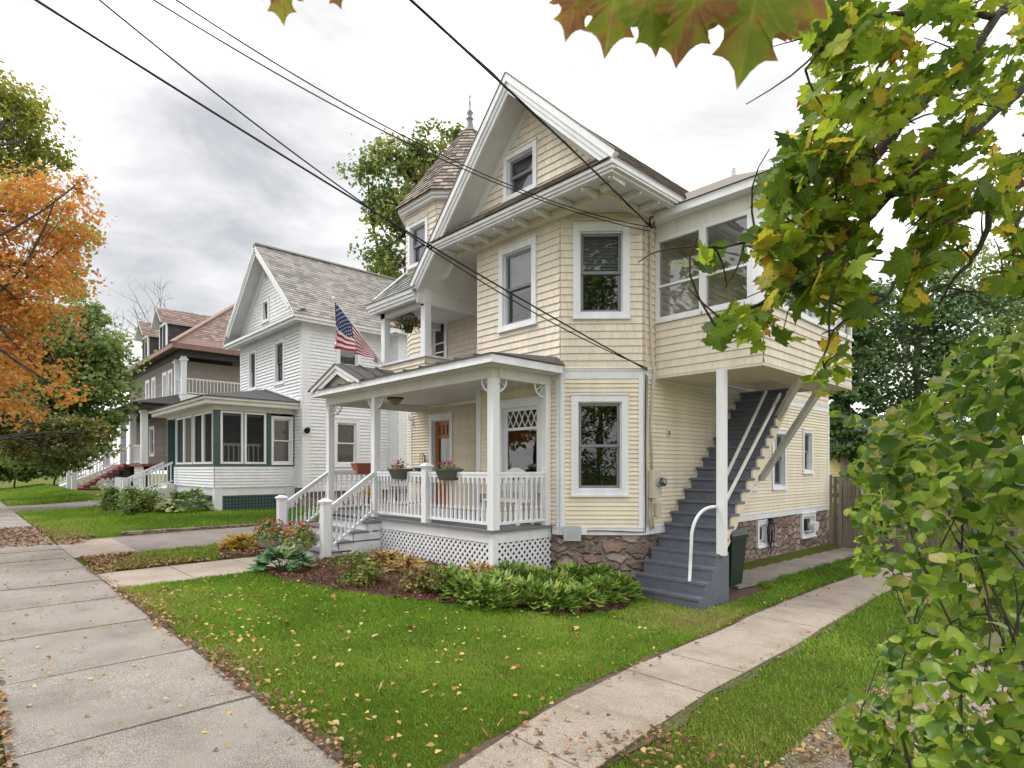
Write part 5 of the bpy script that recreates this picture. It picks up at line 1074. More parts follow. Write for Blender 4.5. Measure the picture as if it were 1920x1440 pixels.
for k in range(14):
    y0, y1 = 1.56 + .93 * k + .006, 1.56 + .93 * (k + 1) - .006; tl = random.uniform(-.006, .006)
    for i in range(4):
        ya, yb = y0 + (y1 - y0) * i / 4, y0 + (y1 - y0) * (i + 1) / 4; c = [(pth(ya)[0], ya), (pth(ya)[1], ya), (pth(yb)[1], yb), (pth(yb)[0], yb)]
        m2.hexa([(p[0], p[1], gz(*p) - .05) for p in c] + [(p[0], p[1], gz(*p) + .018 + tl) for p in c])
tag(m2.build('side_path', CONC2), 'narrow concrete path beside the cream house', kind='structure')
e0 = Vector((-2.42, 1.56)); PL = [(b, a) for a, b, c in PTH]; PR_ = [(c, a) for a, b, c in PTH]
slabs('front_walk', [(-11.0, 1.55), (-11.15, 4.6), (-9.45, 1.55), (-9.6, 4.6)], 3, .003, .016, CONC2, 'concrete walk leading to the porch steps')
m2 = MB(); m2.box(-12.0, -9.9, 4.4, 4.82, -.1, .02); tag(m2.build('step_pad', CONC2), 'concrete pad at the foot of the porch steps', kind='structure')
m2 = MB()
def strip(name, x0, x1, y0, y1, dz, m, lab): tag(sheet(name, [(x0, y0), (x1, y0), (x1 + .1, y1), (x0, y1)], dz, 1.0, m), lab, kind='structure')
strip('driveway', -16.6, -13.4, 1.55, 22, .008, ASPH, 'worn driveway between the cream and white houses'); strip('driveway', -33.5, -28.6, 1.55, 22, .008, ASPH, 'driveway between the white and brown houses'); strip('driveway', -51.5, -50, 1.55, 6, .012, CONC2, 'pale walk in front of the brown house'); strip('driveway_apron', -16.4, -13.3, 1.55, 2.6, .012, CONC2, 'concrete apron of the driveway')
m2 = MB()
for k in range(9): m2.box(-17.0 + .02 * k, -16.82 + .02 * k, 2.9 + .55 * k, 3.44 + .55 * k, .0, .10)
tag(m2.build('driveway_edging', STONE), 'low dark stone edging between driveway and white house lawn', kind='structure')
m2 = MB()
for k in range(12):
    x = XS_ + .45; q = random.uniform(-.06, .06); y = 9.6 + k * .62; z = gz(x, y) + .015
    m2.hexa([(XS_ + .1, y, z - .05), (XS_ + 1.0 + q, y + .02, z - .05), (XS_ + 1.0 - q, y + .58, z - .05), (XS_ + .1, y + .58, z - .05), (XS_ + .1, y, z), (XS_ + 1.0 + q, y + .02, z), (XS_ + 1.0 - q, y + .58, z + .01), (XS_ + .1, y + .58, z)])
tag(m2.build('flagstones', CONC), 'flagstones along the stone foundation', kind='structure')
GP = [G(1420, 1500), G(1450, 1440), G(1525, 1372), G(1610, 1300), G(1690, 1250), G(1760, 1190), (-.6, 8.5), (3.5, 8.5), (3.5, 1.4), (-1.6, 1.4)]
tag(sheet('gravel_drive', GP, .010, .2, GRAVEL, lambda x, y: .006 * noise.noise(Vector((x * 9, y * 9, 0)))), 'gravel drive under the shrub', kind='structure')
BED = [G(480, 1072), G(520, 1085), G(575, 1098), G(640, 1112), G(720, 1122), G(800, 1130), G(900, 1142), G(1050, 1154), G(1170, 1145), G(1195, 1120), (-5.5, 7.7), (-5.6, 8.15), (-6.5, 7.25), (-6.72, 7.2), (-6.72, 5.98), (-9.95, 5.98), (-9.95, 4.85), (-9.75, 4.5)]
BEDP = [(p[0], p[1]) for p in BED]
tag(sheet('flower_bed', BED, .03, .05, MULCH, lambda x, y: .035 * noise.noise(Vector((x * 6, y * 6, 0))) + .02 * noise.noise(Vector((x * 19, y * 19, 3)))), 'bark mulch flower bed in front of the porch', kind='structure')
BED2 = [(-13.2, 3.0), (-11.3, 3.4), (-11.3, 4.8), (-12.8, 4.6)]
tag(sheet('flower_bed', BED2, .008, .08, MULCH, lambda x, y: .02 * noise.noise(Vector((x * 9, y * 9, 0)))), 'small mulch bed left of the walk', kind='structure')
tag(sheet('soil_edge', [(-9.4, 1.5), (-1.5, 1.5), (-1.5, 1.66)] + [(x, 1.62 + .05 * math.sin(x * 5) + .03 * math.sin(x * 13)) for x in np.arange(-1.6, -9.4, -.12)], .006, .1, SOIL), 'bare soil along the sidewalk edge', kind='structure')
for side in (0, 1):
    a = [(pth(y)[side] + (.05 if side == 0 else -.05), y) for y in np.arange(1.6, 13.5, .25)]; b = [(pth(y)[side] + (-1 if side == 0 else 1) * (.07 + .04 * math.sin(y * 4) + .02 * math.sin(y * 11)), y) for y in np.arange(1.6, 13.5, .25)]
    tag(sheet('soil_edge', a + b[::-1], .007, .1, SOIL), 'bare soil along the narrow path', kind='structure')
tag(sheet('soil_edge', [(-4.25, 7.5), (-3.9, 8.2), (-3.95, 9.6), (-4.6, 10.2), (-5.4, 10.2), (-5.4, 7.5)], .006, .12, SOIL), 'bare soil at the foot of the grey staircase', kind='structure')
GZ = np.vectorize(gz)
# ================================================================== GRASS, LEAVES ON THE GROUND
def seg_in(P, n):
    P = np.array([(p[0], p[1]) for p in P]); lo, hi = P.min(0), P.max(0); out = np.zeros((0, 2))
    while len(out) < n:
        q = rng.uniform(lo, hi, (n * 2, 2)); out = np.vstack([out, q[poly_in(P, q)]])
    return out[:n]
def blades(name, P, n, h, lab, excl=(), falloff=None):
    q = seg_in(P, n)
    for e in excl: q = q[~poly_in([(a[0], a[1]) for a in e], q)]
    if falloff:
        d = np.linalg.norm(q, axis=1); q = q[rng.uniform(0, 1, len(q)) < np.clip((falloff / d) ** 1.2, .12, 1)]
    th_ = np.array([noise.noise(Vector((x * 1.7, y * 1.7, 31))) + .6 * noise.noise(Vector((x * 6, y * 6, 7))) for x, y in q]); q = q[th_ + rng.normal(0, .25, len(q)) > -.55]
    m = len(q); d = np.linalg.norm(q, axis=1)
    nz_ = np.array([noise.noise(Vector((x * .9, y * .9, 0))) + .5 * noise.noise(Vector((x * 3.1, y * 3.1, 5))) for x, y in q])
    hh = h * rng.uniform(.5, 1.3, m) * (1 + .35 * nz_) * np.clip(d / 6, .8, 2.2)
    nr = np.stack([rng.normal(0, .6, m), rng.normal(0, .6, m), rng.uniform(-.2, .5, m)], 1) + 1e-3
    # blade template runs along local Y; stand it up: build rotation by hand
    az = rng.uniform(0, 6.283, m); lean = rng.uniform(.05, .8, m)
    T = np.array([(-.5, 0), (.5, 0), (.25, .6), (0.1, 1.0)]); w = .0055 * np.clip(d / 4.5, .8, 3.5) * rng.uniform(.7, 1.3, m)
    ca, sa = np.cos(az), np.sin(az); V = np.zeros((m, 4, 3)); gzv = GZ(q[:, 0], q[:, 1])
    for k in range(4):
        s, t = T[k]; b = lean * t * t * hh * 1.1
        V[:, k, 0] = q[:, 0] + ca * s * w - sa * b; V[:, k, 1] = q[:, 1] + sa * s * w + ca * b; V[:, k, 2] = gzv + hh * t * (1 - .35 * lean * t)
    nb = np.array([noise.noise(Vector((x * .35, y * .35, 9))) for x, y in q]); r = np.clip(.36 + .24 * nz_ + .5 * nb + .32 * np.exp(-np.clip(q[:, 1] - 1.6, 0, 9) / .5) + rng.normal(0, .2, m), 0, 1)
    Fa = (np.arange(m) * 4)[:, None] + np.array([[0, 1, 2, 3]])
    return tag(arrays_mesh(name, V.reshape(-1, 3), Fa, GRASSM, None, {'rnd': np.repeat(r, 4)}), lab, kind='stuff')
LAWN = [(-9.42, 1.61), (-2.52, 1.61), *[(a - .05 - .03 * (i % 2), max(b, 1.61)) for i, (a, b) in enumerate(PL)], (-3.6, 16.9), (-4.55, 16.9), (-4.6, 10.4), (-4.2, 10.2), (-4.2, 7.7), (-5.4, 7.6), (-9.5, 4.4)]
blades('front_lawn_grass', LAWN, 330000, .042, 'green front lawn grass', [BEDP], 4.2)
blades('side_lawn_grass', [(PR_[0][0] + .02, 1.6), G(1420, 1500), G(1450, 1440), G(1525, 1372), G(1610, 1300), G(1690, 1250), G(1760, 1190), (-.6, 8.5), (1, 14), (1, 17), (-2.8, 16), *[(a + .01, b) for a, b in PR_[::-1]]], 120000, .038, 'grass strip right of the narrow path', [], 4.2)
blades('neighbour_lawn_grass', [(-28.3, 1.6), (-17, 1.6), (-17, 8), (-20, 10), (-28.4, 6)], 50000, .05, 'lawn in front of the white house', [], 40)
blades('verge_grass', [(-13.3, 2.7), (-11.2, 1.7), (-11.25, 3.4), (-13.3, 4)], 6000, .04, 'thin grass between walk and driveway', [], 40)
blades('far_lawn_grass', [(-60, 1.7), (-34, 1.7), (-34, 5), (-60, 5)], 30000, .06, 'grass in front of the brown house', [], 60)
blades('street_verge_grass', [(-14, -1.5), (-2.0, -1.5), (-2.0, .15), (-14, .17)], 14000, .05, 'grass between sidewalk and street', [], 6)
def litter(name, q, size, lab, m=FALLEN, dz=.03, tm=TL_OVAL, tilt=.35):
    n = len(q); z = GZ(q[:, 0], q[:, 1]) + dz + rng.uniform(0, .02, n)
    pos = np.stack([q[:, 0], q[:, 1], z], 1); nr = np.stack([rng.normal(0, tilt, n), rng.normal(0, tilt, n), np.ones(n)], 1)
    return tag(scatter(name, tm, pos, nr, rng.uniform(.6, 1.3, n) * size, m), lab, kind='stuff')
ql = seg_in(LAWN, 2600); ql = ql[~poly_in(BEDP, ql)]; keep = rng.uniform(0, 1, len(ql)) < np.clip(.16 + .9 * np.exp(-(ql[:, 1] - 1.6) / .9), 0, 1); litter('fallen_leaves', ql[keep], .045, 'yellow and brown leaves fallen on the lawn', tm=TL_OVAL)
q = seg_in(LAWN, 170); q = q[~poly_in(BEDP, q)]; q = q[rng.uniform(0, 1, len(q)) < np.clip(.25 + np.exp(-(q[:, 1] - 1.6) / 1.5), 0, 1)]; litter('fallen_maple_leaves', q, .045, 'larger maple leaves fallen on the lawn', leafmat('fallen_maple', [(0, (.20, .09, .04)), (.4, (.38, .20, .08)), (.7, (.55, .40, .10)), (1, (.42, .33, .22))], trans=.1, rough=.7), .04, TL_MAPLE, .5)
for xj_ in xj[6:9]: blades('joint_grass', [(xj_ - .014, .22), (xj_ + .014, .22), (xj_ + .014, 1.5), (xj_ - .014, 1.5)], 420, .028, 'grass and moss in a sidewalk joint')
n = 1050; t = rng.uniform(-12, e0.x, n); y = 1.55 + np.abs(rng.normal(0, .10, n)) - .05 + .02 * np.sin(t * 3); cl = rng.uniform(0, 1, n) < .35 + .65 * (np.sin(t * 2.3) * np.sin(t * .9 + 1) > -.1); litter('edge_leaves', np.stack([t, y], 1)[cl], .042, 'brown leaves gathered along the sidewalk edge', LITTER, .035)
n = 520; t = rng.uniform(-6, -2, n); litter('verge_leaves', np.stack([t, .2 - np.abs(rng.normal(0, .14, n)) + .04], 1), .055, 'leaves at the street side of the sidewalk', LITTER, .03)
n = 260; litter('sidewalk_leaves', np.stack([rng.uniform(-14, -2.8, n), rng.uniform(.25, 1.5, n)], 1), .038, 'single leaves on the sidewalk', FALLEN, .028)
q = np.vstack([seg_in([(-13.2, 1.62), (-11.05, 1.62), (-11.2, 3.3), (-13.2, 2.6)], 2600), seg_in(BED2, 700)]); litter('leaf_drift', q, .06, 'drift of brown leaves left of the walk', LITTER, .03)
q = np.vstack([seg_in([(-21, .2), (-16, .2), (-15.5, 1.9), (-17, 2.4), (-21, 2.2)], 2600), seg_in([(-28, 1.6), (-17, 1.6), (-17, 3.5), (-28, 4.5)], 900)]); litter('leaf_cover', q, .07, 'leaves covering the sidewalk before the white house', LITTER, .03)
q = np.vstack([rng.uniform((e0.x - .35, 1.6), (e0.x + .9, 3.2), (110, 2)), rng.uniform((-2.2, 1.6), (-1.2, 3.4), (420, 2)), np.array([(pth(y)[random.random() < .5] + random.gauss(0, .08), y) for y in rng.uniform(1.6, 12, 240)])]); litter('path_leaves', q, .042, 'leaves along the narrow path and gravel', LITTER, .03)
q = seg_in(BEDP, 6500); litter('mulch_chips', q, .05, 'bark chips and dead leaves on the flower bed', leafmat('bark_chips', [(0, (.04, .02, .014)), (.5, (.13, .055, .03)), (.85, (.24, .10, .05)), (1, (.42, .28, .14))], trans=0, rough=.9), .05, TL_NARROW, .8)
q = seg_in(GP[:6] + [(-1.0, 3.5), (-1.2, 1.6)], 500); litter('gravel_leaves', q, .045, 'dead leaves on the gravel', LITTER, .02)
blades('gravel_weeds', GP[:6] + [(-1.2, 5), (-1.4, 1.7)], 9000, .03, 'thin grass in the gravel')
n = 2500; q = seg_in(GP, n); q = q[np.linalg.norm(q, axis=1) < 9]; litter('gravel_stones', q, .028, 'loose stones on the gravel drive', surf('pebble', (.42, .37, .33), .9, .5, 60), .012, TL_QUAD, .4)
# ================================================================== PLANTS
def limb(mb, p, q, r0, r1, bend=.12, n=6, seg=7):
    p, q = Vector(p), Vector(q); L_ = (q - p).length; o = Vector((random.uniform(-1, 1), random.uniform(-1, 1), random.uniform(-.3, .8))) * L_ * bend
    pts = [p.lerp(q, t / n) + o * math.sin(math.pi * t / n) for t in range(n + 1)]; mb.tube(pts, [r0 + (r1 - r0) * t / n for t in range(n + 1)], seg); return pts
def tree(name, label, cat, base, clumps, nleaf, size, lm, tr=.22, bark=BARK, group=None, tm=TL_QUAD, sub=26, spread=.20, up=.5, fork=.45, trunk_top=None, twigs=4, shell=.5):
    base = Vector(base); root = thing(name, label, cat, base, group); tb = MB()
    top = Vector(trunk_top) if trunk_top else base + Vector((0, 0, max(c[0].z for c in clumps) - base.z)) * .6 + (sum((c[0] for c in clumps), Vector()) / len(clumps) - base) * .3
    tp = limb(tb, base - Vector((0, 0, .2)), top, tr, tr * .5, .03, 10, 10)
    P = []; Nn = []
    w = np.array([c[1][0] * c[1][1] * c[1][2] if not np.isscalar(c[1]) else c[1] ** 3 for c in clumps]) ** .8; w = w / w.sum()
    for (c, r), wi in zip(clumps, w):
        r = (r, r, r) if np.isscalar(r) else r; c = Vector(c)
        st = tp[min(len(tp) - 1, max(3, int(len(tp) * random.uniform(fork, 1))))]; lp = limb(tb, st, c, tr * .34, tr * .10, .12, 6, 6)
        S = []
        for _ in range(sub):
            v = Vector((random.gauss(0, 1), random.gauss(0, 1), random.gauss(0, 1))).normalized() * random.random() ** shell
            S.append(c + Vector((v.x * r[0], v.y * r[1], v.z * r[2])))
        for s in random.sample(S, min(twigs, len(S))): limb(tb, lp[random.randint(3, 6)], s, tr * .07, tr * .02, .15, 4, 4)
        k = int(nleaf * wi); ci = rng.integers(0, len(S), k); C = np.array([tuple(s) for s in S])[ci]
        sc_ = np.array(r) * spread * rng.uniform(.6, 1.4, (len(S), 1))[ci]; P.append(C + rng.normal(0, 1, (k, 3)) * sc_ * np.array([1, 1, .8]))
        o = P[-1] - np.array(tuple(c)); Nn.append(o / (np.linalg.norm(o, axis=1, keepdims=True) + 1e-6) * .5 + rng.normal(0, .5, (k, 3)) + np.array([0, 0, up]))
    tb.build('trunk', bark, root, True); P = np.vstack(P); Nn = np.vstack(Nn)
    cn = np.array([noise.noise(Vector(p) * .55) for p in P]); rn = np.clip(.5 + .38 * cn + rng.normal(0, .2, len(P)), 0, 1)
    scatter('crown', tm, P, Nn, size * rng.uniform(.6, 1.25, len(P)), lm, root, rnd=rn); return root
def cl(d, px, py, rp, sq=.85): r = rp * d / FL; return (D(d, px, py), (r, r, r * sq))
L_OR = leafmat('orange_foliage', [(0, (.22, .26, .05)), (.2, (.52, .36, .06)), (.5, (.68, .34, .07)), (.75, (.66, .27, .11)), (1, (.45, .15, .12))], trans=.5)
L_YG = leafmat('yellow_green_foliage', [(0, (0.150, 0.210, 0.030)), (.5, (0.300, 0.345, 0.053)), (1, (0.540, 0.450, 0.075))], trans=.45)
L_GR = leafmat('green_foliage', [(0, (.10, .16, .045)), (.5, (.24, .33, .10)), (1, (.42, .48, .18))], trans=.5)
L_DK = leafmat('dark_green_foliage', [(0, (0.037, 0.085, 0.031)), (.5, (0.085, 0.162, 0.051)), (1, (0.178, 0.255, 0.085))], trans=.35)
L_AU = leafmat('turning_foliage', [(0, (.08, .16, .04)), (.5, (.17, .25, .06)), (.8, (.34, .34, .08)), (1, (.46, .34, .10))], trans=.5)
TL_S = TL_OVAL
# orange street maple on the left
tree('orange_maple', 'orange and red street maple at the left edge of the picture', 'tree', (-15.5, -.75, 0), [cl(12.5, -40, 420, 130), cl(12.5, 40, 400, 110), cl(12, 105, 370, 70), cl(12.5, 90, 500, 90), cl(12, 60, 590, 85), cl(11.5, 20, 640, 80), cl(11.5, 30, 560, 100), cl(12, -60, 620, 140), cl(11.2, 70, 690, 60, .6), cl(10.8, 130, 740, 48, .5), cl(11, 20, 745, 70), cl(12, -90, 500, 150), cl(13, 135, 450, 50), cl(11, -60, 740, 90), cl(12.4, 150, 340, 28)], 16000, .105, L_OR, .13, tm=TL_S, sub=30, spread=.15, trunk_top=(-14.5, -.9, 6))
tree('yellow_green_maple', 'tall yellow green maple rising above the orange tree', 'tree', (-22, -1.2, 0), [cl(19, -20, 200, 90), cl(19, 40, 190, 45), cl(19, 60, 255, 55), cl(19, 0, 300, 90), cl(19, 110, 290, 28), cl(18, 130, 440, 50), cl(18.5, 135, 530, 45)], 9000, .15, L_YG, .25, tm=TL_S, sub=26)
# round green tree in front of the brown house
tree('green_tree', 'round leafy green tree in front of the brown house', 'tree', (-40, 1.0, .1), [cl(30, 130, 640, 70), cl(30, 190, 660, 62), cl(30, 80, 620, 60), cl(30, 150, 720, 75), cl(30, 205, 720, 50), cl(30, 70, 700, 75), cl(30, 110, 780, 70), cl(30, 190, 800, 35), cl(29, 30, 770, 70), cl(30, 30, 660, 60), cl(30, 165, 590, 40), cl(29, 100, 830, 60, .6), cl(28.5, 60, 845, 50, .6), cl(28.5, 150, 850, 30, .6), cl(30, 215, 785, 34), cl(30, 175, 838, 38, .7), cl(30, 120, 872, 38, .5)], 29000, .25, L_GR, .3, sub=40, spread=.2)
tree('dark_tree', 'dark olive tree spreading low under the orange maple', 'tree', (-27, -1.6, .0), [cl(24, 10, 790, 60), cl(24, 80, 805, 48), cl(24, -40, 770, 70), cl(24, 140, 808, 42, .7), cl(23.5, 50, 838, 45, .5), cl(23.5, 110, 845, 40, .5), cl(24, 180, 815, 28, .7)], 10000, .17, leafmat('olive_foliage', [(0, (.05, .075, .02)), (.5, (.13, .15, .035)), (.85, (.26, .22, .05)), (1, (.42, .26, .05))], trans=.4), .2, tm=TL_S)
# bare tree behind the brown house
def bare(name, label, base, top, r, seed, n=5, dep=4, group=None):
    random.seed(seed); root = thing(name, label, 'tree', base, group); tb = MB()
    def rec(p, d, L_, r, k):
        q = p + d * L_; pts = limb(tb, p, q, r, r * .6, .08, 4, 5)
        if k == 0: return
        for _ in range(random.randint(2, 3)):
            nd = (d + Vector((random.gauss(0, .5), random.gauss(0, .5), random.gauss(.05, .35)))).normalized(); rec(pts[-1] if random.random() < .6 else pts[-2], nd, L_ * random.uniform(.6, .85), r * .55, k - 1)
    b = Vector(base); t = Vector(top); limb(tb, b, t, r * 1.4, r, .03, 6, 8)
    for _ in range(n): rec(t, Vector((random.gauss(0, .6), random.gauss(0, .6), 1)).normalized(), (t - b).length * .42, r * .5, dep)
    tb.build('branches', BARK, root, True); random.seed(seed + 1); return root
bb = D(62, 275, 880); bare('bare_tree', 'leafless tree behind the roof of the brown house', (bb.x, bb.y, .4), tuple(D(62, 285, 730)), .22, 3)
# trees behind
bb = D(30, 800, 900); tree('ash_tree', 'tall green ash tree rising behind the turret', 'tree', (bb.x, bb.y, 0), [cl(30, 690, 330, 45), cl(30, 740, 300, 50), cl(30, 800, 300, 60), cl(30, 850, 260, 45), cl(30, 720, 400, 60), cl(30, 700, 480, 45), cl(30, 770, 420, 70), cl(30, 760, 350, 60), cl(30, 720, 270, 25), cl(30, 860, 330, 55), cl(30, 740, 510, 50), cl(30, 900, 300, 50)], 11000, .23, L_AU, .35, sub=15, spread=.19, tm=TL_QUAD, group='trees behind the houses')
for nm, lab, px, py, d, cls, lm in (('tall_tree', 'broad dark green tree directly behind the wooden fence', 1720, 900, 30, [(1690, 620, 80), (1640, 580, 60), (1760, 600, 90), (1700, 700, 90), (1620, 680, 60), (1790, 690, 80), (1840, 560, 70), (1750, 520, 60), (1640, 760, 55), (1760, 780, 70)], L_DK), ('slender_tree', 'slender tree between the cream house and the broad tree', 1590, 900, 27, [(1590, 640, 45), (1580, 720, 45), (1610, 560, 40), (1575, 790, 40), (1600, 840, 35)], L_DK), ('pale_tree', 'paler green tree at the right behind the shrub', 1900, 900, 34, [(1880, 640, 80), (1930, 580, 90), (1860, 720, 80), (1950, 720, 100), (1820, 500, 60)], L_GR)):
    b = D(d, px, py); tree(nm, lab, 'tree', (b.x, b.y, gz(b.x, b.y)), [cl(d, *c) for c in cls], 15000, .24, lm, .24, BARKL, sub=26, spread=.19, group='trees behind the houses', fork=.55)
b = D(26, 1640, 880); 
for k, (px, d, h, lab) in enumerate(((1640, 24, 1.6, 'dark undergrowth shrub behind the fence near the house'), (1720, 23, 1.9, 'dark undergrowth shrub behind the middle of the fence'), (1800, 24, 2.2, 'dark undergrowth shrub behind the fence by the leafy shrub'))):
    b = D(d, px, 880); b.z = gz(b.x, b.y); tree('undergrowth_shrub', lab, 'shrub', b, [(b + Vector((0, 0, h * .6)), (1.3, 1.3, h * .6)), (b + Vector((.8, .3, h * .5)), (1.1, 1.1, h * .5))], 3500, .2, L_DK, .06, group='shrubs behind the fence')
for k, (px, py, d, r, lab) in enumerate(((25, 872, 44, 50, 'wild bush at the far end of the sidewalk'), (100, 862, 48, 48, 'wild bush beside the brown house ramp'), (-60, 865, 44, 65, 'wild bush at the left picture edge'))):
    b = D(d, px, 905); b.z = gz(b.x, b.y); tree('wild_bush', lab, 'bush', b, [cl(d, px, py, r, .6), cl(d, px + r * .6, py + 8, r * .6, .6)], 5000, .28, L_AU, .07, group='bushes at the far end of the street')
# white house shrubs
b = G(255, 962)
for (px, py, r, lab, lm) in ((215, 960, 24, 'round green shrub left of the white house newel post', L_GR), (258, 966, 30, 'round green shrub right of the white house newel post', L_GR)):
    d = 23; p = G(px, py); d = p.x * FW[0] + p.y * FW[1]; rr_ = r * d / FL; tree('round_shrub', lab, 'shrub', p, [(p + Vector((0, 0, rr_ * 1.0)), (rr_, rr_, rr_ * .95))], 3000, .09, lm, .03, group='shrubs by the white house steps')
def rosette(name, label, cat, p, n, r, h, lm, tm=TL_OVAL, size=.16, group=None, arch=.9, stems=True):
    """leaves arching out of one crown, hosta fashion"""
    p = Vector(p); root = thing(name, label, cat, p, group); a = rng.uniform(0, 6.283, n); t = rng.uniform(.15, 1, n) ** .6
    rad = r * t; z = h * (1 - .75 * t ** 2) * rng.uniform(.75, 1.15, n); pos = np.stack([p.x + np.cos(a) * rad, p.y + np.sin(a) * rad, p.z + z], 1)
    M = np.zeros((n, 3, 3)); tilt = np.clip(.9 - 1.5 * t * arch, -.8, 1) + rng.normal(0, .2, n); aa = a + rng.normal(0, .3, n)
    Yv = np.stack([np.cos(aa) * np.cos(tilt), np.sin(aa) * np.cos(tilt), np.sin(tilt)], 1); Xv = np.stack([-np.sin(aa), np.cos(aa), rng.normal(0, .25, n)], 1); Xv /= np.linalg.norm(Xv, axis=1, keepdims=True); Zv = np.cross(Xv, Yv)
    M = np.stack([Xv, Yv, Zv], 2); tv, tf, te = tm; s = size * rng.uniform(.65, 1.2, n)
    V = np.einsum('nij,kj->nki', M, tv) * s[:, None, None] + pos[:, None, :]; Fa = (tf[None] + (np.arange(n) * len(tv))[:, None, None]).reshape(-1, tf.shape[1])
    arrays_mesh('leaves', V.reshape(-1, 3), Fa, lm, root, {'rnd': np.repeat(rng.uniform(0, 1, n), len(tv)), 'edge': np.tile(te, n)})
    if stems:
        sb = MB()
        for i in range(0, n, max(1, n // 24)): sb.tube([p, p.lerp(Vector(pos[i]), .5) + Vector((0, 0, h * .15)), Vector(pos[i])], .005, 4)
        sb.build('stems', lm, root)
    return root
L_HO = leafmat('hosta_leaf', [(0, (.055, .13, .02)), (.45, (.14, .26, .035)), (.8, (.26, .38, .06)), (.96, (.38, .40, .10)), (1, (.25, .13, .06))], trans=.25, rough=.4, nsc=14)
L_HB = leafmat('blue_hosta_leaf', [(0, (0.045, 0.128, 0.053)), (.6, (0.098, 0.225, 0.083)), (1, (0.180, 0.300, 0.090))], trans=.2, rough=.4)
L_HV = leafmat('variegated_leaf', [(0, (.10, .17, .05)), (.5, (.22, .30, .10)), (1, (.45, .48, .25))], trans=.2)
L_YE = leafmat('yellow_leaf', [(0, (.25, .20, .02)), (.5, (.45, .33, .03)), (1, (.50, .22, .03))], trans=.3)
L_FD = leafmat('fading_leaf', [(0, (.16, .15, .03)), (.35, (.36, .26, .08)), (.6, (.50, .36, .17)), (.8, (.42, .17, .06)), (1, (.14, .16, .04))], trans=.2)
rosette('variegated_hosta', 'pale variegated hosta beside the white house lattice', 'plant', G(350, 962), 150, .85, .75, L_HV, size=.32, group='plants by the white house porch'); rosette('yellow_hosta', 'yellowing hosta between the shrub and the pale hosta', 'plant', G(292, 962), 90, .6, .45, L_YE, size=.3, group='plants by the white house porch'); rosette('dark_perennial', 'dark green perennial under the white house porch corner', 'plant', G(320, 940), 110, .8, .6, L_DK, size=.25, group='plants by the white house porch')
hp = [(835, 1110, 'a'), (880, 1128, 'a'), (930, 1120, ''), (985, 1135, ''), (1040, 1118, ''), (1080, 1140, ''), (1125, 1128, ''), (960, 1098, ''), (1010, 1105, ''), (1070, 1100, ''), (1120, 1102, ''), (1155, 1118, ''), (1030, 1145, ''), (915, 1140, '')]
plc = ['at the left end of the row', 'second along the front of the row', 'in front of the lattice corner post', 'along the lawn edge below the lattice corner', 'in the middle of the row', 'along the lawn edge below the stone foundation', 'at the lawn edge near the grey steps', 'against the porch corner lattice', 'behind the middle of the row', 'against the stone foundation', 'against the foundation near the steps', 'at the right end by the steps', 'frontmost in the middle of the lawn edge', 'frontmost toward the left of the lawn edge']
for k, ((px, py, _), pl) in enumerate(zip(hp, plc)): rosette('hosta', 'green narrow leaved hosta ' + pl, 'plant', G(px, py), 210, .36, .33, L_HO, tmpl_leaf(.42, .1, .22), .165, 'hostas along the porch bed', .8)
rosette('broad_hosta', 'broad blue green hosta beside the urn at the walk end', 'plant', G(530, 1072), 120, .46, .36, L_HB, tmpl_leaf(.8, .12, .15), .2)
for px, py, lab in ((760, 1075, 'faded straw coloured perennial close to the porch lattice'), (720, 1062, 'withered perennial behind the round azalea'), (900, 1088, 'orange faded perennial left of the lattice corner post')):
    rosette('faded_perennial', lab, 'plant', G(px, py), 90, .34, .26, L_FD, TL_NARROW, .22, 'faded perennials in the porch bed', 1.0)
p = G(675, 1095); tree('low_azalea', 'low yellow green azalea in the mulch left of the porch', 'shrub', p, [(p + Vector((0, 0, .22)), (.36, .36, .2)), (p + Vector((.22, -.12, .16)), (.26, .26, .16))], 1500, .055, leafmat('azalea_leaf', [(0, (.07, .12, .02)), (.6, (.17, .22, .045)), (.9, (.33, .27, .07)), (1, (.4, .2, .06))], trans=.25), .02, tm=TL_OVAL)
p = G(790, 1112); tree('brown_azalea', 'low dark azalea with a few brown leaves in front of the faded perennials', 'shrub', p, [(p + Vector((0, 0, .18)), (.34, .3, .17))], 1000, .055, leafmat('azalea_brown', [(0, (.07, .12, .025)), (.6, (.15, .18, .045)), (1, (.30, .16, .07))], trans=.2), .02, tm=TL_OVAL)
p = G(455, 1030); rosette('yellow_perennial', 'yellow green perennial left of the stone urns', 'plant', p, 80, .4, .3, L_YE, TL_NARROW, .3)
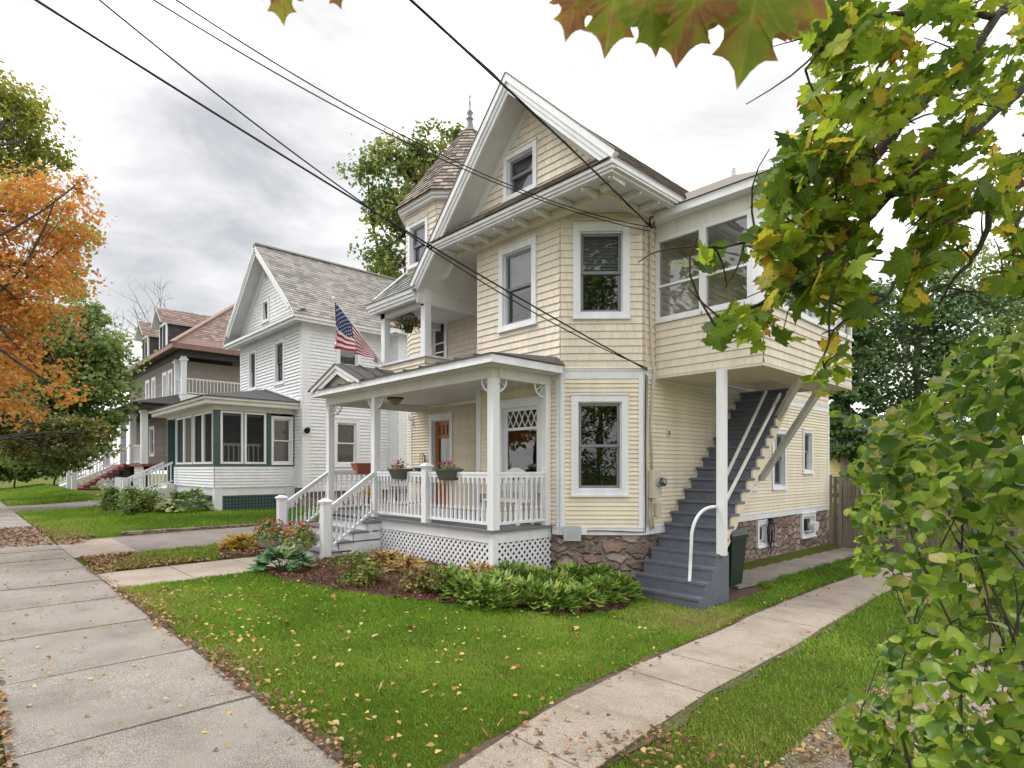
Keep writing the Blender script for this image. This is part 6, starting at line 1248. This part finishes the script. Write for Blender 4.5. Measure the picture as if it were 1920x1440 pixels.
# urns with red flowers
L_CO = leafmat('coleus_leaf', [(0, (0.075, 0.150, 0.030)), (.5, (0.165, 0.255, 0.045)), (1, (0.300, 0.240, 0.060))], trans=.2); L_RD = leafmat('red_flower', [(0, (.26, .02, .02)), (.6, (.46, .05, .03)), (1, (.55, .12, .05))], trans=.25)
for px, py, lab in ((507, 1040, 'stone urn of red flowers at the far side of the walk'), (560, 1050, 'stone urn of red flowers beside the porch newel post')):
    p = G(px, py); p.z = gz(p.x, p.y) + .01; U_ = thing('flower_urn', lab, 'urn', p, 'flower urns at the foot of the steps')
    m2 = MB(); m2.lathe(p, [(.13, 0), (.13, .04), (.08, .07), (.07, .11), (.15, .15), (.23, .21), (.255, .28), (.265, .30), (.245, .31), (.2, .29)], 20); m2.build('urn', URNSTONE, U_, True)
    n = 420; v = rng.normal(0, 1, (n, 3)); v /= np.linalg.norm(v, axis=1, keepdims=True); v *= rng.uniform(.5, 1, (n, 1)) ** .5; v[:, 2] = np.abs(v[:, 2]); P = np.array(tuple(p)) + v * np.array([.34, .34, .40]) + np.array([0, 0, .26]); scatter('foliage', TL_OVAL, P, v + np.array([0, 0, .4]), rng.uniform(.05, .1, n), L_CO, U_)
    n = 85; v = rng.normal(0, 1, (n, 3)); v /= np.linalg.norm(v, axis=1, keepdims=True); v[:, 2] = np.abs(v[:, 2]) * .6 + .45; P = np.array(tuple(p)) + v * np.array([.30, .30, .42]) + np.array([0, 0, .25]); scatter('blossoms', TL_OVAL, P, v + rng.normal(0, .4, (n, 3)), rng.uniform(.04, .075, n), L_RD, U_)
# rail planters
for x0, lab in ((-9.32, 'olive rail planter with red flowers, nearer the steps'), (-7.85, 'olive rail planter with red flowers in front of the front door')):
    y = PYF + .02; z = 1.45; RP = thing('rail_planter', lab, 'planter', (x0, y, z), 'planters on the porch railing')
    m2 = MB(); ring = lambda a_, b_, zz_: [Vector((x0 + a_ * math.copysign(abs(math.cos(th)) ** .6, math.cos(th)), y + b_ * math.copysign(abs(math.sin(th)) ** .6, math.sin(th)), zz_)) for th in [2 * math.pi * i_ / 28 for i_ in range(28)]]
    lev = [ring(.19, .10, z), ring(.205, .115, z + .03), ring(.25, .15, z + .15), ring(.25, .15, z + .155), ring(.275, .17, z + .16), ring(.28, .175, z + .195), ring(.25, .15, z + .19)]
    for ra, rb in zip(lev, lev[1:]):
        for i_ in range(28): m2.poly([ra[i_], ra[(i_ + 1) % 28], rb[(i_ + 1) % 28], rb[i_]])
    m2.poly(lev[0]); m2.poly(lev[-1]); m2.build('planter_box', DKPLANT, RP)
    n = 60; P = np.stack([x0 - .05 + rng.normal(0, .07, n), y + rng.normal(0, .06, n), z + .2 + np.abs(rng.normal(.07, .05, n))], 1); scatter('blossoms', TL_OVAL, P, rng.normal(0, 1, (n, 3)) + np.array([0, -.3, .5]), rng.uniform(.035, .06, n), leafmat('crimson_flower', [(0, (.25, .03, .05)), (1, (.45, .07, .10))], trans=.2), RP); n = 50; P = np.stack([x0 - .05 + rng.normal(0, .09, n), y + rng.normal(0, .07, n), z + .2 + np.abs(rng.normal(.02, .03, n))], 1); scatter('foliage', TL_OVAL, P, rng.normal(0, 1, (n, 3)), rng.uniform(.03, .06, n), L_GR, RP)
c = onY(8.2, 683, 890); TP = thing('terracotta_pot', 'terracotta window pot on the far porch railing', 'pot', (PXL + .06, 7.2, 1.5)); m2 = MB(); c = onX(PXL + .06, 683, 892); m2.hexa([(c.x - .1, c.y - .2, 1.52), (c.x + .1, c.y - .2, 1.52), (c.x + .1, c.y + .2, 1.52), (c.x - .1, c.y + .2, 1.52), (c.x - .13, c.y - .27, 1.74), (c.x + .13, c.y - .27, 1.74), (c.x + .13, c.y + .27, 1.74), (c.x - .13, c.y + .27, 1.74)]); m2.box(c.x - .14, c.x + .14, c.y - .28, c.y + .28, 1.741, 1.77); m2.build('pot', TERRA, TP)
c = onY(7.6, 683, 945); p = Vector((c.x, c.y, .70)); MU = thing('potted_mum', 'potted yellow and orange chrysanthemum on the porch floor by the steps', 'flowers', p); m2 = MB(); m2.lathe(p, [(.1, 0), (.14, .2), (.15, .2)], 14); m2.build('pot', TERRA, MU); n = 380; v = rng.normal(0, 1, (n, 3)); v /= np.linalg.norm(v, axis=1, keepdims=True); v[:, 2] = np.abs(v[:, 2]); scatter('blossoms', TL_OVAL, np.array(tuple(p)) + v * np.array([.3, .3, .34]) + np.array([0, 0, .2]), v, rng.uniform(.05, .09, n), leafmat('mum_petal', [(0, (.40, .28, .03)), (.5, (.55, .36, .03)), (1, (.45, .15, .03))], trans=.2), MU)
# hanging basket
c = onY(7.3, 766, 618); HB = thing('hanging_basket', 'green hanging basket with trailing plant under the balcony roof', 'hanging plant', c); m2 = MB(); m2.lathe(c, [(.08, -.07), (.12, .07), (.125, .07)], 14); m2.build('basket_pot', GREENPL, HB, True); m2 = MB()
for k in range(3): th = k * 2.09; m2.tube([c + Vector((.12 * math.cos(th), .12 * math.sin(th), .07)), c + Vector((0, 0, .55))], .004, 4)
m2.tube([c + Vector((0, 0, .55)), Vector((c.x, c.y, 5.13))], .004, 4); m2.build('hanger', BLACKW, HB); n = 170; P = np.array(tuple(c)) + rng.normal(0, 1, (n, 3)) * np.array([.17, .15, .09]) + np.array([0, 0, .14]); scatter('foliage', TL_NARROW, P, rng.normal(0, 1, (n, 3)), rng.uniform(.08, .16, n), leafmat('basket_leaf', [(0, (.05, .11, .02)), (.6, (.15, .20, .04)), (.85, (.35, .25, .06)), (1, (.4, .2, .12))], trans=.3), HB)
# ================================================================== foreground maple (overhead branch, trunk outside the frame)
L_MP = leafmat('maple_leaf', [(0, (.06, .115, .015)), (.3, (.16, .26, .018)), (.65, (.30, .40, .026)), (.88, (.44, .49, .035)), (.96, (.58, .45, .04)), (1, (.55, .26, .04))], edge=([(0, (.3, .34, .03)), (.80, (.55, .42, .04)), (.90, (.50, .19, .03)), (1, (.20, .07, .03))], .90, 1.0), trans=.6, veins='maple', nsc=14)
FM = thing('foreground_maple', 'green maple with browning leaves hanging into the upper right of the picture', 'tree', (1.9, 2.4, gz(1.9, 2.4)))
tb = MB(); limb(tb, (1.9, 2.4, -.4), (1.7, 2.5, 5.2), .19, .13, .02, 8, 12)
bpts = [  # limbs as (depth, px, py) chains
    [(3.4, 2150, -250), (3.0, 1960, -40), (2.7, 1870, 30), (2.5, 1790, 130), (2.35, 1690, 230), (2.25, 1640, 290), (2.2, 1560, 290), (2.15, 1490, 320), (2.1, 1440, 345)],
    [(2.35, 1690, 230), (2.3, 1620, 330), (2.25, 1560, 400), (2.2, 1480, 420), (2.1, 1400, 455), (2.05, 1320, 465)],
    [(3.0, 1960, 120), (2.6, 1830, 240), (2.4, 1730, 300), (2.3, 1640, 400), (2.25, 1560, 470), (2.15, 1480, 540), (2.1, 1400, 580), (2.05, 1340, 610)],
    [(2.9, 1940, 330), (2.6, 1860, 380), (2.4, 1760, 420), (2.35, 1720, 440), (2.3, 1700, 500), (2.2, 1660, 560), (2.15, 1560, 620), (2.1, 1545, 690)],
    [(2.6, 1860, 380), (2.5, 1840, 470), (2.5, 1790, 520), (2.5, 1760, 570)], [(2.7, 1870, 30), (2.4, 1760, 20), (2.2, 1650, 30), (2.1, 1560, 60), (2.05, 1510, 130)], [(2.9, 1940, 330), (2.7, 1900, 450), (2.6, 1880, 540)]]
limb(tb, (1.72, 2.5, 4.6), tuple(D(3.4, 2150, -250)), .07, .035, .05); limb(tb, (1.72, 2.5, 3.4), tuple(D(3.0, 1960, 120)), .05, .025, .05); limb(tb, (1.75, 2.5, 2.9), tuple(D(2.9, 1940, 330)), .045, .022, .05)
tips = []
for ch in bpts:
    pts = [D(*c) for c in ch]; fine = []
    for a, b in zip(pts, pts[1:]): fine += [a.lerp(b, t / 4) + Vector((random.gauss(0, .006), random.gauss(0, .006), random.gauss(0, .006))) for t in range(4)]
    fine.append(pts[-1]); n = len(fine); r0 = .03 if ch[0][0] > 2.95 else .016; tb.tube(fine, [r0 + (.003 - r0) * (i / n) ** .7 for i in range(n)], 7)
    for i in range(3, n):
        tips.append(fine[i])
        if random.random() < .55:
            q = fine[i] + Vector((random.gauss(0, .16), random.gauss(0, .16), random.gauss(.03, .12))); limb(tb, fine[i], q, .0045, .002, .12, 4, 5); tips.append(q); tips.append(fine[i].lerp(q, .6))
tb.build('trunk', BARK, FM, True)
ZONE = [(1520, -60), (1500, 60), (1540, 120), (1495, 170), (1520, 220), (1460, 260), (1480, 300), (1435, 330), (1440, 400), (1400, 440), (1300, 470), (1275, 520), (1330, 520), (1420, 480), (1440, 560), (1340, 590), (1310, 640), (1400, 625), (1440, 650), (1510, 640), (1540, 600), (1560, 640), (1525, 700), (1545, 740), (1590, 680), (1600, 610), (1650, 560), (1680, 590), (1730, 600), (1720, 520), (1800, 470), (1880, 540), (1960, 560), (1990, -60)]
P = []; 
Z = np.array(ZONE, float)
for t in tips:
    for _ in range(6): P.append(t + Vector((random.gauss(0, .075), random.gauss(0, .075), random.gauss(-.03, .06))))
qq = seg_in(ZONE, 860)
for x, y in qq: P.append(D(random.uniform(2.1, 3.3), x, y))
P = np.array([tuple(p) for p in P])
dd = P[:, 0] * FW[0] + P[:, 1] * FW[1]; rr2 = P[:, 0] * RT[0] + P[:, 1] * RT[1]; pix = np.stack([CXP + FL * rr2 / dd, HY - FL * (P[:, 2] - HCAM) / dd], 1)
dens = np.array([noise.noise(Vector((x / 95, y / 95, 2))) for x, y in pix]); edgy = (pix[:, 0] > 1690) & (dens > -.26) | (dens > -.2)
P = P[poly_in(Z, pix) & edgy]; n = len(P)
Nn = rng.normal(0, .55, (n, 3)) + np.array([-.15, -.3, .55]); scatter('crown', TL_MAPLE, P, Nn, rng.uniform(.042, .082, n), L_MP, FM, rnd=rng.uniform(0, 1, n) ** 1.15, uv=True)
# the big leaves close to the lens, on a drooping twig
tw = [D(.9, 1750, -330), D(.74, 1500, -190), D(.66, 1330, -130), D(.62, 1180, -110), D(.66, 950, -90), D(.7, 700, -70), D(.72, 520, -70)]
m2 = MB(); limb(m2, tuple(D(3.0, 1960, -40)), tuple(tw[0]), .008, .004, .05); m2.tube(tw, .0028, 6)
BLV = [(.60, 1420, -28, .080, 3.05, .2), (.62, 1262, -36, .070, 3.3, .05), (.64, 1158, -42, .066, 3.0, .35), (.66, 1330, -75, .08, 2.7, .6), (.7, 525, -38, .040, 3.1, .8), (.7, 620, -36, .026, 3.5, .9), (.66, 1090, -22, .046, 2.8, .4), (.63, 1490, -50, .07, 2.6, .75), (.61, 1215, -10, .05, 3.4, .5), (.63, 1375, -20, .055, 3.5, .9), (.59, 1310, -30, .06, 2.95, .1), (.65, 1450, -5, .06, 2.75, .95)]
Pn = np.array([tuple(D(d, x, y)) for d, x, y, *_ in BLV]); sz = np.array([b[3] for b in BLV])
Vv = []; tv, tf, te = TL_MAPLE
for (d, x, y, s, ang, r_), p in zip(BLV, Pn):
    Rr = np.array([RT[0], RT[1], 0.]); Ff = np.array([FW[0], FW[1], 0.]); Uu = np.array([0, 0, 1.])
    X = Rr * math.cos(ang) + Uu * math.sin(ang); Y = -Rr * math.sin(ang) + Uu * math.cos(ang); Y = Y + Ff * .25; Y /= np.linalg.norm(Y); Zv = np.cross(X, Y)
    Vv.append((tv[:, :1] * X + tv[:, 1:2] * Y + tv[:, 2:] * Zv) * s + p)
    m2.tube([Vector(p), Vector(p) + Vector((0, 0, .035)), min(tw, key=lambda q: (q - Vector(p)).length)], .0012, 5)
k = len(tv); Fa = (tf[None] + (np.arange(len(BLV)) * k)[:, None, None]).reshape(-1, 3)
L_CL = leafmat('mottled_maple_leaf', [(0, (.17, .26, .03)), (.6, (.30, .36, .035)), (1, (.52, .44, .05))], edge=([(0, (.42, .38, .04)), (.62, (.50, .36, .05)), (.72, (.36, .20, .06)), (1, (.20, .09, .05))], .62, .78), trans=.55, veins='maple', nsc=40, ew=.35, nw=1.75)
arrays_mesh('close_leaves', np.vstack(Vv), Fa, L_CL, FM, {'rnd': np.repeat(np.array([.30, .5, .45, .3, .6, .8, .65, .6, .2, .75, .55, .9]), k), 'edge': np.tile(te, len(BLV)), 'lu': np.tile(tv[:, 0], len(BLV)), 'lv': np.tile(tv[:, 1], len(BLV))}); m2.build('twig', BARK, FM, True)
# ================================================================== foreground shrub at the right
L_LI = leafmat('shrub_leaf', [(0, (.04, .10, .014)), (.35, (.12, .225, .02)), (.7, (.24, .36, .03)), (.9, (.36, .42, .06)), (.96, (.44, .40, .10)), (1, (.46, .48, .34))], trans=.42, rough=.34, veins='pinnate', nsc=9)
SB = thing('leafy_shrub', 'tall broad leaved green shrub filling the lower right corner', 'shrub', (-.35, 3.0, gz(-.35, 3.0)))
SZ = [(1640, 790), (1590, 800), (1560, 770), (1620, 790), (1700, 760), (1740, 740), (1770, 690), (1760, 670), (1800, 650), (1830, 630), (1900, 640), (1925, 600), (2050, 560), (2100, 1560), (1620, 1560), (1600, 1420), (1570, 1370), (1590, 1310), (1640, 1280), (1640, 1210), (1700, 1180), (1690, 1120), (1650, 1080), (1600, 1070), (1610, 1000), (1590, 960), (1630, 930), (1590, 900), (1610, 850)]
q = seg_in(SZ, 8800); dep = rng.uniform(1.75, 3.6, len(q)); dep = np.where(q[:, 0] < 1720, rng.uniform(2.2, 3.4, len(q)), dep); dn = np.array([noise.noise(Vector((x / 70, y / 70, d * 2))) for (x, y), d in zip(q, dep)]); gap = (q[:, 1] > 990) & (q[:, 1] < 1330) & (q[:, 0] > 1690) & (rng.uniform(0, 1, len(q)) < .45); ok = (dn > -.21) & ~gap; q, dep = q[ok], dep[ok]
P = np.array([tuple(D(d, x, y)) for d, (x, y) in zip(dep, q)]); hi = P[:, 2] > -.45; P = P[hi]; n = len(P)
Nn = rng.normal(0, .6, (n, 3)) + np.array([-.1, -.3, .55]); scatter('leaves', tmpl_broad(), P, Nn, (.034 + .062 * rng.beta(1.5, 2.2, n)), L_LI, SB, uv=True)
tb = MB(); root = Vector((-.1, 2.9, gz(-.1, 2.9)))
for k in range(26):
    p = Vector(P[random.randrange(n)]); b = root + Vector((random.gauss(0, .18), random.gauss(0, .18), 0)); pts = limb(tb, b, p, random.uniform(.005, .011), .002, .18, 8, 6)
    for _ in range(3): limb(tb, pts[random.randint(3, 7)], tuple(P[random.randrange(n)] * .35 + np.array(tuple(pts[6])) * .65), .005, .002, .1, 4, 4)
tb.build('stems', BARK, SB, True)
# trees across the street, seen only in the window panes
for (x, y, h, lab) in ((18.5, -11.5, 19, 'street tree across the road, behind the viewpoint'), (3, -15, 13, 'lower street tree across the road beside the tall one'), (-17, -14, 14, 'street tree across the road facing the porch'), (-31, -14, 12, 'street tree across the road facing the white house')):
    tree('street_tree', lab, 'tree', (x, y, -.1), [(Vector((x, y, h * .62)), (4, 4, h * .3)), (Vector((x + 1.8, y + 1, h * .5)), (2.4, 2.4, 2.2)), (Vector((x - 2, y, h * .48)), (2.4, 2.4, 2.2)), (Vector((x, y, h * .85)), (2, 2, 1.6)), (Vector((x + .5, y + 1.5, h * .33)), (2.6, 2.0, 1.5))], 6500, .42, L_GR, .25, group='trees across the street')
# ================================================================== SKY, SUN, CAMERA
w = bpy.data.worlds.new('World'); sc.world = w; w.use_nodes = True; nt = w.node_tree; nt.nodes.clear(); L = nt.links.new
def NW(t, **kw):
    n = nt.nodes.new(t)
    for k, v in kw.items():
        if k in n.inputs: n.inputs[k].default_value = v
        else: setattr(n, k, v)
    return n
out = NW('ShaderNodeOutputWorld'); bg = NW('ShaderNodeBackground', Strength=.1); L(bg.outputs[0], out.inputs[0])
SUN_EL, SUN_AZ = R(52), R(215)     # azimuth measured from +X: light from the street side
sky = NW('ShaderNodeTexSky', sky_type='NISHITA', sun_disc=False); sky.sun_elevation = SUN_EL; sky.sun_rotation = R(90) - SUN_AZ; sky.air_density = 1.0; sky.dust_density = 2.0
tc = NW('ShaderNodeTexCoord'); mp = NW('ShaderNodeMapping'); mp.inputs['Scale'].default_value = (1, 1, 2.2); mp.inputs['Location'].default_value = (3.1, 1.7, .4); L(tc.outputs['Generated'], mp.inputs[0])
n1 = NW('ShaderNodeTexNoise', Scale=4.2, Detail=9.0, Roughness=.6, Distortion=.3); L(mp.outputs[0], n1.inputs['Vector'])
acc = NW('ShaderNodeMath', operation='MULTIPLY'); L(n1.outputs['Fac'], acc.inputs[0]); acc.inputs[1].default_value = .95
for (px, py, c0, c1, wt) in ((270, 400, .965, .999, .10), (440, 450, .968, .999, .14), (360, 500, .972, 1.0, .09), (420, 330, .95, 1.0, .03), (1380, 320, .97, .999, .06), (700, 40, .93, .998, .06), (-400, 300, .85, .99, .02)):
    pd = Vector(ray(px, py)).normalized(); dt = NW('ShaderNodeVectorMath', operation='DOT_PRODUCT'); L(tc.outputs['Generated'], dt.inputs[0]); dt.inputs[1].default_value = tuple(pd)
    mr = NW('ShaderNodeMapRange', interpolation_type='SMOOTHSTEP'); mr.inputs['From Min'].default_value = c0; mr.inputs['From Max'].default_value = c1; mr.inputs['To Min'].default_value = 0; mr.inputs['To Max'].default_value = wt; L(dt.outputs['Value'], mr.inputs[0])
    ad = NW('ShaderNodeMath', operation='ADD'); L(acc.outputs[0], ad.inputs[0]); L(mr.outputs[0], ad.inputs[1]); acc = ad
cr = NW('ShaderNodeValToRGB'); cr.color_ramp.elements[0].position = .50; cr.color_ramp.elements[0].color = (10.8, 10.5, 10.1, 1); cr.color_ramp.elements[1].position = .92; cr.color_ramp.elements[1].color = (3.6, 3.65, 3.8, 1); e = cr.color_ramp.elements.new(.62); e.color = (6.3, 6.25, 6.2, 1); L(ad.outputs[0], cr.inputs[0])
mx = NW('ShaderNodeMix', data_type='RGBA'); mx.inputs['Factor'].default_value = .93; L(sky.outputs[0], mx.inputs['A']); L(cr.outputs[0], mx.inputs['B']); L(mx.outputs['Result'], bg.inputs['Color'])
ld = bpy.data.lights.new('sun', 'SUN'); ld.energy = 1.4; ld.angle = R(18); ld.color = (1, .97, .92); so = bpy.data.objects.new('sun', ld); COL.objects.link(so)
sdir = Vector((math.cos(SUN_AZ) * math.cos(SUN_EL), math.sin(SUN_AZ) * math.cos(SUN_EL), math.sin(SUN_EL))); so.rotation_euler = sdir.to_track_quat('Z', 'Y').to_euler(); so.location = (-10, -10, 20)
cam = bpy.data.cameras.new('camera'); co = bpy.data.objects.new('camera', cam); COL.objects.link(co); co.location = (0, 0, HCAM); co.rotation_euler = (R(90), 0, YAW - R(90)); cam.lens = 36 * FL / 1920; cam.sensor_width = 36; cam.shift_y = (HY - 720) / 1920; cam.dof.use_dof = True; cam.dof.focus_distance = 9.5; cam.dof.aperture_fstop = 9.0; cam.clip_end = 600; cam.clip_start = .05
sc.camera = co
vs = sc.view_settings; sc.display_settings.display_device = 'sRGB'; vs.view_transform = 'Standard'; vs.look = 'None'; vs.exposure = .78; vs.gamma = 1; vs.use_curve_mapping = False
sc.render.engine = 'CYCLES'; sc.cycles.max_bounces = 8; sc.cycles.transparent_max_bounces = 12; sc.cycles.use_denoising = True
